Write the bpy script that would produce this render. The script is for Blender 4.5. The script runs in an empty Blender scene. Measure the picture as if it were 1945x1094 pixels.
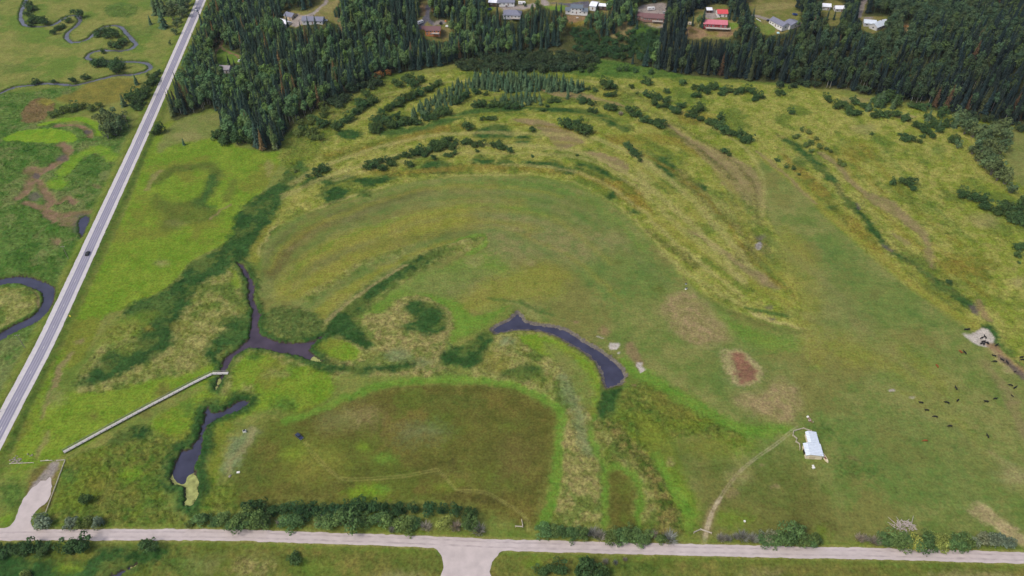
import bpy, bmesh, math, random
import numpy as np
from mathutils import Vector, Matrix
from mathutils.geometry import tessellate_polygon
R=math.radians
scene=bpy.context.scene
COL=scene.collection
# ------------------------------------------------------------------ camera, sky, sun, exposure
cam=bpy.data.cameras.new('camera');camo=bpy.data.objects.new('camera',cam);COL.objects.link(camo)
cam.sensor_width=36;cam.lens=36*1430/1945;cam.clip_start=1;cam.clip_end=20000
camo.location=(0,0,300);camo.rotation_euler=(R(90-41.5),0,0)
scene.camera=camo
SUN_EL,SUN_AZ=52,-122          # elevation, azimuth from +Y towards +X
world=bpy.data.worlds.new('World');scene.world=world;world.use_nodes=True
wn=world.node_tree;wn.nodes.clear()
sky=wn.nodes.new('ShaderNodeTexSky');sky.sky_type='NISHITA';sky.sun_disc=False
sky.sun_elevation=R(SUN_EL);sky.sun_rotation=R(SUN_AZ);sky.air_density=1.0;sky.dust_density=6.0;sky.ozone_density=1.0;sky.altitude=600
bg=wn.nodes.new('ShaderNodeBackground');bg.inputs[1].default_value=0.13
wo=wn.nodes.new('ShaderNodeOutputWorld')
wn.links.new(sky.outputs[0],bg.inputs[0]);wn.links.new(bg.outputs[0],wo.inputs[0])
sl=bpy.data.lights.new('sun','SUN');sl.energy=1.5;sl.angle=R(14);sl.color=(1,.96,.9)
so=bpy.data.objects.new('sun',sl);COL.objects.link(so)
_d=Vector((math.sin(R(SUN_AZ))*math.cos(R(SUN_EL)),math.cos(R(SUN_AZ))*math.cos(R(SUN_EL)),math.sin(R(SUN_EL))))
so.rotation_euler=_d.to_track_quat('Z','Y').to_euler()
vs=scene.view_settings;vs.view_transform='Standard';vs.look='None';vs.gamma=1;vs.use_curve_mapping=False
vs.exposure=0.40
HAZE=.000035
# ------------------------------------------------------------------ survey tables (metres; x east, y north of the drone)
def M(t):
    a=[int(q)/10 for q in t.split()];return list(zip(a[::2],a[1::2]))
FOOT=M('-3393 8966 -2893 7433 -2527 6581 -2007 5814 -1652 5814 -1272 6258 -354 6659 760 6558 1525 6237 2398 6025 3174 5675 4044 5286 5264 4642')
HIGHWAY=M('-3429 8966 -3285 7995 -3040 6310 -2866 5085 -2739 4125 -2639 3377 -2579 2895 -2547 2527 -2506 2072 -2470 1623')
GRAVEL=M('-2995 1736 -2587 1746 -2245 1753 -1784 1756 -1322 1756 -1090 1750 -626 1733 -281 1718 -29 1706 518 1691 1106 1676 1645 1664 2191 1647 2974 1623')
JUNC=M('-394 1706 -333 1691 -304 1657 -292 1611 -284 1506 -97 1506 -92 1587 -78 1637 -37 1679 28 1691 29 1721 -397 1736')
DRIVE=M('-2271 1782 -2224 1794 -2217 1836 -2230 1898 -2228 1958 -2218 1997 -2204 2009 -2195 2032 -2173 2037 -2164 2055 -2141 2020 -2123 1975 -2114 1936 -2128 1898 -2148 1860 -2144 1823 -2120 1792 -2080 1771 -2100 1741 -2239 1741')
RIVER=M('-5401 8557 -5250 8229 -5152 7995 -5079 7771 -5012 7592 -4898 7401 -4810 7317 -4682 7300 -4576 7334 -4547 7418 -4513 7557 -4446 7592 -4345 7453 -4320 7300 -4335 7153 -4291 7025 -4198 6932 -4115 6947 -4070 7025 -4064 7201 -4005 7317 -3877 7300 -3767 7153 -3648 6994 -3562 6870 -3572 6795 -3645 6735 -3777 6750 -3885 6735 -3923 6661 -3899 6575 -3831 6546 -3708 6518 -3555 6504 -3419 6504 -3305 6462 -3251 6379 -3270 6297 -3358 6243 -3496 6230 -3601 6164 -3699 6087 -3794 6036 -3899 6061 -4034 6074 -4151 6048 -4262 6010 -4323 5948 -4381 5813 -4464 5671')
RIVER2=M('-3330 3329 -3211 3400 -3104 3439 -3068 3463 -3013 3468 -2926 3449 -2846 3415 -2777 3367 -2736 3306 -2719 3228 -2727 3161 -2757 3108 -2798 3070 -2845 3019 -2870 2981 -2924 2915 -3022 2777')
FOREST_L=M('-3800 10132 -3215 7922 -3001 6581 -2820 5675 -2747 5446 -2644 5481 -2484 5630 -2288 5429 -2242 5149 -2031 5062 -1881 4947 -1769 4977 -1760 5205 -1688 5455 -1573 5630 -1467 5767 -1250 6105 -1039 6258 -675 6384 -350 6558 135 6690 430 6748 511 6943 684 9197')
FOREST_R=M('684 9197 511 6943 576 6721 717 6634 1260 6342 1525 6237 1968 6135 2406 6055 2821 5932 2979 5871 3205 5761 3417 5630 3552 5542 3769 5455 4057 5311 4678 4932 7206 9259')
GAP=M('512 6972 758 6931 826 6810 1026 6889 1360 6847 1343 6647 1247 6416 853 6525 572 6636')
PONDS={'creek_pond':M('-1720 3629 -1671 3548 -1616 3463 -1581 3377 -1547 3260 -1517 3192 -1492 3061 -1480 2956 -1506 2903 -1539 2863 -1569 2816 -1574 2777 -1558 2712 -1565 2656 -1564 2591 -1542 2580 -1535 2649 -1530 2731 -1519 2792 -1493 2855 -1444 2887 -1399 2883 -1308 2863 -1232 2847 -1139 2816 -1060 2777 -1016 2785 -1070 2832 -1114 2879 -1094 2924 -1057 2977 -1039 3023 -1076 2981 -1103 2952 -1165 2940 -1221 2932 -1296 2940 -1369 2973 -1424 3015 -1453 3095 -1448 3161 -1485 3210 -1529 3320 -1553 3415 -1598 3493 -1652 3573 -1701 3634'),
 'lower_pond':M('-1344 2513 -1378 2530 -1416 2520 -1439 2485 -1464 2451 -1514 2441 -1543 2475 -1566 2478 -1552 2417 -1546 2344 -1541 2270 -1565 2223 -1607 2198 -1608 2146 -1605 2087 -1603 2037 -1575 2012 -1517 1997 -1497 1944 -1487 1900 -1457 1887 -1438 1925 -1431 1972 -1463 2043 -1491 2087 -1504 2161 -1506 2223 -1512 2286 -1517 2344 -1495 2383 -1453 2414 -1416 2424 -1384 2451 -1353 2485'),
 'bend_pond':M('-121 3036 -83 3083 -23 3122 35 3192 83 3117 173 3087 262 3065 335 3023 404 2952 486 2883 551 2812 597 2739 611 2682 583 2631 530 2602 485 2587 477 2627 474 2686 455 2758 415 2824 364 2879 300 2936 229 2989 141 3023 37 3027 -52 3006 -102 2989'),
 'ditch_pool':M('-2910 4101 -2843 4119 -2805 3978 -2791 3865 -2848 3949'),
 'south_pond':M('-1701 1529 -1701 1566 -1673 1585 -1641 1599 -1612 1618 -1594 1630 -1595 1609 -1623 1594 -1649 1576 -1644 1529')}
WEED={'creek':M('-1563 2587 -1537 2580 -1535 2649 -1554 2679 -1567 2656'),
 'creek_tip':M('-1092 2796 -1048 2777 -1013 2785 -1057 2824 -1087 2828'),
 'lower':M('-1607 2049 -1602 2078 -1571 2037 -1536 2020 -1522 2029 -1521 2058 -1503 2078 -1488 2084 -1460 2043 -1428 1972 -1435 1922 -1456 1884 -1489 1898 -1502 1944 -1520 1992 -1579 2009'),
 'south':M('-1619 1601 -1617 1618 -1593 1632 -1593 1609')}
YARDS=[M('-2069 7142 -1963 7084 -1889 7143 -1919 7443 -1652 7430 -1662 7249 -1689 7106 -1666 6941 -1574 6922 -1565 6812 -1606 6795 -1704 6839 -1731 6743 -1804 6788 -1922 6810 -1991 6807 -2077 6857 -2173 6934 -2192 7055 -2140 7162'),
 M('-842 7442 -819 7442 -790 7227 -792 7074 -745 7014 -613 7078 -588 7015 -587 6837 -812 6810 -826 6874 -894 6899 -894 6994 -841 7049 -867 7105 -885 7264'),
 M('-248 7448 255 7446 431 7445 841 7443 821 7191 715 7119 688 7025 531 7053 501 7165 320 7244 252 7292 239 7231 101 7183 77 7088 -25 7093 -94 7192 -220 7184 -256 7244'),
 M('756 7429 855 7354 937 7296 923 7201 894 7100 843 7190 763 7202'),
 M('1242 7204 1330 7259 1387 7258 1478 7256 1454 7011 1418 6881 1360 6844 1243 6945 1178 7017 1193 7125'),
 M('1721 7082 1827 7108 1854 7192 2059 7190 2007 6941 2082 6852 2075 6754 1994 6632 1811 6661 1725 6659 1606 6686 1609 6814 1639 6885 1680 6904'),
 M('2274 7420 2762 7414 2698 7140 2716 7042 2663 6853 2677 6748 2534 6694 2490 6635 2372 6626 2271 6659 2256 6753 2212 6775 2259 7006'),
 M('2996 7321 3105 7319 3174 7230 3110 6979 2990 6742 2889 6731 2930 6902 2889 6984'),
 M('3452 7400 3487 7399 3325 7030 3264 6949 3336 6934 3474 6918 3482 6851 3384 6670 3237 6559 3144 6662 3229 6816 3210 6923 3287 7100'),
 M('3557 6757 3637 6769 3634 6704 3579 6590 3523 6655'),
 M('-2789 6978 -2743 6896 -2726 6816 -2632 6724 -2490 6608 -2446 6483 -2535 6434 -2493 6266 -2557 6266 -2648 6434 -2726 6533 -2764 6698 -2775 6870')]
REGIONS=[('P','farmeadow',M('-10381 10807 -3895 10807 -3269 7707 -3139 6258 -3275 5767 -3709 5957 -4139 6006 -4466 5767 -5793 4857'),6,1,1,None),
 ('P','marsh',M('-6439 5165 -4491 5814 -4092 5909 -3776 6006 -3648 5814 -3981 5675 -3728 5412 -3246 5370 -3068 5455 -2941 4857 -2839 4186 -2714 3425 -2634 2739 -2570 2192 -3464 1552'),6,1,1,None),
 ('P','ochre',M('-3835 5765 -3717 5910 -3652 6087 -3542 6164 -3295 6138 -3177 6010 -3257 5886 -3306 5718 -3465 5694 -3623 5694'),3,1,1,None),
 ('P','brownhill',M('-3961 5444 -4016 5602 -3994 5765 -3925 5789 -3814 5694 -3762 5556 -3787 5422 -3864 5379'),2,1,1,None),
 ('P','ochre',M('-3832 5721 -3826 5684 -3846 5660 -3884 5660 -3925 5684 -3954 5721 -3961 5759 -3941 5783 -3903 5783 -3861 5759'),3,1,1,None),
 ('P','brightlime',M('-3942 5127 -3824 5272 -3589 5272 -3424 5188 -3359 5086 -3496 5066 -3734 5086'),2,1,1,None),
 ('S','brightlime',M('-3757 5357 -3624 5422 -3471 5444 -3325 5357 -3222 5209'),2,1,1,None,6),
 ('S','brightlime',M('-3258 4642 -3236 4857 -3144 4970 -2980 4857'),4,0.8,1,None,10),
 ('P','brightlime',M('-3152 4506 -3149 4463 -3178 4436 -3228 4436 -3281 4463 -3317 4506 -3321 4549 -3292 4577 -3241 4577 -3187 4549'),5,0.8,1,None),
 ('P','greentall',M('-3572 4970 -3565 4925 -3587 4898 -3631 4898 -3680 4925 -3715 4970 -3724 5015 -3701 5043 -3656 5043 -3607 5015'),4,1,1,None),
 ('P','greentall',M('-3043 3783 -3023 3689 -3062 3632 -3144 3632 -3238 3689 -3312 3783 -3336 3880 -3298 3941 -3213 3941 -3115 3880'),8,0.7,1,None),
 ('P','greentall',M('-3000 4713 -2995 4655 -3028 4619 -3087 4619 -3149 4655 -3193 4713 -3200 4772 -3167 4808 -3106 4808 -3042 4772'),5,0.7,1,None),
 ('P','greentall',M('-4262 6363 -4269 6301 -4344 6263 -4459 6263 -4572 6301 -4640 6363 -4636 6426 -4561 6465 -4443 6465 -4328 6426'),8,0.4,1,None),
 ('P','greentall',M('-3839 7707 -3833 7592 -3900 7523 -4015 7523 -4137 7592 -4219 7707 -4230 7823 -4163 7897 -4043 7897 -3919 7823'),6,0.7,1,None),
 ('P','greentall',M('-3410 7174 -3423 7086 -3519 7032 -3660 7032 -3795 7086 -3874 7174 -3864 7264 -3769 7320 -3623 7320 -3486 7264'),6,0.4,1,None),
 ('S','mud',M('-3606 5328 -3538 5344 -3438 5328 -3328 5245 -3278 5165'),2,1,1,None,5),
 ('S','mud',M('-3446 5046 -3347 4932 -3337 4821 -3386 4713 -3449 4642 -3445 4539 -3411 4407 -3424 4342'),2.5,1,1,None,7),
 ('S','mud',M('-3381 4539 -3282 4407 -3186 4279 -3197 4186 -3062 4125 -2969 4155 -2880 4155'),2.5,1,1,None,6),
 ('S','mud',M('-3132 4279 -3087 4342 -3023 4279'),2,1,1,None,5),
 ('S','mud',M('-3350 4279 -3197 4186 -3071 4065'),2,1,1,None,5),
 ('P','mud',M('-3400 4677 -3401 4644 -3434 4624 -3485 4624 -3537 4644 -3569 4677 -3569 4711 -3537 4731 -3484 4731 -3432 4711'),3,1,1,None),
 ('P','mud',M('-2909 3837 -2906 3815 -2920 3801 -2945 3801 -2972 3815 -2990 3837 -2993 3860 -2979 3874 -2953 3874 -2927 3860'),3,0.8,1,None),
 ('P','mud',M('-2902 4472 -2901 4453 -2915 4441 -2938 4441 -2961 4453 -2977 4472 -2978 4492 -2964 4504 -2941 4504 -2917 4492'),2,0.6,1,None),
 ('P','mud',M('-2888 4065 -2885 4024 -2912 3999 -2959 3999 -3009 4024 -3042 4065 -3047 4107 -3019 4133 -2971 4133 -2921 4107'),4,0.8,1,None),
 ('P','wetmud',M('-3420 4622 -3416 4601 -3423 4589 -3439 4589 -3459 4601 -3473 4622 -3478 4642 -3471 4655 -3454 4655 -3435 4642'),1.5,1,1,None),
 ('P','wetmud',M('-3285 4342 -3278 4312 -3287 4294 -3310 4294 -3337 4312 -3358 4342 -3366 4372 -3356 4391 -3334 4391 -3306 4372'),3,0.8,1,None),
 ('P','wetmud',M('-3307 4857 -3302 4827 -3318 4809 -3347 4809 -3378 4827 -3401 4857 -3406 4888 -3391 4907 -3361 4907 -3329 4888'),3,0.8,1,None),
 ('P','wetmud',M('-2808 4036 -2790 3968 -2801 3927 -2835 3927 -2880 3968 -2921 4036 -2940 4106 -2931 4149 -2895 4149 -2848 4106'),4,0.6,1,None),
 ('P','wetmud',M('-3305 5229 -3301 5205 -3309 5191 -3327 5191 -3347 5205 -3363 5229 -3368 5253 -3359 5268 -3341 5268 -3321 5253'),1.5,1,1,None),
 ('P','tallgrass',M('-3211 3400 -3045 3386 -2934 3386 -2828 3329 -2779 3237 -2803 3148 -2862 3083 -3008 3019'),2,1,1,None),
 ('S','mud',M('-2932 3415 -2852 3367 -2791 3283 -2762 3201'),1,0.8,1,None,2),
 ('S','verge',M('-3429 8966 -3285 7995 -2866 5085 -2639 3377 -2547 2527 -2470 1623'),4,1,0,None,21),
 ('S','vergedark',M('-2826 5370 -2723 4642 -2666 4065 -2587 3425 -2525 2936 -2473 2520 -2433 2223'),2,0.8,0,None,4),
 ('P','lime',M('-2782 5245 -2665 5455 -2374 5550 -2226 5328 -2154 5070 -1967 4970 -1733 4909 -1735 4539 -1752 4426 -1808 4216 -1814 3848 -1934 3740 -2014 3624 -2061 3425 -2111 3339 -2262 3201 -2347 3148 -2337 2977 -2340 2777 -2430 2664 -2331 2223 -2337 2131 -2387 2131 -2440 2451 -2478 2895 -2543 3473 -2624 4186'),2,1,0,None),
 ('P','duskgrass',M('-2662 5446 -2374 5550 -2211 5245 -2340 5149 -2591 5046 -2672 4932 -2727 5205'),4,0.8,1,None),
 ('P','tan',M('-2406 5165 -2415 5118 -2467 5089 -2542 5089 -2612 5118 -2652 5165 -2644 5212 -2592 5241 -2515 5241 -2444 5212'),5,0.35,1,None),
 ('S','darkgrass',M('-2534 4539 -2474 4699 -2348 4727 -2239 4748 -2157 4642 -2135 4492 -2140 4361 -2170 4279'),5,0.85,1,None,9),
 ('S','darkgreen',M('-2158 4608 -2134 4439 -2143 4310 -2180 4279 -2060 4216'),4,0.9,1,None,6),
 ('P','darkgrass',M('-2512 4374 -2380 4310 -2188 4279 -2060 4216 -1962 4125 -2050 4065 -2181 4036 -2257 3949 -2329 4007 -2334 4125 -2456 4216'),6,0.75,1,None),
 ('S','darkgrass',M('-1987 4539 -1969 4407 -1979 4310'),4,0.7,1,None,6),
 ('S','dirtgrass',M('-2024 4095 -1994 4173 -1928 4260'),1,0.8,1,None,2.2),
 ('S','dirtgrass',M('-2568 4426 -2584 4573 -2563 4677'),2,0.6,1,None,4),
 ('P','tan',M('-1761 4713 -1750 4647 -1752 4606 -1766 4606 -1787 4647 -1808 4713 -1820 4780 -1818 4822 -1804 4822 -1782 4780'),5,0.5,1,None),
 ('P','tan',M('-2132 3624 -2135 3603 -2157 3590 -2189 3590 -2220 3603 -2238 3624 -2235 3645 -2213 3659 -2181 3659 -2150 3645'),5,0.5,1,None),
 ('P','tan',M('-2164 4036 -2170 4015 -2201 4003 -2244 4003 -2283 4015 -2304 4036 -2298 4057 -2267 4070 -2223 4070 -2184 4057'),5,0.25,1,None),
 ('P','lime',M('-2362 2131 -2364 2520 -2129 2609 -1899 2739 -1669 2816 -1575 2739 -1584 2627 -1759 2573 -1919 2417 -2044 2270 -2151 2192 -2194 2146'),4,1,1,None),
 ('P','lime',M('-1578 2609 -1534 2417 -1549 2254 -1646 2238 -1740 2286 -1801 2383 -1729 2485'),4,1,1,None),
 ('P','darkgreen',M('-1614 2468 -1610 2432 -1625 2410 -1651 2410 -1679 2432 -1699 2468 -1703 2504 -1689 2527 -1662 2527 -1633 2504'),6,0.6,1,None),
 ('P','brownstain',M('-1781 2591 -1780 2566 -1794 2550 -1818 2550 -1842 2566 -1858 2591 -1860 2616 -1846 2632 -1822 2632 -1797 2616'),5,0.7,1,None),
 ('P','brownstain',M('-2078 2417 -2078 2403 -2087 2395 -2104 2395 -2121 2403 -2131 2417 -2132 2431 -2122 2439 -2106 2439 -2089 2431'),4,0.6,1,None),
 ('P','brownstain',M('-1816 2434 -1820 2422 -1839 2415 -1865 2415 -1889 2422 -1901 2434 -1898 2446 -1879 2453 -1853 2453 -1828 2446'),3,0.7,1,None),
 ('S','dirtgrass',M('-2413 2627 -2414 2739 -2408 2855'),2,0.9,1,None,4),
 ('P','dirtgrass',M('-2382 2944 -2383 2934 -2392 2928 -2406 2928 -2421 2934 -2429 2944 -2429 2954 -2420 2960 -2405 2960 -2391 2954'),2,0.8,1,None),
 ('S','dirtgrass',M('-2357 2400 -2397 2520 -2424 2627'),1.5,0.6,1,None,1.6),
 ('P','tan',M('-2302 2520 -2299 2491 -2315 2474 -2345 2474 -2377 2491 -2400 2520 -2404 2549 -2387 2567 -2357 2567 -2324 2549'),6,0.4,1,None),
 ('P','tallgrass',M('-2274 3040 -2157 3126 -2046 3425 -1948 3624 -1751 3624 -1645 3473 -1566 3237 -1549 3061 -1629 2777 -1796 2682 -2115 2573 -2279 2573 -2285 2816'),3,1,1,None),
 ('P','lime',M('-1744 3598 -1661 3473 -1619 3400 -1635 3377 -1709 3473'),2,0.8,1,None),
 ('P','cattail',M('-1579 4872 -1479 4727 -1479 4506 -1530 4361 -1538 4216 -1543 4036 -1579 3893 -1617 3772 -1661 3681 -1722 3640 -1762 3548 -1834 3463 -1884 3396 -1872 3260 -1907 3148 -1910 3040 -1887 2936 -1900 2863 -1944 2785 -2062 2720 -2158 2645 -2207 2609 -2270 2616 -2271 2682 -2240 2777 -2183 2847 -2115 2936 -2078 2977 -2131 3095 -2168 3139 -2254 3104 -2258 3192 -2108 3329 -2046 3425 -1994 3614 -1927 3718 -1848 3848 -1837 3995 -1861 4173 -1770 4348 -1675 4492 -1622 4713'),3,1,1,None),
 ('P','cattail_lite',M('-2254 3126 -2104 3320 -2014 3329 -1989 3148 -2058 3061 -2140 3095'),4,0.8,1,None),
 ('P','tallgrass',M('-2061 2915 -2058 2868 -2084 2839 -2131 2839 -2179 2868 -2213 2915 -2217 2964 -2191 2994 -2143 2994 -2093 2964'),3,1,1,None),
 ('P','tallgrass',M('-1824 3283 -1827 3261 -1847 3248 -1878 3248 -1907 3261 -1923 3283 -1921 3305 -1900 3318 -1869 3318 -1840 3305'),4,0.5,1,None),
 ('P','ochre',M('-2028 3027 -2026 3012 -2032 3003 -2043 3003 -2055 3012 -2064 3027 -2066 3042 -2060 3051 -2049 3051 -2037 3042'),3,0.8,1,None),
 ('P','ochre',M('-1833 3040 -1835 3015 -1857 3000 -1889 3000 -1921 3015 -1940 3040 -1938 3065 -1916 3080 -1883 3080 -1851 3065'),4,0.5,1,None),
 ('P','tallgrass',M('-2189 2777 -2191 2759 -2212 2748 -2244 2748 -2274 2759 -2291 2777 -2289 2795 -2268 2807 -2236 2807 -2206 2795'),4,0.6,1,None),
 ('P','tallgrass',M('-1886 2832 -1891 2820 -1911 2813 -1940 2813 -1965 2820 -1978 2832 -1974 2843 -1953 2850 -1925 2850 -1899 2843'),3,0.5,1,None),
 ('P','lime',M('-2116 2977 -2044 3148 -2120 3192 -2281 3095 -2308 2977 -2289 2895'),5,0.5,1,None),
 ('P','cattail',M('-1669 3129 -1563 3140 -1491 3073 -1469 2976 -1494 2913 -1590 2856 -1566 2722 -1609 2722 -1684 2861 -1652 2965 -1591 3019'),2,1,1,None),
 ('P','cattail_lite',M('-1541 2977 -1542 2960 -1554 2949 -1572 2949 -1590 2960 -1600 2977 -1599 2994 -1587 3005 -1569 3005 -1551 2994'),3,0.8,1,None),
 ('P','cattail',M('-1980 2238 -1927 2302 -1846 2328 -1785 2318 -1795 2238 -1814 2174 -1886 2164 -1935 2192'),2,1,1,None),
 ('P','roughgreen',M('-2138 2161 -1973 2223 -1734 2270 -1641 2223 -1640 2072 -1569 1903 -1498 1797 -2075 1784 -2083 1903 -2124 2131'),4,1,1,None),
 ('P','ochre',M('-1838 2014 -1840 1991 -1866 1977 -1905 1977 -1943 1991 -1965 2014 -1962 2038 -1937 2053 -1897 2053 -1859 2038'),6,0.6,1,None),
 ('P','ochre',M('-1677 1944 -1680 1918 -1705 1903 -1743 1903 -1781 1918 -1803 1944 -1801 1970 -1776 1987 -1737 1987 -1699 1970'),6,0.4,1,None),
 ('P','brightlime',M('-1741 2058 -1744 2037 -1766 2025 -1799 2025 -1831 2037 -1850 2058 -1847 2078 -1825 2091 -1791 2091 -1759 2078'),6,0.7,1,None),
 ('P','ochre',M('-1961 2143 -1964 2133 -1978 2126 -2000 2126 -2020 2133 -2031 2143 -2029 2154 -2014 2161 -1993 2161 -1972 2154'),3,0.7,1,None),
 ('P','ochre',M('-2044 2161 -2046 2153 -2059 2147 -2078 2147 -2095 2153 -2105 2161 -2103 2170 -2090 2176 -2071 2176 -2054 2170'),3,0.5,1,None),
 ('P','greentall',M('-1567 1903 -1571 1881 -1597 1867 -1635 1867 -1671 1881 -1691 1903 -1688 1926 -1661 1940 -1623 1940 -1587 1926'),6,0.5,1,None),
 ('P','greentall',M('-2032 2058 -2029 2034 -2039 2019 -2061 2019 -2084 2034 -2101 2058 -2105 2082 -2095 2097 -2073 2097 -2049 2082'),4,0.7,1,None),
 ('P','brightlime',M('-2284 2072 -2278 2041 -2293 2023 -2324 2023 -2358 2041 -2383 2072 -2389 2103 -2373 2123 -2343 2123 -2308 2103'),6,0.4,1,None),
 ('P','greentall',M('-2238 1958 -2231 1919 -2251 1896 -2289 1896 -2332 1919 -2364 1958 -2372 1998 -2353 2023 -2313 2023 -2269 1998'),6,0.8,1,None),
 ('P','brightlime',M('-2229 1823 -2227 1808 -2236 1798 -2253 1798 -2272 1808 -2285 1823 -2288 1839 -2278 1848 -2261 1848 -2242 1839'),4,0.7,1,None),
 ('P','tallgrass',M('-1431 2895 -1532 2739 -1507 2555 -1376 2573 -1226 2520 -1003 2485 -926 2664 -775 2777 -568 2977 -666 3329 -865 3192 -981 2977 -1060 2777'),4,1,1,None),
 ('P','lime',M('-1504 2739 -1419 2847 -1296 2816 -1165 2739 -996 2739 -917 2609 -976 2485 -1096 2417 -1214 2468 -1335 2417 -1379 2383 -1467 2417 -1497 2520 -1373 2562 -1316 2555 -1362 2627 -1458 2573'),4,1,1,None),
 ('P','greentall',M('-1362 2816 -1364 2798 -1379 2786 -1400 2786 -1420 2798 -1431 2816 -1429 2834 -1415 2846 -1394 2846 -1373 2834'),3,0.8,1,None),
 ('P','greentall',M('-1094 2485 -1101 2457 -1132 2439 -1175 2439 -1214 2457 -1234 2485 -1228 2514 -1196 2531 -1153 2531 -1114 2514'),7,0.7,1,None),
 ('P','tallgrass',M('-1171 2701 -1180 2679 -1211 2666 -1254 2666 -1292 2679 -1311 2701 -1303 2723 -1271 2737 -1228 2737 -1189 2723'),5,0.7,1,None),
 ('P','cattail_lite',M('-1293 2527 -1296 2510 -1312 2500 -1336 2500 -1357 2510 -1369 2527 -1366 2543 -1350 2554 -1326 2554 -1304 2543'),2,1,1,None),
 ('P','pasture',M('-1586 3756 -1569 3893 -1458 4095 -1268 4216 -1003 4374 -688 4539 -389 4587 -85 4601 180 4587 402 4492 579 4361 725 4186 825 3978 906 3810 986 3676 1055 3498 1120 3329 1227 3237 1360 3148 1517 3053 1663 3040 1716 3192 1722 3329 1723 3523 1745 3783 1728 3949 1728 4186 1805 4608 1851 4857 1896 4770 2025 4407 2129 4036 2235 3740 2338 3483 2445 3274 2505 3126 2596 3027 2657 2936 2709 2664 3286 2072 2990 1647 2216 1696 847 1746 829 1903 806 2192 779 2520 689 2664 617 2758 376 2977 83 3135 -38 3224 -220 3148 -400 3329 -666 3329 -889 3148 -1018 3192 -1242 3095 -1429 3183 -1506 3329 -1557 3573'),2,1,0,None),
 ('P','duskfield',M('-1563 3729 -1517 3893 -1323 4125 -996 4323 -681 4472 -529 4439 -768 4247 -1029 4065 -1150 3949 -1256 3783 -1356 3624 -1420 3473 -1472 3425 -1535 3573'),6,0.9,1,None),
 ('S','brownstain',M('-1486 3548 -1467 3676 -1402 3837 -1323 3949 -1200 4036'),6,0.8,1,None,9),
 ('P','yellowgrass',M('-1383 3523 -1256 3783 -1081 3949 -818 4065 -618 4186 -334 4247 -255 4065 -424 3949 -654 3837 -903 3676 -1067 3473 -1199 3329 -1345 3283 -1418 3329'),8,0.85,1,None),
 ('S','duskfield',M('-1324 3473 -1164 3650 -919 3783 -591 3893 -320 3949'),6,0.7,1,None,8),
 ('S','tallgrass',M('-1199 3329 -1118 3400 -1011 3523 -896 3624 -774 3702 -712 3740'),3,0.9,1,None,8),
 ('P','yellowgrass',M('-1141 3192 -1046 3353 -882 3523 -705 3676 -484 3837 -350 3865 -577 3729 -758 3573 -896 3400 -1022 3215 -1097 3126'),4,0.8,1,None),
 ('P','brightgrass',M('-889 3148 -785 3283 -674 3400 -558 3523 -401 3598 -209 3729 -42 3783 -40 3523 -233 3473 -447 3329 -661 3283 -821 3095'),5,0.7,1,None),
 ('P','duskgrass',M('-642 3400 -463 3548 -237 3598 -73 3523 -133 3329 -317 3260 -538 3306'),10,0.6,1,None),
 ('P','tanpasture',M('-253 4007 -45 4186 238 4065 510 3949 746 3893 688 3676 419 3624 157 3676 -108 3676'),14,0.9,1,None),
 ('P','greenpasture',M('-47 4539 291 4506 538 4310 730 4065 780 3893 515 4007 98 4125 -119 4310'),10,0.8,1,None),
 ('P','greenpasture',M('700 3783 887 3676 1011 3425 856 3237 645 3283 470 3425 416 3573'),12,0.8,1,None),
 ('P','yellowgrass',M('-40 3523 222 3624 348 3523 274 3329 86 3283 -39 3260 -281 3148 -375 3192 -229 3377'),12,0.7,1,None),
 ('P','yellowgrass',M('118 4279 97 4235 42 4208 -24 4208 -79 4235 -100 4279 -80 4323 -25 4351 43 4351 98 4323'),8,0.6,1,None),
 ('P','yellowgrass',M('-154 4279 -188 4242 -277 4219 -389 4219 -480 4242 -517 4279 -485 4316 -395 4339 -282 4339 -190 4316'),8,0.5,1,None),
 ('P','tan',M('-157 3650 -169 3620 -201 3601 -241 3601 -275 3620 -289 3650 -278 3681 -245 3700 -204 3700 -170 3681'),6,0.5,1,None),
 ('P','tan',M('150 3624 144 3606 131 3595 115 3595 102 3606 97 3624 102 3642 116 3654 132 3654 145 3642'),4,0.6,1,None),
 ('P','brownstain',M('139 3910 134 3896 120 3888 103 3888 89 3896 84 3910 90 3923 104 3931 121 3931 134 3923'),3,0.6,1,None),
 ('P','darkgrass',M('694 3640 688 3627 674 3620 657 3620 645 3627 641 3640 647 3652 661 3659 678 3659 690 3652'),4,0.7,1,None),
 ('P','darkgrass',M('921 3377 910 3363 887 3354 860 3354 839 3363 832 3377 843 3391 866 3399 894 3399 914 3391'),3,0.8,1,None),
 ('P','tan',M('347 3740 342 3727 332 3719 319 3719 310 3727 306 3740 311 3752 321 3760 334 3760 343 3752'),2,0.6,1,None),
 ('P','brightgrass',M('-816 3061 -712 3192 -602 3320 -447 3329 -317 3260 -220 3148 -115 3192 -38 3224 -128 3095 -273 2977 -359 2936 -354 3104 -409 3237 -538 3306 -656 3237 -704 3126'),4,0.85,1,None),
 ('P','tallgrass',M('-208 3915 -162 3865 -184 3783 -309 3718 -422 3666 -499 3598 -619 3483 -717 3367 -838 3215 -941 3095 -1049 3027 -1098 3053 -1018 3192 -891 3367 -752 3523 -605 3676 -447 3793 -316 3865'),2,1,1,None),
 ('P','brightgrass',M('-233 3927 -174 3927 -165 3826 -193 3761 -308 3697 -179 3865 -316 3865 -431 3793 -317 3893'),1.5,0.8,1,None),
 ('P','cattail',M('-494 3745 -410 3729 -445 3666 -517 3614 -607 3523 -721 3400 -801 3283 -856 3170 -902 3117 -868 3053 -798 2977 -779 2928 -820 2887 -882 2915 -948 2956 -1021 2956 -1063 2977 -1053 3083 -1035 3148 -964 3237 -889 3353 -781 3498 -666 3624 -574 3697'),1.5,1,1,None),
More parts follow.
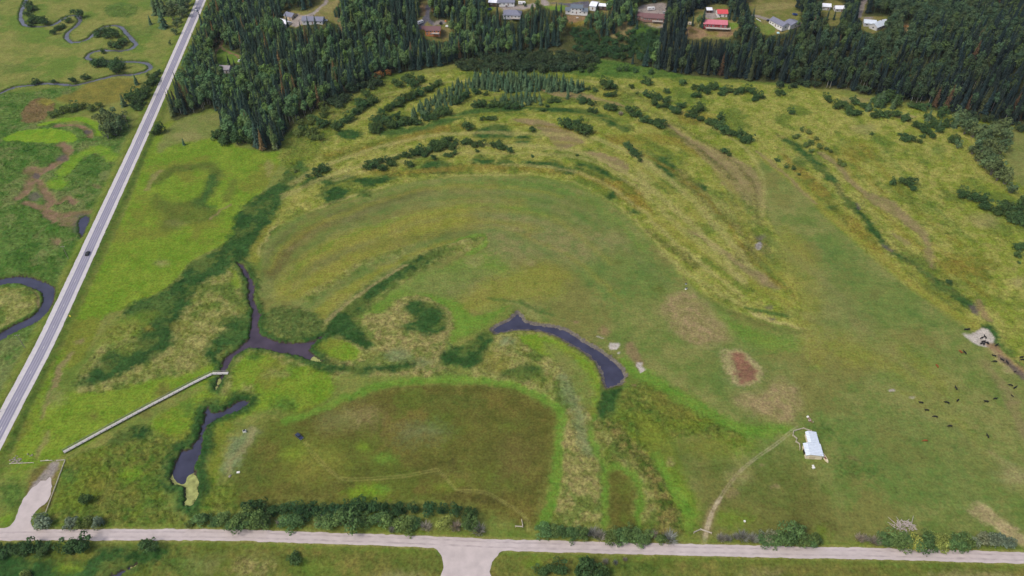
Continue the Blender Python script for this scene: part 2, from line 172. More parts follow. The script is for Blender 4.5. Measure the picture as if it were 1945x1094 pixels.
 ('S','tan',M('-1063 3104 -964 3237 -861 3377 -751 3513 -663 3598'),1.5,0.7,1,None,2.5),
 ('P','greenreed',M('-1436 3148 -1391 3215 -1268 3215 -1136 3170 -1069 3104 -1075 3040 -1128 2977 -1241 2956 -1354 2998 -1426 3083'),3,1,1,None),
 ('P','lime',M('-1085 2936 -1006 2956 -914 2928 -838 2855 -835 2796 -919 2785 -1011 2824 -1064 2875'),2,1,1,None),
 ('P','drygrass',M('-858 3148 -727 3192 -661 3283 -540 3320 -377 3215 -332 3083 -359 2936 -298 2895 -380 2816 -388 2739 -259 2693 -146 2671 -285 2656 -538 2682 -761 2679 -931 2693 -942 2758 -781 2816 -734 2895 -804 2977'),3,1,1,None),
 ('P','greygreen',M('-551 2835 -562 2808 -597 2791 -643 2791 -682 2808 -700 2835 -689 2863 -654 2881 -607 2881 -568 2863'),6,0.8,1,None),
 ('P','greygreen',M('-422 2777 -434 2759 -467 2748 -509 2748 -544 2759 -559 2777 -548 2795 -515 2807 -472 2807 -437 2795'),6,0.6,1,None),
 ('P','cattail',M('-635 3215 -567 3283 -473 3269 -390 3192 -373 3113 -408 3010 -510 2994 -603 3036 -625 3070 -565 3104 -561 3148'),1.5,1,1,None),
 ('S','cattail',M('-1057 2765 -938 2735 -796 2727 -658 2750 -550 2746'),2,1,1,None,5),
 ('P','cattail',M('-737 2708 -746 2693 -772 2684 -807 2684 -836 2693 -850 2708 -841 2724 -815 2734 -780 2734 -750 2724'),2,0.9,1,None),
 ('P','cattail',M('-112 3031 -78 2977 -124 2895 -162 2816 -160 2758 -187 2705 -283 2731 -386 2743 -407 2832 -354 2867 -270 2915 -199 2977'),1.5,1,1,None),
 ('P','tallgrass',M('-81 2977 82 3010 228 2969 368 2855 457 2720 464 2573 442 2383 451 2192 405 1823 181 1810 222 2072 232 2417 156 2537 21 2609 -203 2682 -164 2777 -123 2887'),3,1,1,None),
 ('P','lime',M('37 2977 199 2977 340 2875 439 2739 455 2591 416 2383 368 2451 325 2627 249 2777 109 2875'),3,1,1,None),
 ('P','duskgrass',M('168 2936 309 2835 400 2701 413 2520 365 2417 323 2591 235 2777'),5,0.7,1,None),
 ('P','ochre',M('-18 2777 -32 2736 -69 2712 -114 2712 -151 2736 -166 2777 -153 2818 -117 2844 -70 2844 -33 2818'),6,0.6,1,None),
 ('P','greygreen',M('19 2936 11 2917 -9 2905 -34 2905 -55 2917 -63 2936 -55 2955 -35 2967 -9 2967 11 2955'),4,0.9,1,None),
 ('P','cattail',M('142 2716 126 2690 87 2673 39 2673 0 2690 -15 2716 0 2743 39 2759 88 2759 128 2743'),2,1,1,None),
 ('P','cattail',M('-1 2701 -7 2683 -21 2673 -38 2673 -52 2683 -57 2701 -52 2719 -38 2730 -21 2730 -7 2719'),2,1,1,None),
 ('P','drygrass',M('246 2417 329 2468 402 2383 423 2223 414 2014 413 1836 218 1836 222 2072'),3,1,1,None),
 ('S','greygreen',M('272 2664 305 2520 334 2351 374 2192'),4,0.7,1,None,6),
 ('S','brightgrass',M('418 2417 395 2286 410 2161 442 2102'),2,0.8,1,None,3),
 ('P','cattail',M('468 2591 565 2598 588 2584 530 2468 512 2397 442 2387 443 2485'),2,1,1,None),
 ('P','roughgreen',M('525 2417 597 2591 742 2645 860 2520 1022 2383 1132 2286 1092 2223 925 2286 765 2254 679 2192 758 1903 803 1759 410 1759 545 1823 563 2072 443 2116 439 2351'),4,1,1,None),
 ('P','lime',M('631 2417 749 2318 811 2072 853 1903 817 1771 740 1797 687 2072 636 2254'),5,0.8,1,None),
 ('P','lime',M('1132 2286 1202 2254 1078 2161 927 2161 785 2223 922 2270'),8,0.6,1,None),
 ('P','ochre',M('737 2609 860 2520 949 2417 838 2383 747 2485'),8,0.6,1,None),
 ('S','reedmix',M('464 2334 530 2223 595 2131 644 2029 674 1903 694 1797'),4,1,1,None,13),
 ('S','tallgrass',M('439 2351 479 2223 567 2102 614 1986 616 1823'),3,0.8,1,None,5),
 ('S','brightgrass',M('689 2177 732 2043 782 1903 787 1797'),3,0.8,1,None,6),
 ('P','brownmeadow',M('447 2078 515 2087 556 2058 548 1823 540 1776 447 1776 428 1903'),4,1,1,None),
 ('S','brightgrass',M('414 1797 421 1930 439 2072 506 2113 574 2058 579 1903 565 1797'),2,0.8,1,None,3),
 ('S','brightgrass',M('604 2777 694 2701 792 2609 911 2502 1049 2383 1191 2318 1352 2334'),4,0.9,1,None,8),
 ('P','brownmeadow',M('-1260 2383 -1099 2434 -873 2513 -694 2591 -478 2638 -201 2638 21 2591 169 2513 227 2424 216 2286 182 2072 149 1903 110 1784 -101 1863 -292 1903 -892 1917 -1295 1903 -1302 2058 -1275 2192 -1248 2286'),9,1,1,None),
 ('P','greenmeadow',M('-1163 2254 -964 2286 -747 2223 -590 2192 -441 2223 -189 2318 71 2286 118 2072 -30 1958 -225 1986 -427 2072 -579 2102 -808 1986 -1051 1986 -1152 2102'),20,0.6,1,None),
 ('P','brownstain',M('-561 2383 -585 2333 -659 2303 -756 2303 -839 2333 -877 2383 -856 2435 -781 2467 -681 2467 -597 2435'),14,0.6,1,None),
 ('P','duskgrass',M('-772 2383 -786 2349 -835 2327 -900 2327 -956 2349 -983 2383 -969 2419 -920 2441 -854 2441 -797 2419'),10,0.6,1,None),
 ('P','tan',M('-681 2417 -690 2385 -722 2366 -764 2366 -801 2385 -819 2417 -811 2449 -780 2469 -736 2469 -699 2449'),12,0.4,1,None),
 ('P','darkgrass',M('-142 2502 -172 2466 -251 2444 -350 2444 -432 2466 -466 2502 -438 2539 -358 2563 -257 2563 -174 2539'),10,0.7,1,None),
 ('P','darkgrass',M('-737 2000 -758 1984 -817 1973 -892 1973 -954 1984 -981 2000 -961 2017 -902 2027 -826 2027 -763 2017'),6,0.5,1,None),
 ('P','darkgrass',M('-1184 2131 -1173 2028 -1194 1966 -1238 1966 -1292 2028 -1335 2131 -1350 2239 -1330 2309 -1282 2309 -1226 2239'),14,0.8,1,None),
 ('P','brownstain',M('120 2161 99 2074 49 2021 -12 2021 -62 2074 -82 2161 -64 2252 -13 2310 52 2310 102 2252'),14,0.5,1,None),
 ('P','brownstain',M('-178 2043 -196 2009 -244 1989 -304 1989 -354 2009 -375 2043 -359 2077 -311 2099 -249 2099 -199 2077'),10,0.5,1,None),
 ('P','darkbrown',M('-257 2131 -275 2110 -324 2097 -385 2097 -436 2110 -457 2131 -440 2153 -391 2166 -329 2166 -277 2153'),10,0.6,1,None),
 ('P','darkbrown',M('-6 1944 -38 1931 -122 1923 -226 1923 -310 1931 -343 1944 -312 1957 -228 1965 -123 1965 -38 1957'),6,0.6,1,None),
 ('P','brightlime',M('-563 1972 -579 1949 -625 1935 -685 1935 -735 1949 -757 1972 -742 1995 -696 2010 -635 2010 -585 1995'),8,0.85,1,None),
 ('P','brightgrass',M('-549 2168 -557 2151 -581 2142 -612 2142 -638 2151 -650 2168 -643 2184 -619 2194 -587 2194 -561 2184'),6,0.8,1,None),
 ('P','brightlime',M('-1001 2192 -1006 2174 -1027 2163 -1055 2163 -1080 2174 -1093 2192 -1088 2210 -1068 2221 -1039 2221 -1014 2210'),8,0.6,1,None),
 ('P','brightlime',M('-686 2223 -691 2212 -708 2205 -730 2205 -749 2212 -757 2223 -752 2234 -735 2241 -713 2241 -694 2234'),4,0.6,1,None),
 ('P','brightgrass',M('-556 1992 -561 1979 -577 1970 -598 1970 -616 1979 -624 1992 -619 2005 -603 2013 -582 2013 -564 2005'),4,0.8,1,None),
 ('P','greygreen',M('-319 2318 -342 2284 -404 2263 -484 2263 -551 2284 -579 2318 -558 2352 -495 2374 -414 2374 -346 2352'),12,0.4,1,None),
 ('P','yellowgrass',M('-808 2131 -823 2079 -879 2047 -955 2047 -1024 2079 -1059 2131 -1047 2185 -990 2218 -911 2218 -842 2185'),16,0.5,1,None),
 ('P','brightlime',M('-235 2000 -246 1984 -277 1973 -316 1973 -349 1984 -362 2000 -351 2017 -320 2027 -281 2027 -248 2017'),8,0.4,1,None),
 ('P','greenmeadow',M('73 2383 42 2345 -36 2321 -133 2321 -212 2345 -244 2383 -215 2423 -136 2447 -37 2447 43 2423'),16,0.7,1,None),
 ('S','brightgrass',M('-1141 2383 -993 2434 -874 2520 -696 2609 -480 2656 -202 2656 34 2609 183 2530 243 2417 225 2254 197 2072 180 1903 122 1797'),2,0.85,1,None,4.5),
 ('P','greygreen',M('-1365 2286 -1291 2351 -1256 2318 -1284 2223 -1289 2102 -1343 2072 -1381 2161'),4,0.9,1,None),
 ('S','tan',M('-1287 2334 -1296 2223 -1343 2161 -1322 2087'),3,0.6,1,None,3),
 ('P','lime',M('-1445 2383 -1383 2351 -1411 2223 -1380 2072 -1366 1903 -1406 1876 -1416 1986 -1457 2161 -1478 2318'),3,1,1,None),
 ('P','roughgreen',M('-1395 1958 -1335 2043 -1270 1986 -1263 1876 -1393 1836'),4,0.7,1,None),
 ('S','trackpale',M('-1021 2260 -945 2161 -820 2054 -743 2034 -524 2051 -378 2083 -349 2086 -306 2037 -264 1986 -224 1972 -127 1966 -42 1916 41 1857 69 1823 66 1771'),0.5,0.7,0,None,0.5),
 ('S','trackpale',M('-1010 2260 -936 2174 -822 2067 -745 2047 -525 2064 -379 2096 -350 2099 -296 2037 -253 1986 -225 1984 -127 1978 -42 1928 41 1869 79 1823 76 1771'),0.5,0.7,0,None,0.5),
 ('S','paletan',M('-1600 3676 -1603 3893 -1480 4113 -1274 4247 -1009 4413 -691 4573 -391 4622 -86 4635 181 4622 423 4533 607 4394 753 4204 846 4007 925 3826 1003 3676 1036 3573'),1.2,0.8,1,None,2.2),
 ('S','yellowgrass',M('-1619 3624 -1630 3893 -1510 4137 -1299 4285 -1014 4453 -695 4622 -393 4670 -86 4684 182 4670 445 4573 640 4426 785 4235'),3,0.8,1,None,5),
 ('P','yellowtall',M('-1741 4857 -1641 5328 -1363 5675 -1152 6055 -342 6363 753 6471 1511 6155 2392 6006 3174 5675 4024 5245 5114 4186 3534 2072 2718 2682 2602 3040 2449 3283 2241 3756 2030 4426 1859 4857 1728 4186 1745 3783 1716 3192 1651 3053 1362 3157 1124 3348 925 3826 746 4210 582 4400 405 4533 105 4622 -391 4628 -1011 4426 -1340 4216 -1579 4007 -1571 4361 -1476 4713'),4,1,1,None),
 ('P','roughgreen',M('-1730 4894 -1707 5245 -1443 5630 -1152 6055 -936 6176 -1017 5880 -1234 5542 -1376 5245 -1465 4857 -1550 4608'),5,0.75,1,None),
 ('S','cattail',M('-1469 4492 -1406 4553 -1288 4526 -1183 4573 -1025 4526 -861 4573'),2,1,1,None,9),
 ('P','cattail',M('-1353 4336 -1354 4439 -1281 4486 -1184 4466 -1138 4387 -1175 4304 -1259 4266'),2,1,1,None),
 ('P','cattail',M('-986 4387 -992 4361 -1013 4344 -1043 4344 -1069 4361 -1082 4387 -1077 4414 -1056 4431 -1026 4431 -999 4414'),2,1,1,None),
 ('P','cattail',M('-854 4608 -860 4584 -883 4569 -914 4569 -940 4584 -953 4608 -946 4632 -924 4647 -893 4647 -866 4632'),2,1,1,None),
 ('P','cattail',M('-447 4727 -462 4661 -511 4620 -575 4620 -630 4661 -655 4727 -641 4795 -592 4837 -526 4837 -471 4795'),2,1,1,None),
 ('P','cattail',M('-1280 4526 -1283 4494 -1302 4475 -1330 4475 -1356 4494 -1371 4526 -1368 4558 -1349 4578 -1321 4578 -1295 4558'),2,1,1,None),
 ('P','cattail_lite',M('-1506 4748 -1504 4706 -1516 4681 -1538 4681 -1560 4706 -1576 4748 -1578 4791 -1566 4817 -1545 4817 -1522 4791'),2,1,1,None),
 ('P','cattail',M('-108 4813 -126 4771 -174 4745 -233 4745 -283 4771 -303 4813 -286 4856 -238 4883 -177 4883 -127 4856'),2,1,1,None),
 ('P','cattail',M('21 4770 8 4715 -27 4682 -69 4682 -104 4715 -119 4770 -106 4825 -71 4860 -27 4860 8 4825'),2,1,1,None),
 ('P','cattail',M('-725 4691 -731 4679 -747 4671 -768 4671 -787 4679 -794 4691 -789 4704 -773 4712 -751 4712 -733 4704'),2,0.8,1,None),
 ('P','cattail',M('-355 4748 -366 4732 -396 4721 -434 4721 -466 4732 -479 4748 -468 4765 -438 4776 -399 4776 -367 4765'),2,0.6,1,None),
 ('S','ochretall',M('-1051 4713 -812 4642 -357 4713 106 4699 487 4642 666 4506'),5,0.7,1,None,8),
 ('S','cattail',M('126 4770 263 4777 346 4727 424 4677'),2,1,1,None,8.5),
 ('S','cattail',M('494 4741 568 4699 659 4642 706 4539 779 4512'),2,1,1,None,8),
 ('P','cattail',M('768 4374 753 4340 721 4319 685 4319 658 4340 650 4374 664 4409 696 4430 733 4430 760 4409'),1.5,1,1,None),
 ('P','cattail_lite',M('853 4173 846 4159 830 4150 813 4150 799 4159 796 4173 803 4188 818 4197 836 4197 849 4188'),1.5,1,1,None),
 ('P','ochretall',M('653 4573 782 4539 901 4439 931 4247 950 4125 869 4186 790 4279 712 4407'),3,1,1,None),
 ('P','cattail',M('1061 4835 1155 4857 1181 4727 1206 4601 1143 4539 1091 4642 1048 4741'),1.5,1,1,None),
 ('P','cattail',M('1380 4439 1365 4412 1336 4396 1304 4396 1281 4412 1276 4439 1291 4467 1320 4483 1353 4483 1376 4467'),1.5,1,1,None),
 ('P','cattail',M('-1157 5197 -1171 5150 -1219 5121 -1285 5121 -1343 5150 -1371 5197 -1359 5244 -1310 5274 -1243 5274 -1185 5244'),2,1,1,None),
 ('S','cattail_lite',M('-981 5229 -716 5270 -519 5429 -312 5550 -98 5621'),2,1,1,None,12),
 ('S','cattail',M('-54 5577 119 5630 292 5595 548 5559 714 5481 808 5361'),2,1,1,None,10),
 ('P','cattail',M('-306 5197 -227 5303 -136 5361 -52 5319 23 5229 -2 5149 -112 5101 -234 5117'),1.5,1,1,None),
 ('P','cattail',M('152 5109 138 5063 101 5035 56 5035 20 5063 6 5109 20 5156 57 5185 103 5185 139 5156'),1.5,1,1,None),
 ('P','cattail',M('944 5303 929 5269 897 5248 862 5248 835 5269 827 5303 842 5337 874 5358 910 5358 937 5337'),2,1,1,None),
 ('P','cattail_lite',M('-890 5344 -894 5305 -912 5281 -938 5281 -961 5305 -974 5344 -971 5384 -953 5409 -927 5409 -903 5384'),2,1,1,None),
 ('S','ochretall',M('-1387 4857 -1094 5008 -787 5149 -509 5286 -345 5328'),6,0.8,1,None,11),
 ('S','ochretall',M('805 5125 1090 5125 1287 5085 1420 4932'),6,0.7,1,None,14),
 ('S','darktall',M('1213 4642 1316 4374 1411 4125 1513 3949 1610 3783'),5,0.8,1,None,9),
 ('S','darktall',M('891 3949 1003 3783 1138 3598'),4,0.7,1,None,6),
 ('S','paletan',M('944 3729 1064 3548 1192 3377 1350 3237'),4,0.5,1,None,4),
 ('P','dirtgrass',M('505 5149 480 5084 426 5044 361 5044 310 5084 292 5149 315 5215 371 5256 437 5256 489 5215'),3,1,1,None),
 ('P','dirtgrass',M('11 5429 159 5446 366 5328 560 5125 472 5023 349 4970 296 5149 157 5328'),2,1,1,None),
 ('P','dirtgrass',M('547 4947 666 4932 832 4821 850 4642 758 4677 656 4821'),2.5,1,1,None),
 ('P','dirtgrass',M('237 5957 396 5976 615 5880 866 5721 944 5630 695 5767 388 5814'),2,1,1,None),
 ('P','dirtgrass',M('1250 5370 1382 5165 1515 5008 1682 4857 1787 4642 1758 4374 1721 4186 1625 4279 1514 4439 1451 4784 1328 5085'),4,0.85,1,None),
 ('S','dirtgrass',M('1212 5395 1371 5101 1492 4894 1572 4713'),2,1,1,None,3),
 ('S','dirtgrass',M('1169 3961 1266 3837 1357 3702 1486 3548 1584 3425'),3,0.9,1,None,5),
 ('P','dirtgrass',M('1406 3624 1545 3523 1609 3400 1488 3425'),3,0.8,1,None),
 ('P','yellowgrass',M('1293 4065 1252 3990 1174 3944 1089 3944 1027 3990 1012 4065 1051 4143 1130 4191 1218 4191 1281 4143'),12,0.5,1,None),
 ('S','yellowgrass',M('887 4186 1089 3893 1307 3624 1508 3377 1628 3237'),4,0.8,1,None,7),
 ('P','drygrass',M('1746 4186 1681 4086 1561 4027 1431 4027 1338 4086 1316 4186 1378 4288 1501 4352 1637 4352 1731 4288'),16,0.6,1,None),
 ('P','darktall',M('1643 3729 1603 3655 1535 3610 1466 3610 1421 3655 1416 3729 1455 3805 1523 3853 1595 3853 1641 3805'),6,0.8,1,None),
 ('P','drygrass',M('1649 3650 1632 3614 1607 3591 1582 3591 1568 3614 1570 3650 1587 3687 1613 3710 1637 3710 1651 3687'),4,0.8,1,None),
 ('P','tan',M('1026 4642 992 4482 949 4387 913 4387 895 4482 904 4642 936 4810 982 4917 1021 4917 1038 4810'),10,0.4,1,None),
 ('S','paletan',M('-70 4753 463 4667 801 4320 1073 3785 1361 3328'),3,0.65,1,None,3.42),
 ('S','yellowgrass',M('-1586 4178 -1263 4478 -688 4800 -68 4844 474 4739 834 4399'),3,0.62,1,None,2.11),
 ('S','paletan',M('-1282 4555 -690 4874 -55 4929 527 4845 884 4442 1140 3927 1403 3438'),3,0.47,1,None,4.64),
 ('S','paletan',M('-1585 4350 -1270 4640 -674 4970 -43 5033 555 4915 928 4520 1206 3987 1408 3476'),3,0.67,1,None,5.32),
 ('S','yellowgrass',M('-674 5062 -36 5112 598 5025 984 4641 1273 4069'),3,0.53,1,None,4.59),
 ('S','paletan',M('-1573 4512 -1265 4837 -677 5162 -20 5212 622 5141 1050 4703 1302 4142 1483 3597'),3,0.63,1,None,5.37),
 ('S','ochretall',M('7 5352 656 5211 1097 4772 1383 4222 1505 3665 1672 3322'),3,0.68,1,None,3.09),
 ('S','yellowgrass',M('27 5455 670 5351 1148 4869'),3,0.6,1,None,2.63),
 ('S','yellowgrass',M('-652 5442 40 5544 721 5457 1207 4968 1481 4389 1545 3776 1692 3382'),3,0.63,1,None,2.17),
 ('S','yellowgrass',M('40 5648 752 5566 1234 5069 1546 4484 1557 3840 1691 3417'),3,0.52,1,None,4.1),
 ('S','darktall',M('-642 5695 71 5775 809 5677 1320 5139 1591 4555'),3,0.6,1,None,5.04),
 ('S','darktall',M('-613 5808 60 5870 827 5817 1374 5234 1687 4650 1639 4005'),3,0.46,1,None,3.74),
 ('S','darktall',M('-1608 5182 -1263 5674 -617 5941 94 6012 892 5940 1444 5359'),3,0.63,1,None,4.13),
 ('S','paletan',M('-1251 5770 -599 6071 121 6120 937 6027 1483 5431 1815 4840 1691 4111'),3,0.59,1,None,3.18),
 ('S','darktall',M('2011 4993 2151 4583 2182 4172 2296 3693 2421 3474 2582 3192'),4,0.39,1,None,3.74),
 ('S','yellowgrass',M('2280 4229 2332 3745 2481 3498 2616 3214 2662 2895'),4,0.49,1,None,5.81),
 ('S','darktall',M('2404 4349 2465 3843 2602 3589 2740 3277'),4,0.46,1,None,2.28),
 ('S','ochretall',M('2307 5242 2421 4790 2460 4406 2565 3890 2658 3634 2809 3320'),4,0.47,1,None,5.96),
 ('S','ochretall',M('2518 4900 2577 4499 2643 3987 2759 3688 2914 3411'),4,0.53,1,None,3.09),
 ('S','ochretall',M('2682 5019 2714 4577 2780 4063 2889 3795'),4,0.43,1,None,4.76),
 ('S','greentall',M('2694 5639 2821 5169 2833 4713 2894 4166 2988 3845'),4,0.43,1,None,3.52),
 ('S','darktall',M('3027 4810 3048 4249 3152 3963 3312 3654 3288 3274'),4,0.38,1,None,2.23),
 ('S','yellowgrass',M('3190 5471 3241 4990 3244 4378 3361 4096'),4,0.46,1,None,4.11),
 ('S','darktall',M('3264 6043 3475 5664 3459 5164 3469 4547 3577 4249'),4,0.33,1,None,4.41),
 ('S','darktall',M('2082 5181 2186 4970 2264 4677 2305 4472 2322 4279 2367 4065 2406 3793 2474 3666 2536 3533 2614 3377 2681 3246'),2.5,0.8,1,None,5),
 ('S','cattail',M('2122 5101 2186 4970 2264 4677 2305 4472 2322 4279 2367 4065 2406 3793 2474 3666 2536 3533 2614 3377 2681 3246'),1.2,0.9,1,None,1.6),
 ('S','yellowgrass',M('1879 4857 2044 4472 2159 4077 2284 3783 2382 3513 2484 3292 2627 3061'),3,0.9,0,None,6),
 ('S','dirtgrass',M('1857 4932 1958 4713 2034 4439 2079 4279'),2,0.8,1,None,3),
 ('P','ochretall',M('2016 4932 2169 4642 2248 4186 2329 4007 2365 3729 2269 3837 2176 4186 2054 4642'),4,0.7,1,None),
 ('S','cattail',M('2122 5101 2186 4970 2246 4835 2264 4677 2308 4539'),2,1,1,None,5),
 ('S','cattail',M('2322 4279 2363 4155 2378 3949 2406 3793'),1.5,1,1,None,6),
 ('S','cattail',M('2432 3729 2474 3666 2520 3614'),1.5,1,1,None,5),
 ('S','cattail_lite',M('2536 3533 2581 3449 2618 3386'),2,1,1,None,5),
 ('S','cattail',M('2555 3425 2625 3329 2681 3246'),1.5,1,1,None,6),
 ('P','cattail',M('2651 3061 2727 3095 2722 3010 2697 2915 2652 2895 2647 2977'),2,1,1,None),
 ('S','cattail_lite',M('2691 2915 2724 2835 2747 2739'),2,0.8,1,None,4),
 ('P','cattail',M('2204 4216 2189 4191 2166 4175 2144 4175 2131 4191 2132 4216 2147 4242 2170 4258 2192 4258 2205 4242'),2,1,1,None),
 ('P','cattail_lite',M('2180 4784 2156 4734 2124 4703 2095 4703 2081 4734 2086 4784 2110 4836 2142 4868 2172 4868 2186 4836'),3,0.7,1,None),
 ('S','wetmud',M('2370 4260 2377 4216'),2,0.8,1,None,3),
 ('S','wetmud',M('2389 3793 2423 3750'),2,0.8,1,None,3),
 ('P','wetmud',M('2671 3237 2712 3246 2724 3192 2697 3148 2673 3174'),2,0.9,1,None),
 ('S','dirt',M('2743 3260 2742 3192 2732 3126'),2,0.7,1,None,4),
 ('S','dirtgrass',M('2330 4917 2394 4748 2433 4519 2499 4387 2605 4279 2642 4095 2672 3949 2672 3865'),2.5,0.9,1,None,5),
 ('P','dirtgrass',M('2457 4374 2622 4323 2666 4155 2724 3949 2661 3676 2617 3573 2605 3702 2655 3865 2596 4065 2510 4216'),3,0.8,1,None),
 ('S','dirtgrass',M('2505 3921 2548 3810'),2,0.7,1,None,4),
 ('P','greentall',M('3280 4970 3247 4916 3205 4884 3171 4884 3157 4916 3168 4970 3202 5024 3244 5057 3279 5057 3293 5024'),6,0.5,1,None),
 ('P','ochretall',M('3005 3598 2945 3539 2847 3503 2748 3503 2683 3539 2677 3598 2735 3659 2834 3697 2937 3697 3002 3659'),10,0.7,1,None),
 ('P','tan',M('3250 4065 3206 4010 3145 3977 3089 3977 3059 4010 3067 4065 3110 4121 3173 4156 3230 4156 3260 4121'),8,0.5,1,None),
 ('P','tan',M('3108 3449 3085 3415 3059 3394 3039 3394 3034 3415 3045 3449 3068 3483 3095 3505 3115 3505 3120 3483'),4,0.6,1,None),
 ('P','greentall',M('2942 4216 2903 4173 2838 4147 2772 4147 2729 4173 2726 4216 2764 4260 2829 4287 2897 4287 2940 4260'),10,0.4,1,None),
 ('P','ochretall',M('2732 4932 2678 4844 2600 4791 2528 4791 2487 4844 2493 4932 2546 5021 2625 5078 2700 5078 2741 5021'),10,0.5,1,None),
 ('P','tan',M('2876 5286 2839 5238 2779 5209 2718 5209 2679 5238 2676 5286 2712 5335 2773 5366 2835 5366 2874 5335'),6,0.5,1,None),
 ('P','tan',M('3010 5767 2973 5735 2901 5715 2819 5715 2760 5735 2746 5767 2782 5800 2855 5820 2937 5820 2997 5800'),4,0.7,1,None),
 ('P','tan',M('3149 5542 3126 5516 3085 5500 3043 5500 3015 5516 3011 5542 3034 5567 3074 5584 3117 5584 3145 5567'),3,0.6,1,None),
 ('P','tan',M('3270 5481 3246 5460 3198 5448 3146 5448 3108 5460 3100 5481 3124 5501 3171 5514 3224 5514 3262 5501'),2,0.8,1,None),
 ('P','greentall',M('1665 5767 1612 5713 1497 5680 1362 5680 1258 5713 1224 5767 1274 5822 1391 5856 1529 5856 1633 5822'),8,0.4,1,None),
 ('P','greentall',M('1162 6310 1117 6237 1019 6192 904 6192 816 6237 786 6310 829 6385 929 6432 1046 6432 1136 6385'),6,0.7,1,None),
 ('P','yellowgrass',M('952 5861 922 5784 859 5737 789 5737 736 5784 720 5861 749 5940 812 5989 885 5989 939 5940'),8,0.5,1,None),
 ('P','greentall',M('413 6363 709 6525 1276 6458 1520 6206 1050 6155 592 6206'),5,0.8,1,None),
 ('S','greentall',M('3866 5738 4145 5531'),5,0.3,1,None,10),
 ('P','ochretall',M('1646 5455 1599 5385 1507 5342 1404 5342 1327 5385 1306 5455 1350 5526 1444 5571 1550 5571 1627 5526'),8,0.6,1,None),
 ('P','duskgrass',M('3877 5328 4003 5205 4042 4857 3748 4310 3628 4506 3688 4857'),4,0.8,1,None),
 ('P','tanpatch',M('925 3320 1060 3343 1136 3246 1217 2977 1097 2895 962 2956 885 3126'),5,1,1,None),
 ('P','tanpatch',M('1131 2777 1229 2591 1390 2682 1490 2591 1405 2383 1242 2417 1139 2555'),6,0.9,1,None),
 ('P','brightgrass',M('1208 3148 1369 3061 1556 2977 1591 2895 1378 2855 1261 2977'),10,0.7,1,None),
 ('P','greenpasture',M('1405 2739 1340 2629 1227 2564 1109 2564 1026 2629 1010 2739 1070 2853 1186 2926 1313 2926 1396 2853'),10,0.7,1,None),
 ('P','paledry',M('1154 2863 1213 2895 1275 2847 1330 2777 1340 2682 1294 2609 1208 2620 1155 2693 1131 2777'),2.5,0.8,1,None),
 ('P','redmud',M('1186 2847 1221 2863 1253 2839 1269 2785 1289 2724 1292 2656 1250 2631 1215 2649 1188 2701 1180 2769'),2,1,1,None),
 ('P','redmud',M('1657 2158 1649 2148 1634 2141 1618 2141 1608 2148 1607 2158 1615 2169 1630 2176 1646 2176 1656 2169'),1,1,1,None),
 ('P','yellowgrass',M('1805 4007 1879 3783 1870 3425 1729 3061 1659 2739 1597 2816 1639 3061 1684 3329 1669 3624'),10,0.6,1,None),
 ('S','trackpale',M('1761 3783 1716 3523 1716 3329 1688 3126 1591 2816'),0.8,0.45,1,None,0.6),
 ('S','trackpale',M('1773 3750 1736 3523 1731 3329 1700 3126 1617 2816'),0.8,0.45,1,None,0.6),
 ('S','trackpale',M('1784 3718 1755 3523 1747 3329 1712 3126 1643 2816'),0.8,0.45,1,None,0.6),
 ('S','trackpale',M('1795 3687 1774 3523 1763 3329 1724 3126 1669 2816'),0.8,0.45,1,None,0.6),
 ('S','trackpale',M('1806 3655 1794 3523 1778 3329 1736 3126 1695 2816'),0.8,0.45,1,None,0.6),
 ('P','greenpasture',M('2067 3949 2195 3624 2343 3329 2435 3104 2238 3061 2028 3148 1966 3425 1964 3729'),14,0.8,1,None),
 ('P','yellowgrass',M('1733 2977 2071 2936 2240 2777 2273 2591 2149 2555 1998 2739 1785 2777'),18,0.55,1,None),
 ('P','greenpasture',M('1571 2451 1850 2485 2078 2383 2318 2223 2366 2014 2162 1797 1880 1903 1719 1986 1593 2192'),24,0.55,1,None),
 ('P','darkpasture',M('1172 2131 1330 2161 1405 2072 1419 1958 1385 1771 870 1746 925 1903'),14,0.6,1,None),
 ('P','darkpasture',M('707 2207 927 2161 1046 2131 966 1986 877 1903 835 2072'),14,0.55,1,None),
 ('P','greentall',M('1697 2087 1669 2056 1618 2037 1564 2037 1525 2056 1518 2087 1546 2118 1597 2138 1653 2138 1691 2118'),8,0.6,1,None),
 ('P','greentall',M('1600 2318 1581 2292 1547 2275 1512 2275 1489 2292 1486 2318 1505 2345 1539 2361 1574 2361 1598 2345'),6,0.5,1,None),
 ('P','brightlime',M('1085 1836 1065 1815 1022 1801 973 1801 936 1815 925 1836 945 1858 988 1872 1038 1872 1075 1858'),10,0.5,1,None),
 ('P','brightlime',M('1394 1771 1381 1750 1361 1737 1341 1737 1329 1750 1329 1771 1342 1792 1362 1806 1382 1806 1395 1792'),6,0.5,1,None),
 ('P','greenpasture',M('1986 2161 1936 2109 1848 2076 1757 2076 1694 2109 1684 2161 1732 2216 1821 2250 1916 2250 1979 2216'),20,0.5,1,None),
 ('S','paledry',M('2104 1882 2134 1836 2179 1784 2240 1721'),3,0.9,1,None,7),
 ('P','paledry',M('2393 2058 2370 2034 2336 2019 2303 2019 2283 2034 2284 2058 2306 2082 2341 2097 2374 2097 2394 2082'),7,0.7,1,None),
 ('S','dirtgrass',M('2553 2777 2564 2682 2580 2573 2572 2502'),4,0.6,1,None,5),
 ('S','dirtgrass',M('2564 2485 2540 2383 2516 2286'),4,0.7,1,None,5),
 ('S','tan',M('2316 2192 2337 2131'),3,0.5,1,None,3),
 ('P','sand',M('2542 2994 2599 3015 2655 3044 2688 3027 2684 2956 2639 2903 2581 2911 2554 2948'),1.2,1,1,None),
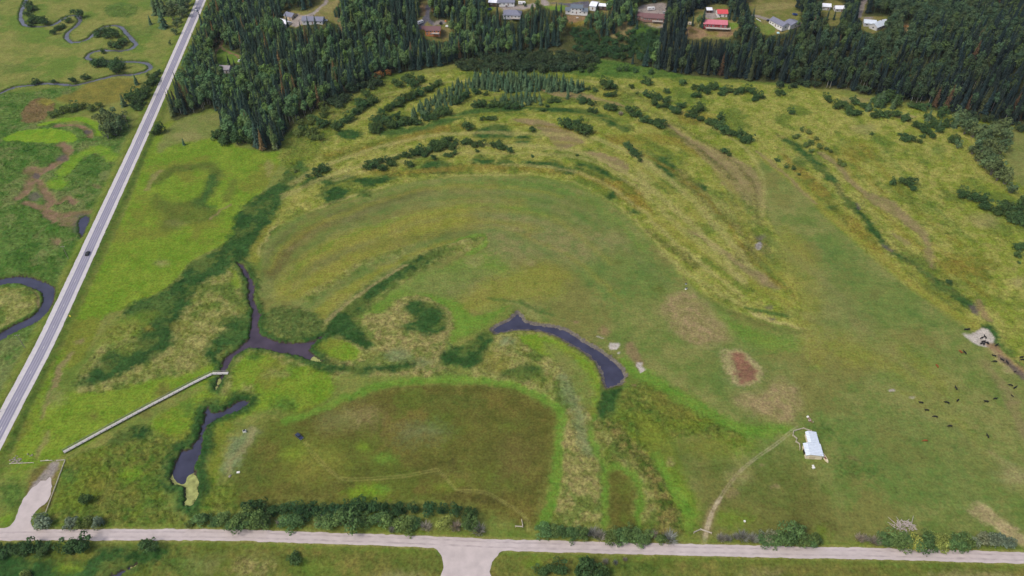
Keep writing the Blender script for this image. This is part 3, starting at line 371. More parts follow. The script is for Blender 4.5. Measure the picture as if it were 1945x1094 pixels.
 ('S','dirt',M('2647 2915 2667 2835 2695 2777 2732 2682'),2,0.9,1,None,6),
 ('S','wetmud',M('2668 2808 2696 2750 2723 2664'),2,0.8,1,None,4.5),
 ('S','paledry',M('2637 2863 2653 2777 2665 2716'),2,0.6,1,None,3),
 ('P','sand',M('1998 2584 1993 2576 1985 2572 1976 2572 1971 2576 1971 2584 1976 2591 1985 2595 1993 2595 1999 2591'),1,1,1,None),
 ('P','sand',M('2075 2541 2071 2538 2063 2536 2055 2536 2049 2538 2047 2541 2051 2544 2059 2546 2067 2546 2073 2544'),1,0.7,1,None),
 ('P','sand',M('534 2899 555 2936 585 2944 595 2928 562 2891 538 2879'),0.7,1,1,None),
 ('P','dirt',M('621 2928 666 2936 692 2863 710 2777 712 2731 674 2720 661 2777 627 2847'),2,0.7,1,None),
 ('P','sand',M('671 2785 693 2777 720 2724 690 2708'),0.8,1,1,None),
 ('S','sand',M('476 2973 516 2965'),0.8,0.8,1,None,1),
 ('P','dirt',M('564 3027 555 3007 536 2995 514 2995 498 3007 492 3027 501 3047 520 3059 542 3059 559 3047'),3,0.6,1,None),
 ('P','sand',M('583 2859 581 2855 578 2852 573 2852 570 2855 569 2859 571 2864 575 2867 579 2867 582 2864'),0.6,1,1,None),
 ('P','dirt',M('664 2616 661 2610 655 2606 648 2606 643 2610 642 2616 645 2622 651 2626 658 2626 663 2622'),1,0.7,1,None),
 ('P','dirt',M('387 3095 383 3088 374 3083 363 3083 354 3088 351 3095 355 3103 364 3108 375 3108 384 3103'),2,0.6,1,None),
 ('P','stone',M('1606 3793 1595 3768 1579 3752 1565 3752 1557 3768 1558 3793 1569 3819 1585 3835 1600 3835 1608 3819'),1.2,1,1,None),
 ('P','wetmud',M('1645 3882 1635 3862 1618 3850 1601 3850 1590 3862 1590 3882 1600 3901 1617 3914 1634 3914 1645 3901'),2,0.8,1,None),
 ('P','paletan',M('1370 3192 1429 3183 1515 3104 1639 3061 1664 3044 1577 3053 1442 3113'),1.5,1,1,None),
 ('P','wetmud',M('1517 3122 1512 3115 1502 3111 1491 3111 1483 3115 1481 3122 1486 3128 1496 3132 1507 3132 1515 3128'),1,0.7,1,None),
 ('S','darkgreen',M('1376 3215 1447 3192 1515 3161 1584 3135'),2,0.8,1,None,3),
 ('P','wetmud',M('1523 3215 1516 3204 1502 3198 1487 3198 1476 3204 1474 3215 1481 3225 1495 3232 1510 3232 1521 3225'),2,0.6,1,None),
 ('S','darkgrass',M('1147 3306 1248 3192 1355 3126 1510 3027 1624 3010'),3,0.5,1,None,3),
 ('S','darkgreen',M('-133 3306 -39 3274 39 3260 115 3192 236 3148'),2,0.6,1,None,2.5),
 ('P','darkbrown',M('1428 1797 1402 1773 1352 1758 1294 1758 1252 1773 1241 1797 1266 1822 1318 1837 1376 1837 1418 1822'),12,0.3,1,None),
 ('S','sandtrack',M('827 1711 855 1784 892 1863 946 1944 1002 2014 1084 2100 1183 2178 1291 2253 1374 2320 1423 2352'),0.6,0.5,0,None,0.5),
 ('S','sandtrack',M('839 1711 867 1784 904 1863 959 1944 1015 2014 1081 2085 1179 2163 1287 2237 1370 2303 1418 2335'),0.6,0.5,0,None,0.5),
 ('S','dirtgrass',M('831 1711 861 1784 899 1871 932 1917'),1.5,0.6,0,None,4),
 ('P','dirtgrass',M('1033 1972 1024 1957 1005 1948 984 1948 969 1957 966 1972 975 1987 994 1996 1015 1996 1030 1987'),4,0.6,1,None),
 ('P','tan',M('1104 2058 1090 2037 1063 2025 1032 2025 1011 2037 1006 2058 1019 2078 1047 2091 1078 2091 1100 2078'),5,0.5,1,None),
 ('P','dirtgrass',M('1209 2128 1203 2121 1194 2117 1183 2117 1175 2121 1174 2128 1179 2135 1188 2140 1199 2140 1207 2135'),2,0.8,1,None),
 ('P','tan',M('777 2137 773 2130 764 2126 755 2126 748 2130 747 2137 751 2144 759 2149 768 2149 775 2144'),2,0.7,1,None),
 ('P','dirtgrass',M('1227 2000 1221 1992 1210 1987 1198 1987 1190 1992 1188 2000 1194 2009 1205 2014 1217 2014 1226 2009'),2,0.7,1,None),
 ('S','sandtrack',M('828 1711 856 1784 892 1863 947 1944'),0.7,0.9,0,None,0.8),
 ('S','sandtrack',M('839 1711 867 1784 903 1863 958 1944'),0.7,0.9,0,None,0.8),
 ('S','brightgrass',M('-1523 3616 -1479 3830 -1230 4157 -678 4469 -94 4528 375 4419 678 4123 842 3761'),4,0.32,1,None,3.43),
 ('S','yellowgrass',M('-1495 3573 -1464 3802 -1192 4091 -658 4434 -89 4470 333 4357'),4,0.49,1,None,4.44),
 ('S','tanpasture',M('-1425 3759 -1171 4050 -635 4336 -103 4408 330 4299 604 4030 777 3718 952 3405'),4,0.4,1,None,4.14),
 ('S','greenpasture',M('-1366 3703 -1139 3995 -626 4309 -112 4363 285 4251 562 3981'),4,0.53,1,None,5.85),
 ('S','tanpasture',M('-604 4256 -109 4291 278 4213 546 3942'),4,0.43,1,None,5.57),
 ('S','brightgrass',M('-1374 3416 -1304 3631 -1069 3903 -576 4168 -108 4253 234 4133'),4,0.43,1,None,2.49),
 ('S','yellowgrass',M('-1014 3846 -587 4138 -124 4186 237 4108 465 3853 616 3631'),4,0.33,1,None,4.88),
 ('S','tanpasture',M('-1310 3359 -1215 3545 -982 3789 -551 4076 -129 4149 191 4043'),4,0.34,1,None,3.6),
 ('S','yellowgrass',M('-1271 3319 -1172 3479 -957 3747 -538 4011 -139 4079 170 3987'),4,0.38,1,None,5.49),
 ('S','yellowgrass',M('-1133 3437 -914 3710 -539 3970 -136 4048 151 3947'),4,0.36,1,None,4.95),
 ('S','yellowgrass',M('-901 3666 -503 3916 -146 3993 125 3871 358 3702 489 3530 631 3299'),4,0.48,1,None,2.4),
 ('S','greenpasture',M('-1202 3235 -1088 3370 -866 3610 -489 3854 -129 3953 112 3835 305 3652 431 3483 593 3281'),4,0.54,1,None,5.57),
 ('S','duskgrass',M('1637 3893 1833 3624 1998 3237'),5,0.36,1,None,6.47),
 ('S','tanpasture',M('1546 3767 1692 3713 1881 3459 2039 3091'),5,0.32,1,None,7.64),
 ('S','greenpasture',M('1464 3573 1745 3543 1926 3301'),5,0.29,1,None,3.88),
 ('S','duskgrass',M('1794 3381 1969 3152'),5,0.39,1,None,8.92),
 ('S','tanpasture',M('1841 3228 2010 3010 2150 2693 2183 2444'),5,0.39,1,None,5.98),
 ('S','tanpasture',M('1611 3165 1885 3083 2049 2875'),5,0.3,1,None,7.73),
 ('S','tanpasture',M('1928 2944 2086 2746 2215 2458'),5,0.39,1,None,6.94),
 ('S','yellowgrass',M('1816 2761 1968 2812 2121 2623 2246 2347 2273 2128'),5,0.26,1,None,6.0),
 ('S','greenpasture',M('1773 2591 2007 2686 2155 2506'),5,0.34,1,None,5.59),
 ('S','yellowgrass',M('2044 2566 2188 2393'),5,0.26,1,None,4.06),
 ('S','tanpasture',M('2079 2451 2219 2286 2331 2043'),5,0.39,1,None,6.35),
 ('S','greenpasture',M('1976 2389 2112 2341 2248 2183'),5,0.37,1,None,7.35),
 ('S','greenpasture',M('1911 2200 2145 2235 2277 2084'),5,0.28,1,None,7.65),
 ('S','cattail',M('-1344 2513 -1378 2530 -1416 2520 -1439 2485 -1464 2451 -1514 2441 -1543 2475 -1566 2478 -1552 2417 -1546 2344 -1541 2270 -1565 2223 -1607 2198 -1608 2146 -1605 2087 -1603 2037 -1575 2012 -1517 1997 -1497 1944 -1487 1900 -1457 1887 -1438 1925 -1431 1972 -1463 2043 -1491 2087 -1504 2161 -1506 2223 -1512 2286 -1517 2344 -1495 2383 -1453 2414 -1416 2424 -1384 2451 -1353 2485 -1344 2513'),2.5,0.95,1,None,8),
 ('S','cattail_lite',M('-1720 3629 -1671 3548 -1616 3463 -1581 3377 -1547 3260 -1517 3192 -1492 3061 -1480 2956 -1506 2903 -1539 2863 -1569 2816 -1574 2777 -1558 2712 -1565 2656 -1564 2591 -1542 2580 -1535 2649 -1530 2731 -1519 2792 -1493 2855 -1444 2887 -1399 2883 -1308 2863 -1232 2847 -1139 2816 -1060 2777 -1016 2785 -1070 2832 -1114 2879 -1094 2924 -1057 2977 -1039 3023 -1076 2981 -1103 2952 -1165 2940 -1221 2932 -1296 2940 -1369 2973 -1424 3015 -1453 3095 -1448 3161 -1485 3210 -1529 3320 -1553 3415 -1598 3493 -1652 3573 -1701 3634 -1720 3629'),2.5,0.9,1,None,5),
 ('P','southmeadow',M('-3607 1726 -2223 1711 -1080 1711 -346 1683 -298 1333 -3284 1333'),2,1,0,None),
 ('P','southmeadow',M('-51 1659 2174 1613 3393 1587 3032 1135 -78 1333'),2,1,0,None),
 ('P','cattail',M('-2226 1671 -2056 1647 -1887 1623 -1808 1647 -1783 1696 -1532 1696 -1478 1671 -1513 1642 -1609 1628 -1683 1587 -1719 1541 -2153 1529'),4,1,1,None),
 ('P','lime',M('-1819 1599 -1822 1580 -1845 1568 -1881 1568 -1915 1580 -1935 1599 -1932 1619 -1909 1631 -1873 1631 -1838 1619'),5,0.8,1,None),
 ('P','lime',M('-1793 1666 -1797 1655 -1817 1648 -1845 1648 -1870 1655 -1884 1666 -1880 1678 -1861 1685 -1832 1685 -1807 1678'),4,0.7,1,None),
 ('P','drygrass',M('-1017 1599 -1026 1571 -1061 1555 -1110 1555 -1154 1571 -1177 1599 -1170 1627 -1134 1645 -1084 1645 -1039 1627'),8,0.9,1,None),
 ('P','greentall',M('-1327 1623 -1336 1595 -1375 1578 -1429 1578 -1480 1595 -1506 1623 -1499 1651 -1460 1669 -1404 1669 -1353 1651'),8,0.6,1,None),
 ('P','duskgrass',M('-1247 1623 -1252 1603 -1277 1591 -1313 1591 -1346 1603 -1363 1623 -1358 1643 -1333 1655 -1296 1655 -1264 1643'),8,0.7,1,None),
 ('P','tan',M('-381 1564 -397 1553 -440 1546 -495 1546 -540 1553 -558 1564 -542 1575 -499 1582 -444 1582 -399 1575'),6,0.7,1,None),
 ('P','darkgrass',M('-409 1623 -429 1609 -484 1600 -552 1600 -609 1609 -633 1623 -613 1637 -558 1646 -489 1646 -432 1637'),8,0.6,1,None),
 ('P','brightgrass',M('-741 1599 -754 1580 -796 1568 -851 1568 -898 1580 -919 1599 -906 1619 -864 1631 -808 1631 -761 1619'),10,0.5,1,None),
 ('P','lime',M('151 1623 142 1606 119 1596 92 1596 70 1606 62 1623 70 1640 93 1650 121 1650 143 1640'),6,0.6,1,None),
 ('P','greentall',M('640 1599 612 1580 544 1568 462 1568 397 1580 373 1599 400 1619 469 1631 552 1631 618 1619'),10,0.5,1,None),
 ('P','brownstain',M('1305 1587 1275 1573 1207 1565 1125 1565 1061 1573 1039 1587 1067 1601 1137 1610 1219 1610 1284 1601'),8,0.5,1,None),
 ('P','tan',M('1145 1571 1126 1563 1081 1558 1026 1558 983 1563 968 1571 987 1579 1033 1584 1087 1584 1130 1579'),6,0.5,1,None),
 ('P','brownstain',M('1527 1587 1505 1573 1458 1565 1404 1565 1362 1573 1350 1587 1371 1601 1418 1610 1474 1610 1515 1601'),8,0.5,1,None),
 ('P','tan',M('2114 1562 2075 1551 1984 1544 1875 1544 1790 1551 1761 1562 1799 1572 1891 1579 2000 1579 2086 1572'),6,0.7,1,None),
 ('P','greentall',M('1896 1618 1859 1611 1768 1607 1658 1607 1570 1611 1538 1618 1575 1625 1666 1629 1777 1629 1865 1625'),4,0.6,1,None),
 ('P','darkgrass',M('-748 1642 -782 1636 -871 1633 -982 1633 -1072 1636 -1108 1642 -1075 1648 -986 1651 -874 1651 -784 1648'),3,0.6,1,None),
 ('S','verge',M('-2995 1736 -2245 1753 -1784 1756 -1090 1750 -281 1718 518 1691 1645 1664 2974 1623'),3,0.75,0,None,11),
 ('S','paletan',M('-2995 1736 -2245 1753 -1784 1756 -1090 1750 -281 1718 518 1691 1645 1664 2974 1623'),1.2,0.5,0,None,6.8),
 ('P','brownstain',M('-2277 2058 -2224 2131 -2149 2131 -2095 1930 -2105 1890 -2178 1903'),2.5,0.8,1,None),
 ('P','dirtgrass',M('-2220 2000 -2207 2058 -2196 2107 -2171 2119 -2143 2058 -2132 2000 -2138 1972'),4,0.9,1,None),
 ('S','gravelyard',M('-2189 1986 -2183 2037 -2177 2078 -2174 2125'),2.5,0.9,1,None,5.5),
 ('S','dirtgrass',M('-2276 2161 -2282 2254 -2293 2318'),2.5,0.6,1,None,3),
 ('P','dirtgrass',M('-2168 1771 -2174 1762 -2196 1757 -2228 1757 -2256 1762 -2270 1771 -2265 1780 -2242 1786 -2211 1786 -2183 1780'),2,0.7,1,None),
 ('P','forestfloor',M('-3825 10807 -3334 8623 -3171 7849 -3052 7049 -2940 6363 -2807 5767 -2741 5429 -2644 5455 -2479 5612 -2297 5429 -2237 5149 -2027 5046 -1877 4932 -1767 4970 -1760 5205 -1688 5455 -1573 5630 -1467 5767 -1250 6105 -1039 6258 -673 6363 -349 6525 134 6637 428 6685 762 6581 1263 6363 1525 6237 1968 6135 2406 6055 2821 5932 2975 5856 3205 5761 3417 5630 3552 5542 3769 5455 4057 5311 4829 4857 7914 9882'),3,1,1,None),
 ('P','yardgrass',M('-2069 7142 -1963 7084 -1889 7143 -1919 7443 -1652 7430 -1662 7249 -1689 7106 -1666 6941 -1574 6922 -1565 6812 -1606 6795 -1704 6839 -1731 6743 -1804 6788 -1922 6810 -1991 6807 -2077 6857 -2173 6934 -2192 7055 -2140 7162'),2,1,1,None),
 ('P','yardgrass',M('-842 7442 -819 7442 -790 7227 -792 7074 -745 7014 -613 7078 -588 7015 -587 6837 -812 6810 -826 6874 -894 6899 -894 6994 -841 7049 -867 7105 -885 7264'),2,1,1,None),
 ('P','yardgrass',M('-248 7448 255 7446 431 7445 841 7443 821 7191 715 7119 688 7025 531 7053 501 7165 320 7244 252 7292 239 7231 101 7183 77 7088 -25 7093 -94 7192 -220 7184 -256 7244'),2,1,1,None),
 ('P','yardgrass',M('756 7429 855 7354 937 7296 923 7201 894 7100 843 7190 763 7202'),2,1,1,None),
 ('P','gravelyard',M('1242 7204 1330 7259 1387 7258 1478 7256 1454 7011 1418 6881 1360 6844 1243 6945 1178 7017 1193 7125'),2,1,1,None),
 ('P','yardgrass',M('1721 7082 1827 7108 1854 7192 2059 7190 2007 6941 2082 6852 2075 6754 1994 6632 1811 6661 1725 6659 1606 6686 1609 6814 1639 6885 1680 6904'),2,1,1,None),
 ('P','yardgrass',M('2274 7420 2762 7414 2698 7140 2716 7042 2663 6853 2677 6748 2534 6694 2490 6635 2372 6626 2271 6659 2256 6753 2212 6775 2259 7006'),2,1,1,None),
 ('P','yardgrass',M('2996 7321 3105 7319 3174 7230 3110 6979 2990 6742 2889 6731 2930 6902 2889 6984'),2,1,1,None),
 ('P','yardgrass',M('3452 7400 3487 7399 3325 7030 3264 6949 3336 6934 3474 6918 3482 6851 3384 6670 3237 6559 3144 6662 3229 6816 3210 6923 3287 7100'),2,1,1,None),
 ('P','paledry',M('3557 6757 3637 6769 3634 6704 3579 6590 3523 6655'),2,1,1,None),
 ('P','lawn',M('-2789 6978 -2743 6896 -2726 6816 -2632 6724 -2490 6608 -2446 6483 -2535 6434 -2493 6266 -2557 6266 -2648 6434 -2726 6533 -2764 6698 -2775 6870'),2,1,1,None),
 ('P','gravelyard',M('-2056 7079 -1945 6991 -1863 7070 -1815 7392 -1774 7390 -1838 7026 -1883 6941 -1938 6930 -1940 6847 -1993 6817 -2056 6901'),1.2,1,1,None),
 ('P','tan',M('-1831 7169 -1695 7340 -1661 7206 -1692 7092 -1692 6995 -1792 7081'),2,0.5,1,None),
 ('P','dirtgrass',M('-1664 6928 -1572 6945 -1560 6814 -1546 6649 -1567 6643 -1585 6760 -1642 6860'),2,0.8,1,None),
 ('S','asphaltpath',M('-813 7443 -805 7269 -815 7175 -812 7070 -833 7001 -865 6932'),0.6,1,1,None,3.4),
 ('S','asphaltpath',M('-812 7070 -778 7020 -744 6993'),0.6,1,1,None,4),
 ('P','dirt',M('-879 7265 -831 7243 -831 7066 -864 7059'),1.5,0.8,1,None),
 ('P','gravelyard',M('-745 7014 -701 7044 -612 7057 -611 7023 -699 6990 -743 6973'),1.2,1,1,None),
 ('P','dirtgrass',M('-648 6968 -609 6977 -599 6870 -660 6857'),1.5,1,1,None),
 ('P','gravelyard',M('-124 7288 -25 7267 136 7278 252 7292 239 7248 101 7213 44 7216 -83 7206 -118 7254'),1.2,1,1,None),
 ('P','gravelyard',M('284 7416 334 7357 372 7260 308 7254 275 7322'),1,1,1,None),
 ('P','asphaltpath',M('362 7309 540 7283 586 7282 750 7326 742 7211 679 7205 676 7259 560 7227 515 7255'),1,1,1,None),
 ('P','lawn',M('319 7236 383 7251 510 7255 513 7195 450 7183 364 7202'),1.5,1,1,None),
 ('P','lawn',M('-245 7310 -204 7282 -169 7248 -180 7182 -232 7199'),1.5,1,1,None),
 ('P','dirt',M('515 7128 606 7117 714 7119 700 7065 619 7029 535 7059'),2,1,1,None),
 ('P','ochretall',M('518 7047 608 7029 694 7051 686 7006 606 6984 528 7001'),3,0.8,1,None),
 ('P','dirtgrass',M('972 6921 1031 7061 1115 7060 1138 7003 1098 6834 880 6861'),3,0.9,1,None),
 ('P','greentall',M('1126 6848 1213 6909 1343 6841 1362 6745 1297 6612 1141 6684'),5,0.8,1,None),
 ('P','dirtgrass',M('1239 6960 1379 6932 1410 6911 1372 6855 1300 6905'),2,1,1,None),
 ('P','gravelyard',M('1836 7094 1911 7135 1940 7051 1932 6928 1803 6921'),1.2,1,1,None),
 ('P','dirt',M('1613 6805 1750 6782 2022 6722 1991 6651 1814 6686 1726 6665 1601 6693'),2,1,1,None),
 ('P','darkbrown',M('1705 6740 1695 6724 1673 6717 1648 6722 1628 6737 1622 6756 1632 6771 1654 6778 1680 6773 1699 6758'),2,0.9,1,None),
 ('P','ochre',M('1878 6713 1865 6700 1836 6695 1802 6700 1775 6711 1766 6726 1778 6739 1807 6744 1842 6740 1869 6728'),2,0.8,1,None),
 ('P','lawn',M('1974 6830 2069 6813 2063 6748 2013 6731 2006 6761 1967 6789'),1.2,1,1,None),
 ('S','gravelyard',M('2236 6959 2298 6938 2354 6897 2386 6870'),1,1,1,None,5),
 ('P','tan',M('2323 7158 2504 7270 2725 7239 2687 7140 2454 7073 2306 7019'),4,0.5,1,None),
 ('P','lawn',M('2238 6871 2328 6785 2403 6781 2402 6674 2364 6641 2279 6672 2247 6763'),2,0.6,1,None),
 ('S','gravelyard',M('3482 7444 3422 7312 3360 7198 3284 7058 3226 6936'),1,1,1,None,5.5),
 ('P','gravelyard',M('3266 6908 3359 6920 3345 6880 3285 6868'),1,1,1,None),
 ('S','dirt',M('-2783 6964 -2765 6856 -2751 6711 -2734 6609 -2699 6508'),0.8,1,1,None,2.6),
 ('S','dirt',M('-2749 6829 -2696 6750 -2642 6698 -2552 6634 -2502 6571'),0.8,1,1,None,1.8)]
YTREES=[(-206.7,680.5,17,'spruce','spruce standing before the white metal-roofed house at top left'),
 (-184.7,668.3,14,'spruce','spruce before the middle of the long slate-roofed house'),
 (-174.8,657.2,22,'spruce','tall spruce before the right half of the long slate-roofed house'),
 (-192.2,668.4,13,'spruce','spruce before the left end of the long slate-roofed house'),
 (-161.2,691.8,9,'spruce','right small spruce on the dirt right of the curved drive'),
 (-164.4,692.8,8,'spruce','left small spruce on the dirt right of the curved drive'),
 (-167.4,666.9,12,'spruce','spruce below the white pickup'),
 (-152.5,669.1,14,'spruce','spruce beside the dirt path right of the white pickup'),
 (24.3,714.8,15,'aspen','big leafy tree right of the grey hip-roofed house'),
 (19.2,712.3,13,'aspen','leafy tree below the drive of the grey hip-roofed house'),
 (-13.9,710.5,18,'spruce','spruce left of the grey hip-roofed house'),
 (42,712.6,13,'spruce','left spruce of the pair beside the white two-storey house'),
 (46.7,709.6,15,'spruce','right spruce of the pair beside the white two-storey house'),
 (12.4,725.2,4.5,'willow','dark garden bush right of the long white trailer'),
 (55.7,714.4,5,'willow','garden bush before the white two-storey house'),
 (166.8,681.7,13,'spruce','spruce right of the cream box trailer'),
 (175,678.2,19,'spruce','tall spruce at the left end of the red house'),
 (201,687.7,14,'spruce','left spruce behind the red house lawn'),
 (204.8,684.4,16,'spruce','middle spruce behind the red house lawn'),
 (208.6,678.6,20,'spruce','tall spruce at the right end of the red house lawn'),
 (211,670.5,24,'spruce','left one of two towering spruces between red and grey-roofed houses'),
 (216.4,667.1,25,'spruce','right one of two towering spruces between red and grey-roofed houses'),
 (171.3,678.6,13,'aspen','aspen before the left end of the red house'),
 (290.9,684.9,13,'spruce','spruce below the left white-roofed shed'),
 (296.9,684.7,11,'spruce','spruce between the two white-roofed sheds'),
 (303.4,684.6,15,'spruce','spruce below the right white-roofed shed'),
 (310.6,689.8,15,'spruce','spruce right of the two white-roofed sheds'),
 (259.2,669,9,'aspen','aspen before the right wing of the grey-roofed angled house'),
 (265.6,671.3,9,'aspen','aspen right of the grey-roofed angled house'),
 (339.5,665.7,11,'aspen','aspen at the right corner of the pale metal-roofed house'),
 (347,664.3,12,'aspen','aspen left of the stack of sawn logs'),
 (-253.7,638.6,13,'spruce','dark spruce at the right wall of the forest cabin'),
 (-247.1,633.8,12,'spruce','spruce between forest cabin and white car'),
 (-259.7,627.8,11,'spruce','spruce at the left wall of the forest cabin')]
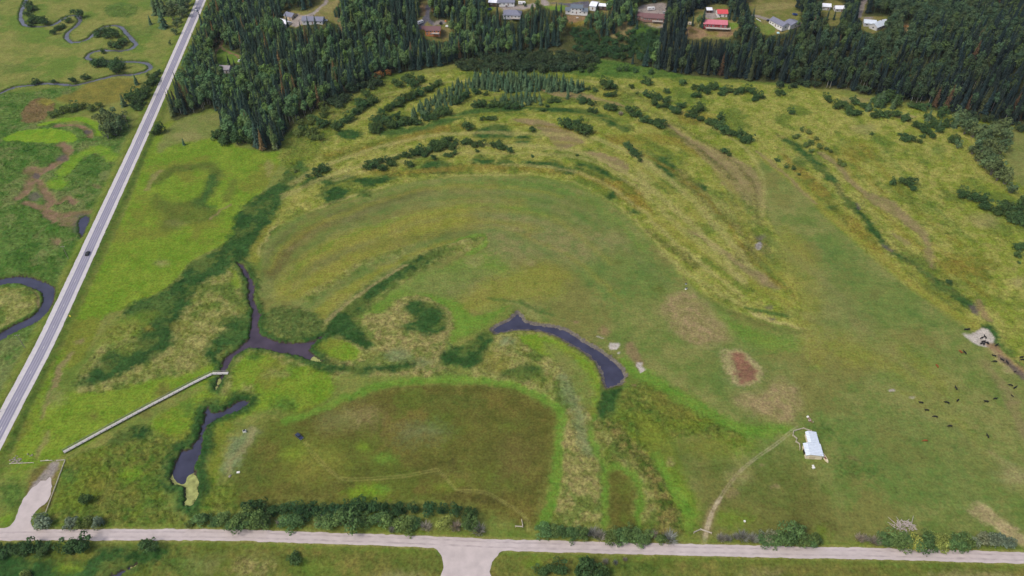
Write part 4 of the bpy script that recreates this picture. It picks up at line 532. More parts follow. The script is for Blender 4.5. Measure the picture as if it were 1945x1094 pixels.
BUSHES=[('willow','round willow bush in the long double row below the right forest','willow row across the upper right meadow','1134 5841 81 1173 5795 77 1178 5670 88 1227 5772 76 1206 5630 55 1274 5709 82 1273 5631 75 1321 5579 85 1345 5528 75 1395 5626 83 1413 5471 75 1465 5460 76 1457 5535 83 1542 5576 92 1510 5404 77 1564 5349 79 1608 5355 88 1616 5287 95 1657 5227 87 1691 5188 83 1763 5181 95 1774 5089 75 1818 5100 93'),
 ('willow','willow bush in the short thick row right of the lone cluster','short willow row beside the bare strip','769 5603 83 833 5582 80 962 5547 102 1021 5484 94 1042 5395 95 1083 5380 81 1123 5354 90 1163 5332 91 1178 5292 85'),
 ('grey','grey leafless shrub in the gap of the short thick willow row',None,'881 5511 64'),
 ('willow','willow bush in the wide loose thicket under the right forest','willow thicket under the forest edge','1553 5945 73 1611 5945 73 1685 5968 76 1653 5863 86 1742 5965 80 1790 5917 78 1847 5914 84 1894 5866 81 1763 5843 78 1945 5887 88 2008 5912 86 2044 5868 76 2060 5792 83 2011 5732 61 1529 5813 66 1574 5810 72'),
 ('willow','tall rounded bush in the lone cluster on the bare tan patch','bush cluster on the bare patch','419 5298 115 471 5270 128 542 5223 137 578 5207 126 518 5331 113'),
 ('willow','dark bush in the broad clump below the treeless gap in the forest','clump below the forest gap','785 6032 97 841 6002 106 871 5958 93 801 5949 111'),
 ('willow','broad low bush near the forest foot, right of the broad clump',None,'1173 6045 97'),
 ('willow','small bush touching the broad low bush near the forest foot',None,'1134 6065 62'),
 ('willow','small dark bush midway between the broad clump and the long willow row',None,'1024 5973 66'),
 ('willow','very dark bush tight against the forest edge beside the treeless gap',None,'1223 6238 79'),
 ('willow','low dark bush just above the top of the long willow row',None,'1311 5879 80'),
 ('willow','low bush above the wide loose thicket, near the forest edge',None,'1479 6056 78'),
 ('willow','smaller of two bushes left of the broad clump',None,'650 5947 46'),
 ('willow','larger of two bushes left of the broad clump',None,'705 5914 60'),
 ('willow','single bush on the upper side of the long willow row',None,'1677 5428 74'),
 ('willow','small bush left of the bare patch with the round cluster',None,'161 5241 61'),
 ('shrub','tiny pale shrub above the short thick willow row',None,'1057 5865 38'),
 ('willow','dark low shrub at the foot of the treeless forest gap','shrubs at the foot of the forest gap','687 6278 79 615 6285 67 716 6332 80 1015 6306 79 1096 6280 77 954 6304 82 657 6364 72'),
 ('willow','dark bush in the scattered line below the spruce grove','bushes below the spruce grove','351 5730 65 577 5727 70 634 5733 58 662 5659 66 632 5558 61 675 5547 60 256 5570 59 385 5722 57 317 5709 60 598 5708 62 789 5826 65 852 5821 73'),
 ('willow','small bush in the short slanting row between two bare strips','short bush row between bare strips','870 5024 62 888 4962 69 908 4912 71 930 4881 77 945 4805 57'),
 ('willow','bush on the bare strip at the upper tip of the right-hand field',None,'1600 4931 73'),
 ('willow','lower bush of the pair on the bare strip by the field tip',None,'1621 4887 51'),
 ('willow','tiny bush beside the pale bare strip below the round cluster',None,'488 4883 33'),
 ('willow','tiny bush above the cattail patches along the oval field',None,'153 4863 35'),
 ('willow','small dark bush along the upper edge of the right-hand field','bushes along the upper field edge','1967 4807 53 2008 4718 44 2055 4689 47 2074 4618 33'),
 ('shrub','small scrubby bush beside the narrow ditch at upper right','scrub beside the ditch','2251 4935 45 2396 4926 42 2416 4766 60 2433 4742 53 2333 4987 57 2378 4967 40 2239 5016 59'),
 ('willow','dark bush in the small lone cluster of the yellow right meadow','small cluster in the yellow meadow','2706 4504 64 2783 4528 68 2824 4486 85 2814 4436 64 2790 4497 61'),
 ('willow','dark round bush in the chain under the tall right thicket','bush chain by the pale thicket','3136 4345 97 3114 4337 79 3182 4310 83 3206 4293 104 3213 4208 114 3236 4277 103'),
 ('willow','dark round bush in the heavy clump cut by the right picture edge','heavy bush clump at the right edge','3300 4159 117 3278 4170 74 3364 4195 106 3333 4059 98 3405 4129 113 3367 4036 97 3387 4014 97 3500 4245 101 3388 4151 100 3327 4102 105'),
 ('willow','lone dark bush by the right edge, below the heavy clump',None,'3219 3759 83'),
 ('shrub','small scrub just under the lone dark bush by the right edge',None,'3185 3683 53'),
 ('willow','small lone bush beside the ditch on the yellow meadow',None,'2641 3431 47'),
 ('shrub','tiny shrub below the lone dark bush by the right edge',None,'3160 3617 33'),
 ('pale','grey-green tall shrub in the thicket reaching from the right forest','pale thicket at the right','3605 5690 161 3568 5405 146 3534 5208 149 3571 5152 140 3581 5081 124 3690 5203 128 3702 5117 131 3795 5179 132 3559 5312 123 3601 5263 132 3622 5081 154 3776 5229 120 3795 5094 136 3384 4990 81 3460 4907 116 3453 4806 124 3461 4715 121 3470 4629 140 3473 4554 118 3497 4505 113 3489 4392 101 3509 4840 130 3519 4754 117 3521 4654 130 3540 4593 113 3505 4917 130 3561 4907 145 3605 4871 141 3698 4958 127'),
 ('willow','dark bush in the ragged band below the right forest','ragged bush band below the right forest','2661 5605 80 2685 5662 82 2738 5653 78 2754 5599 91 2841 5692 92 2734 5508 91 2813 5513 81 2909 5599 91 3024 5671 131 3109 5748 119 3161 5647 132 3213 5757 92 2916 5463 92 2968 5486 90 3038 5469 79 3111 5488 85 3165 5402 82 3288 5631 75 3335 5608 75 3369 5582 80 3185 5316 80 3228 5290 89 3222 5223 95 3335 5445 84 3253 5146 84 3371 5351 95 3526 5561 118 3464 5468 82 3366 5067 79 3417 5087 79 3142 5425 78 3303 5317 78 3340 5227 88 3439 5309 94'),
 ('smallspruce','young blue-green spruce among the ragged bush band at right','young spruces in the ragged band','3001 5639 132 3126 5613 121 2912 5576 110 3333 5414 114 3338 5246 108 3497 5317 126 3042 5658 151'),
 ('willow','left bush of a touching pair out in the yellow upper right meadow',None,'2252 5845 75'),
 ('willow','right bush of a touching pair out in the yellow upper right meadow',None,'2290 5850 65'),
 ('willow','upper bush of two out in front of the ragged bush band',None,'2630 5772 75'),
 ('willow','lower bush of two out in front of the ragged bush band',None,'2636 5720 61'),
 ('willow','lone dark dot-like bush in the yellow meadow above the scrubby ditch',None,'2266 5523 72'),
 ('willow','bush alone at the end of the wide loose thicket',None,'2095 5789 67'),
 ('willow','tiny lone bush in the yellow meadow near the ragged band',None,'2802 5189 39'),
 ('willow','dark bush of the tight clump in front of the pale thicket','tight clump before the pale thicket','3090 5104 85 3128 5069 74 3058 5130 74 3025 5180 57 3024 5097 80 3182 5150 55'),
 ('shrub','scrubby low bush in the open group near the ditch top','scrub near the ditch top','2274 5246 49 2315 5204 50 2190 5137 60 2292 5057 59 2351 5112 50 2219 5163 49'),
 ('dark','dark undergrowth bush at the foot of the right forest','undergrowth along the right forest foot','2306 6004 102 2416 5983 95 2530 6012 87 2603 5984 92 2839 5969 82 2933 5940 80 2986 5889 102 3138 5876 126 3183 5876 107 3417 5778 101 3383 5772 89 3691 5436 100 3779 5393 99 3838 5357 84 3903 5313 85 3977 5249 86 3728 5422 85 2489 6034 93'),
 ('willow','dark dome-shaped bush in the clump between forest and spruce grove','clump between forest and grove','-974 6005 99 -927 6106 104 -897 6162 96 -845 5995 117 -807 6081 102 -1001 6036 90'),
 ('willow','single dark round bush at the top end of the left willow line',None,'-1227 5819 99'),
 ('willow','dark bush in the willow line slanting down beside the left forest','willow line beside the left forest','-1144 5711 100 -1198 5693 89 -1224 5640 101 -1240 5599 91 -1270 5508 92 -1300 5419 91 -1337 5381 80 -1368 5311 89 -1408 5293 83 -1463 5359 79 -1507 5307 98 -1170 5657 69 -1255 5554 90 -1379 5252 80'),
 ('dark','dark shrub against the lower edge of the left forest','shrubs along the left forest edge','-1424 5636 108 -1509 5734 101 -1467 5755 107 -1384 5731 108 -1354 5897 114 -1297 5982 95 -1265 6001 108 -1201 5955 99 -1324 5930 100 -1477 5680 113 -1430 5803 106 -1191 6052 108 -1139 6016 81'),
 ('rust','rusty brown-leaved bush at the lower forest edge','rusty bushes at the forest edge','-1170 6160 101 -1082 6219 90'),
 ('shrub','olive scrub bush between left forest and lime field','scrub below the left forest','-1594 5421 87 -1526 5466 85 -1513 5511 85 -1684 5333 89 -1600 5187 84 -1537 5186 86 -1479 5105 84 -1551 5597 94 -1602 5354 89 -1629 5224 93 -1663 5182 94 -1542 5107 80'),
 ('willow','willow bush in the dense border left of the spruce grove','willow border of the spruce grove','-772 5835 92 -838 5806 101 -879 5759 99 -920 5720 82 -968 5650 82 -1015 5577 90 -1059 5491 81 -1091 5400 85 -1108 5294 81 -1077 5223 95 -1040 5264 98 -1000 5370 100 -983 5314 83 -936 5286 96 -890 5351 95 -850 5379 83 -814 5349 100 -760 5348 102 -691 5422 84 -620 5480 101 -567 5509 89 -512 5508 91 -467 5686 102 -393 5783 99 -437 5768 83 -1031 5354 89 -958 5375 91 -922 5443 87 -810 5864 84 -934 5648 87 -721 5907 96 -680 5966 80 -639 6035 92'),
 ('willow','big lone round bush below the spruce grove',None,'-347 5267 134'),
 ('willow','dark low bush in the short row above the round cattail patch','short row above the cattail patch','-245 5414 58 -191 5433 64 -153 5430 69'),
 ('willow','grey-green willow bush along the front of the grove','willows along the grove front','-305 5865 82 -308 5632 73 -241 5645 92 -174 5624 88 -96 5645 92 -18 5655 73 -51 5630 77 -141 5655 72 -274 5635 88 -224 5844 77 27 5608 74'),
 ('willow','dark bush at the lower left end of the curved row','lower end of the curved row','-1066 4704 74 -1039 4727 84 -1006 4741 82 -1018 4715 71'),
 ('willow','dark ball-shaped bush below the curved row, left of its middle',None,'-944 4682 83'),
 ('willow','pale small bush inside the left end of the curved row',None,'-958 4790 67'),
 ('willow','dark ball-shaped bush standing on a tan strip under the curved row',None,'-752 4732 93'),
 ('willow','small round bush standing clear under the middle of the curved row',None,'-580 4827 70'),
 ('willow','small bush on the tan strip under the right end of the curved row',None,'-262 4939 35'),
 ('willow','dark bush in the curved row above the cattail patches','curved row above the cattails','-907 4781 67 -883 4747 79 -864 4841 59 -816 4869 40 -774 4848 84 -728 4899 78 -690 4926 82 -645 4885 68 -630 4945 83 -591 4973 67 -531 4985 83 -493 4882 54 -449 4990 73 -433 4901 55 -666 4887 84 -559 4951 71 -491 5011 69 -698 4900 76 -526 5070 71 -577 5051 68 -617 5031 69 -475 5092 67 -431 5051 70'),
 ('willow','dark bush in the middle stretch of the curved row','middle stretch of the curved row','-285 5010 72 -233 5020 72 -327 5045 81 -369 5050 72'),
 ('willow','dark bush in the right end clump of the curved row','right end of the curved row','-140 5008 76 -89 5011 69 -68 4970 73 -16 4934 66 -109 4981 71'),
 ('willow','dark bush in the isolated trio left of the curved row','isolated trio by the cattail belt','-1388 4680 66 -1359 4683 80 -1403 4603 77 -1422 4652 70 -1368 4653 66'),
 ('shrub','tiny shrub left of the isolated dark trio',None,'-1469 4594 40'),
 ('shrub','small shrub in the cattail belt at its upper end',None,'-1571 4656 41'),
 ('willow','grey-green willow along the first stream bend','willows on the first stream bend','-5003 7774 105 -4938 7653 95 -4915 7563 97 -4789 7384 105 -4716 7374 94 -4640 7355 97 -4758 7293 64 -4762 7399 109 -4691 7392 93 -4948 7719 105'),
 ('willow','dark willow on the outside of the second stream bend',None,'-4372 7515 128'),
 ('willow','willow on the inner bank by the second stream bend','willows by the second stream bend','-4441 7393 91 -4435 7229 86 -4446 7106 84 -4442 7185 78 -4428 7273 69'),
 ('willow','grey-green willow inside the third stream bend','willows inside the third bend','-3983 7066 86 -3952 7120 103 -3884 7016 91 -3864 7097 89 -3996 7034 87 -3815 7038 105 -3912 7134 106'),
 ('willow','willow along the fourth stream bend, below the third','willows along the fourth bend','-3738 6812 95 -3688 6848 86 -3681 6895 85 -3773 6802 86 -3790 6673 69 -3691 6789 83'),
 ('willow','willow in the thicket inside the last tight stream bend','willows inside the last bend','-3737 6407 93 -3659 6396 88 -3542 6345 105 -3497 6263 105 -3495 6351 95 -3548 6300 88 -3703 6414 105 -3790 6447 72 -3553 6436 90'),
 ('willow','small bush on the bank of the straight stream reach','bushes on the straight reach','-4119 6078 61 -3970 6061 68 -3799 6073 69 -3732 6138 70 -3822 6099 70 -4127 6047 70 -3716 6156 61'),
 ('willow','dark shrub on the embankment left of the highway','shrubs on the highway embankment','-3198 5759 100 -3144 5737 95 -3068 5592 103 -3086 5762 94 -3105 5909 93 -3105 6005 101 -3116 6134 99 -3070 5659 108 -3098 5827 107 -3104 5645 113 -3118 6076 110 -3127 6233 64 -3184 5798 116 -3115 5781 103'),
 ('shrub','low dark scrub beside the bare brown knoll','scrub by the brown knoll','-3642 5586 72 -3583 5602 85 -3520 5611 69 -3398 5640 80 -3711 5470 79 -3690 5521 67 -3440 5581 82 -3653 5534 83 -3587 5560 78'),
 ('pale','tall shrub in the dark thicket left of the highway bend','thicket left of the highway','-3224 5374 128 -3144 5307 131 -3121 5387 110 -3117 5186 122 -3108 5271 121 -3129 5137 132 -3083 5180 131 -3219 5306 131 -3230 5443 124 -3083 5262 133 -3295 5442 95'),
 ('willow','big dark bush right of the highway below the left forest',None,'-2761 5224 135'),
 ('smallspruce','tiny lone spruce on the pale slope right of the highway',None,'-2510 5039 70'),
 ('willow','lower bush touching the big dark bush right of the highway',None,'-2783 5196 67'),
 ('smallspruce','dark small spruce at the left end of the embankment shrubs',None,'-3204 5657 123'),
 ('smallspruce','lone small spruce between stream and highway',None,'-3246 6045 102'),
 ('smallspruce','small spruce left of the pale sandy cut by the highway',None,'-3590 7338 109'),
 ('smallspruce','tall dark spruce in the group left of the highway','spruces left of the highway','-3620 7597 230 -3580 7599 246 -3530 7575 235 -3432 7259 219'),
 ('pale','dark leafy tree in the strip along the left highway shoulder','trees along the left highway shoulder','-3466 7589 159 -3463 7704 151 -3425 7758 132 -3350 7657 163 -3407 7454 113 -3304 7269 91 -3311 7370 92 -3255 7084 79 -3230 6855 54 -3332 7516 161 -3376 7824 142'),
 ('willow','dark bush in the thicket at the lower left corner of the forest','thicket at the forest corner','-2290 5137 101 -2259 5176 107 -2182 5127 120 -2165 5218 105 -2132 5252 121 -2056 5124 128 -1989 5070 113 -1985 5174 110 -2213 5235 113 -2207 5067 119 -2097 5046 121'),
 ('hedgedark','leafy dark tree in the back line of the long roadside hedge','back line of the roadside hedge','-1182 1880 79 -1133 1880 79 -1076 1870 68 -1021 1873 70 -959 1865 72 -903 1862 81 -847 1854 73 -799 1856 78 -764 1867 67 -729 1873 68 -682 1886 72 -632 1876 80 -576 1872 80 -509 1869 80 -442 1868 73 -375 1870 77 -314 1870 76 -253 1857 76 -191 1842 69'),
 ('hedge','mid green leafy tree in the front line of the long roadside hedge','front line of the roadside hedge','-1185 1800 102 -1151 1809 86 -1098 1802 104 -982 1806 103 -937 1817 81 -826 1807 92 -779 1810 101 -718 1806 104 -653 1813 92 -594 1822 87 -545 1816 86 -476 1792 104 -434 1789 86'),
 ('grey','bare grey shrub in the front of the long roadside hedge','grey shrubs of the roadside hedge','-1027 1806 47 -861 1799 46 -380 1788 63 -528 1774 44'),
 ('palegreen','pale yellowish green tree near the right end of the long roadside hedge',None,'-298 1803 80'),
 ('grey','grey bare-topped tree right of the pale tree in the roadside hedge',None,'-246 1784 75'),
 ('hedge','last green tree before the right end of the long roadside hedge',None,'-189 1792 76'),
 ('grey','grey shrub closing the right end of the long roadside hedge',None,'-146 1770 69'),
 ('hedge','bushy green tree at the left end of the long roadside hedge','left end of the roadside hedge','-1375 1821 90 -1315 1800 54 -1215 1806 95 -1163 1816 86 -1131 1806 75 -1285 1819 75 -1246 1788 70'),
 ('greygreen','grey-green bush beside the mouth of the gravel drive',None,'-2074 1800 92'),
 ('greygreen','left grey-green bush of the trio above the gravel road',None,'-1948 1801 88'),
 ('shrub','middle green bush of the trio above the gravel road',None,'-1885 1800 67'),
 ('greygreen','right brownish bush of the trio above the gravel road',None,'-1826 1804 78'),
 ('willow','lone dark bush in the rough ground right of the gravel drive',None,'-1936 1920 92'),
 ('shrub','small bush at the foot of the green-scummed pond',None,'-1426 1800 45'),
 ('willow','large round bush below the gravel road at the end of the dark marsh',None,'-1564 1693 77'),
 ('willow','dark bush along the lower side of the gravel road at bottom left','bushes below the road at left','-2123 1685 69 -2070 1685 71 -2010 1682 59 -1912 1685 72 -1844 1690 86 -2094 1675 72 -2037 1678 62 -1883 1684 63 -2206 1678 63 -2175 1662 73'),
 ('shrub','olive bush at the bottom edge below the dark marsh',None,'-2032 1558 71'),
 ('willow','lone round bush below the gravel road, left of the junction',None,'-925 1636 67'),
 ('hedge','leafy bush in the middle roadside hedge left of the farm track','middle roadside hedge','144 1767 73 185 1761 70 221 1759 66 262 1749 67 303 1747 81 432 1735 70 473 1730 83 522 1745 70 550 1728 70 585 1727 75 644 1729 68'),
 ('grey','grey bare-twigged bush in the middle roadside hedge','grey bushes of the middle hedge','351 1753 70 380 1743 80 617 1743 69 686 1731 78'),
 ('willow','dark bush in the thicket below the road right of the junction','thicket right of the junction','120 1576 72 201 1593 77 325 1576 116 370 1570 94 291 1578 86 161 1594 51'),
 ('grey','grey twiggy shrub on top of the thicket right of the junction',None,'395 1622 49'),
 ('grey','small grey shrub right of the thicket by the junction',None,'438 1620 34'),
 ('grey','tiny grey shrub just under the gravel road',None,'480 1635 35'),
 ('grey','grey leafless bush in the hedge right of the farm track','grey bushes right of the farm track','910 1732 65 939 1730 59 977 1741 55 1007 1740 70 1046 1731 57'),
 ('greygreen','grey-green bush in the hedge right of the farm track','grey-green bushes right of the farm track','1081 1732 65 1110 1729 62'),
 ('hedge','green bush in the hedge right of the farm track','green half of the farm track hedge','1100 1720 66 1160 1723 86 1199 1728 110 1231 1725 81 1264 1718 72 1293 1715 62 1322 1723 66'),
 ('grey','pale grey bush at the left end of the last roadside hedge','grey start of the last hedge','1512 1729 63 1544 1735 42 1570 1717 59'),
 ('hedge','green tree in the last roadside hedge below the brush pile','last roadside hedge','1610 1714 75 1647 1718 90 1676 1702 81 1724 1720 75 1787 1715 90 1765 1689 92 1914 1709 80 1931 1695 74 1895 1720 75 1961 1708 73'),
 ('palegreen','yellow-green tree in the last roadside hedge','yellow-green trees of the last hedge','1728 1698 78 1829 1716 83 1854 1721 87 1855 1695 70'),
 ('greygreen','greyish bush at the right end of the last roadside hedge','greyish end of the last hedge','2010 1714 71 2048 1719 77 2092 1713 74 2130 1718 68 2154 1708 57')]
GROVES=[(M('-857 5429 -753 5675 -551 5938 -378 6105 -315 6006 -385 5749 -530 5604 -727 5395'),4.6,(6,10),'young spruce in the left block of the spruce grove','left block of the spruce grove'),
 (M('-350 5957 -325 6135 -58 6176 400 6075 620 5957 588 5880 258 5899 -56 5880'),4.4,(8,13),'young spruce in the long upper row of the spruce grove','upper row of the spruce grove'),
 (M('-151 5712 123 5861 254 5767 259 5657 -98 5621'),4.4,(6,10),'young spruce in the small lower block of the spruce grove','lower block of the spruce grove'),
 (M('434 5842 488 5861 473 5749 438 5749'),5,(8,10),'blue-green spruce on the tan strip right of the grove',None)]
BANDS=[(M('-533 6384 -253 6558 134 6648 572 6646 780 6514 695 6342 408 6258 -58 6279 -385 6258'),5.8,(7,11),'dark','dark brushwood tree at the foot of the central forest','brushwood below the central forest'),
 (M('560 6930 783 6919 826 6810 1023 6855 1357 6817 1352 6645 1253 6461 856 6558 599 6681'),5.2,(5,9),'hedgedark','young leafy tree on the brushy slope below the brown-roofed house','brushy slope below the houses')]
COWS=[(262.3,296.4,20,'black','stand','black cow in the bunch standing on the grey sand patch by the creek'),
 (264.5,297,100,'black','stand','black cow in the bunch standing on the grey sand patch by the creek'),
 (261.8,293.6,10,'black','stand','black cow in the bunch standing on the grey sand patch by the creek'),
 (260.3,292.1,200,'black','stand','black cow in the bunch standing on the grey sand patch by the creek'),
 (261.4,291.7,60,'black','stand','black cow in the bunch standing on the grey sand patch by the creek'),
 (263,292.8,150,'black','stand','black cow in the bunch standing on the grey sand patch by the creek'),
 (263.9,292.4,260,'black','stand','black cow in the bunch standing on the grey sand patch by the creek'),
 (256.5,303,0,'black','graze','left one of two black cows grazing above the sand patch'),
 (257.9,303.2,190,'black','graze','right one of two black cows grazing above the sand patch'),
 (267.6,290.5,30,'black','stand','lone black cow between the sand patch and the creek'),
 (247.7,285,110,'black','stand','black cow beside the light brown cow'),
 (245.6,285.6,290,'brown','stand','light brown cow next to a black cow, left of the sand patch'),
 (228.3,275,95,'brown','graze','brown cow grazing apart in the open pasture above the black cows'),
 (262.5,282.6,160,'black','stand','black cow below the sand patch, upper one of the left pair'),
 (261,278.5,170,'black','graze','black cow below the sand patch, lower one of the left pair'),
 (265.6,279.8,130,'black','stand','black cow between the left pair and the muddy creek'),
 (267.6,278,95,'black','stand','black cow at the edge of the muddy creek bank'),
 (268.7,271.7,20,'black','lie','small black calf lying on the mud by the right edge'),
 (276.6,281.3,10,'black','stand','upper black cow across the creek by the right picture edge'),
 (275.9,279.1,180,'black','graze','lower black cow across the creek by the right picture edge'),
 (261.3,261.6,150,'black','graze','left one of the two black cows on the dry track at right'),
 (262.5,259.8,30,'black','stand','right one of the two black cows on the dry track at right'),
 (258.7,254.5,110,'black','lie','small black calf on the dry track below the two cows'),
 (231.5,259.4,95,'black','stand','black cow standing end-on in the middle of the pasture'),
 (228.8,251.2,40,'black','graze','black cow grazing just below the cow that stands end-on'),
 (222.6,249.7,150,'black','graze','black cow left of the cow grazing in mid pasture'),
 (209.3,249.7,170,'black','stand','leftmost black cow of the herd'),
 (210.2,244.8,175,'black','stand','second black cow in the slanting line of three'),
 (212.9,240.6,165,'black','graze','lowest black cow in the slanting line of three'),
 (217.7,234.8,175,'black','graze','black cow grazing alone below the slanting line of three'),
 (243,250.4,170,'black','stand','left one of a pair of black cows at the right of the pasture'),
 (248.5,252.3,5,'black','stand','right one of a pair of black cows at the right of the pasture'),
 (201.7,225.8,175,'brown','graze','reddish brown cow grazing right of the white barn'),
 (233.4,228.5,95,'black','stand','black cow alone at the far right, level with the barn')]
VEHICLES=[(-267.7,370,97.5,'car','black','black car driving on the highway'),
 (-323.5,765.8,98.1,'car','white','tiny white car far up the highway near the top'),
 (-104.4,228.4,-40.2,'suv','navy','dark blue car parked in the brown meadow at the end of tyre tracks'),
 (-173.2,684.9,-8.7,'pickup','white','white pickup beside the long grey-roofed house'),
 (-86.6,697.4,46.7,'camper','white','white camper parked left of the orange-walled house'),
 (-67.7,702,85.1,'pickup','black','black pickup right of the orange-walled house'),
 (9.7,728.5,-2.2,'camper','white','long white trailer behind the grey hip-roofed house'),
 (-5.5,726.9,92.6,'car','maroon','dark red car before the grey-roofed white garage'),
 (132.2,711.1,11.3,'camper','white','white camper behind the long brown-roofed house'),
 (143.3,704.5,91.1,'car','silver','silver car at the right end of the brown-roofed house'),
 (195,693.7,36.5,'pickup','white','white pickup before the red-roofed garage'),
 (164.7,683.7,-9.9,'cargo','cream','cream box trailer left of the red house'),
 (236.9,683.9,24.1,'car','navy','dark blue car at the corner of the grey-roofed L-shaped house'),
 (-248,651,75.5,'car','white','white car in the trees by the house hidden in the forest')]
HOUSES=[(-208.7,702,-28,{'k': 'gable', 'w': 9, 'd': 8, 'h': 3, 'rh': 2, 'wall': 'beige', 'roof': 'slate', 'name': 'garage', 'label': 'small slate-roofed garage among spruces at the top left'}),
 (-212.5,691.2,-40,{'k': 'gable', 'w': 11, 'd': 9, 'h': 3.2, 'rh': 2.2, 'wall': 'white', 'roof': 'whitemetal', 'name': 'house', 'label': 'white metal-roofed house half hidden by a dark spruce at top left'}),
 (-182.7,682.5,-4,{'k': 'gable', 'w': 19, 'd': 9, 'h': 3, 'rh': 2, 'wall': 'palegrey', 'roof': 'slate', 'name': 'house', 'label': 'long slate grey-roofed house beside the curved gravel drive'}),
 (-73.9,689.2,-2,{'k': 'gable', 'w': 14, 'd': 9, 'h': 4.6, 'rh': 2.2, 'wall': 'orange', 'roof': 'brownroof', 'name': 'house', 'label': 'orange-walled house with brown roof and white balcony', 'wing': (-7.5, 5, 7, 6, 3), 'deck': True}),
 (-17,729.6,-8,{'k': 'gable', 'w': 10, 'd': 8, 'h': 3, 'rh': 1.4, 'wall': 'darkwood', 'roof': 'whitemetal', 'name': 'carport', 'label': 'white-roofed open carport next to the grey-roofed white garage'}),
 (-5.7,729.6,0,{'k': 'gable', 'w': 16, 'd': 9, 'h': 3.2, 'rh': 2, 'wall': 'white', 'roof': 'slate', 'name': 'garage', 'label': 'long white garage with grey roof at the top edge'}),
 (0.3,713.7,-5,{'k': 'hip', 'w': 17, 'd': 11, 'h': 3, 'rh': 3, 'wall': 'palegrey', 'roof': 'slate', 'name': 'house', 'label': 'grey hip-roofed house behind trees below the white trailer', 'deck': True}),
 (61.9,715.1,-7,{'k': 'gable', 'w': 11, 'd': 7.5, 'h': 5.6, 'rh': 2, 'wall': 'white', 'roof': 'bluegrey', 'name': 'house', 'label': 'white two-storey house with blue-grey roofs', 'wing': (7.5, -1, 6, 6.5, 3.2), 'wing2': (-7.5, 0, 6, 6, 2.8)}),
 (79,721.1,-20,{'k': 'gable', 'w': 6, 'd': 12, 'h': 3.4, 'rh': 1.6, 'wall': 'white', 'roof': 'whitemetal', 'name': 'garage', 'label': 'white garage right of the white two-storey house'}),
 (87.7,719.8,-12,{'k': 'gable', 'w': 8, 'd': 6.5, 'h': 3, 'rh': 1.2, 'wall': 'darkwood', 'roof': 'whitemetal', 'name': 'shed', 'label': 'open shed with bright white roof right of the white garage'}),
 (132.8,696.7,-9,{'k': 'gable', 'w': 19, 'd': 9, 'h': 3, 'rh': 2.3, 'wall': 'tanwall', 'roof': 'brownroof', 'name': 'house', 'label': 'long low house with brown roof on the terrace edge', 'wing': (-11.5, 2.2, 9, 8, 3, -18), 'deck': True}),
 (186.5,679.3,-7,{'k': 'gable', 'w': 21, 'd': 9, 'h': 3.4, 'rh': 2.2, 'wall': 'red', 'roof': 'pinkroof', 'name': 'house', 'label': 'red-walled house with pinkish red metal roof', 'rail': True}),
 (196,697.2,-2,{'k': 'gable', 'w': 9, 'd': 9, 'h': 3.2, 'rh': 2, 'wall': 'white', 'roof': 'redroof', 'name': 'garage', 'label': 'bright red-roofed garage behind the red house'}),
 (185.5,705.5,0,{'k': 'gable', 'w': 4.6, 'd': 6, 'h': 2.6, 'rh': 1.2, 'wall': 'darkwood', 'roof': 'whitemetal', 'name': 'shed', 'label': 'small grey shed between spruce and red-roofed garage'}),
 (243.7,674.1,-62,{'k': 'gable', 'w': 17, 'd': 8.5, 'h': 3.4, 'rh': 2, 'wall': 'white', 'roof': 'slate', 'name': 'house', 'label': 'white-walled house with two angled grey roof wings', 'wing': (6, 10, 8.5, 13, 3.2, 0)}),
 (297.2,711,-10,{'k': 'gable', 'w': 8, 'd': 7, 'h': 3.2, 'rh': 1.6, 'wall': 'palegrey', 'roof': 'whitemetal', 'name': 'shed', 'label': 'left one of two white-roofed sheds among trees'}),
 (308.2,706.6,0,{'k': 'gable', 'w': 8, 'd': 7, 'h': 2.8, 'rh': 1.6, 'wall': 'palegrey', 'roof': 'whitemetal', 'name': 'shed', 'label': 'right one of two white-roofed sheds among trees'}),
 (332.5,668.7,35,{'k': 'gable', 'w': 17, 'd': 8, 'h': 3, 'rh': 2.2, 'wall': 'palegrey', 'roof': 'palemetal', 'name': 'house', 'label': 'pale metal-roofed house with two angled wings in the right forest', 'wing': (-3, 8, 10, 8, 3, -48)}),
 (-254.5,629.9,-7,{'k': 'gable', 'w': 9.5, 'd': 8, 'h': 3.6, 'rh': 2, 'wall': 'white', 'roof': 'warmgrey', 'name': 'cabin', 'label': 'small grey-roofed cabin alone in the left forest'})]
MISC=[('trampoline',-21.8,722.4,2.2,'blue','round blue trampoline on the lawn at top centre'),
 ('trampoline',264.5,696.7,2.4,'blue','blue trampoline right of the L-shaped grey-roofed house'),
 ('tub',241.2,664.3,3.2,'paleblue','pale blue covered tub below the L-shaped house'),
 ('dish',222.6,672.3,2,'white','small white dome-shaped tank on the lawn left of the L-shaped house'),
 ('plank',227.8,684.4,5,'white','white slide lying on the lawn left of the L-shaped house'),
 ('table',62.2,708.5,4,'white','white picnic table below the white two-storey house'),
 ('tarp',-61.8,699.8,4,'white','pale tarp-covered heap right of the orange-walled house'),
 ('crate',-63.3,705.1,2.4,'orange','orange crate behind the orange-walled house'),
 ('logpile',357.5,669.2,5,'wood','yellowish stack of sawn logs in the right forest clearing')]
POLES=M('-2783 3660 -2683 2887 -3032 5303 -3395 7596 -2586 2434')
BOARDWALK=M('-2157 2189 -2010 2328 -1854 2471 -1754 2559 -1673 2631 -1593 2695 -1509 2697')
BARN=M('1479 2152 1390 2158 1448 2286 1495 2279')
RAILS=[M('-2387 2125 -2274 2130'),
 M('-2131 2146 -2093 1863'),
 M('-2172 2143 -2131 2146'),
 M('-2246 2140 -2192 2143')]
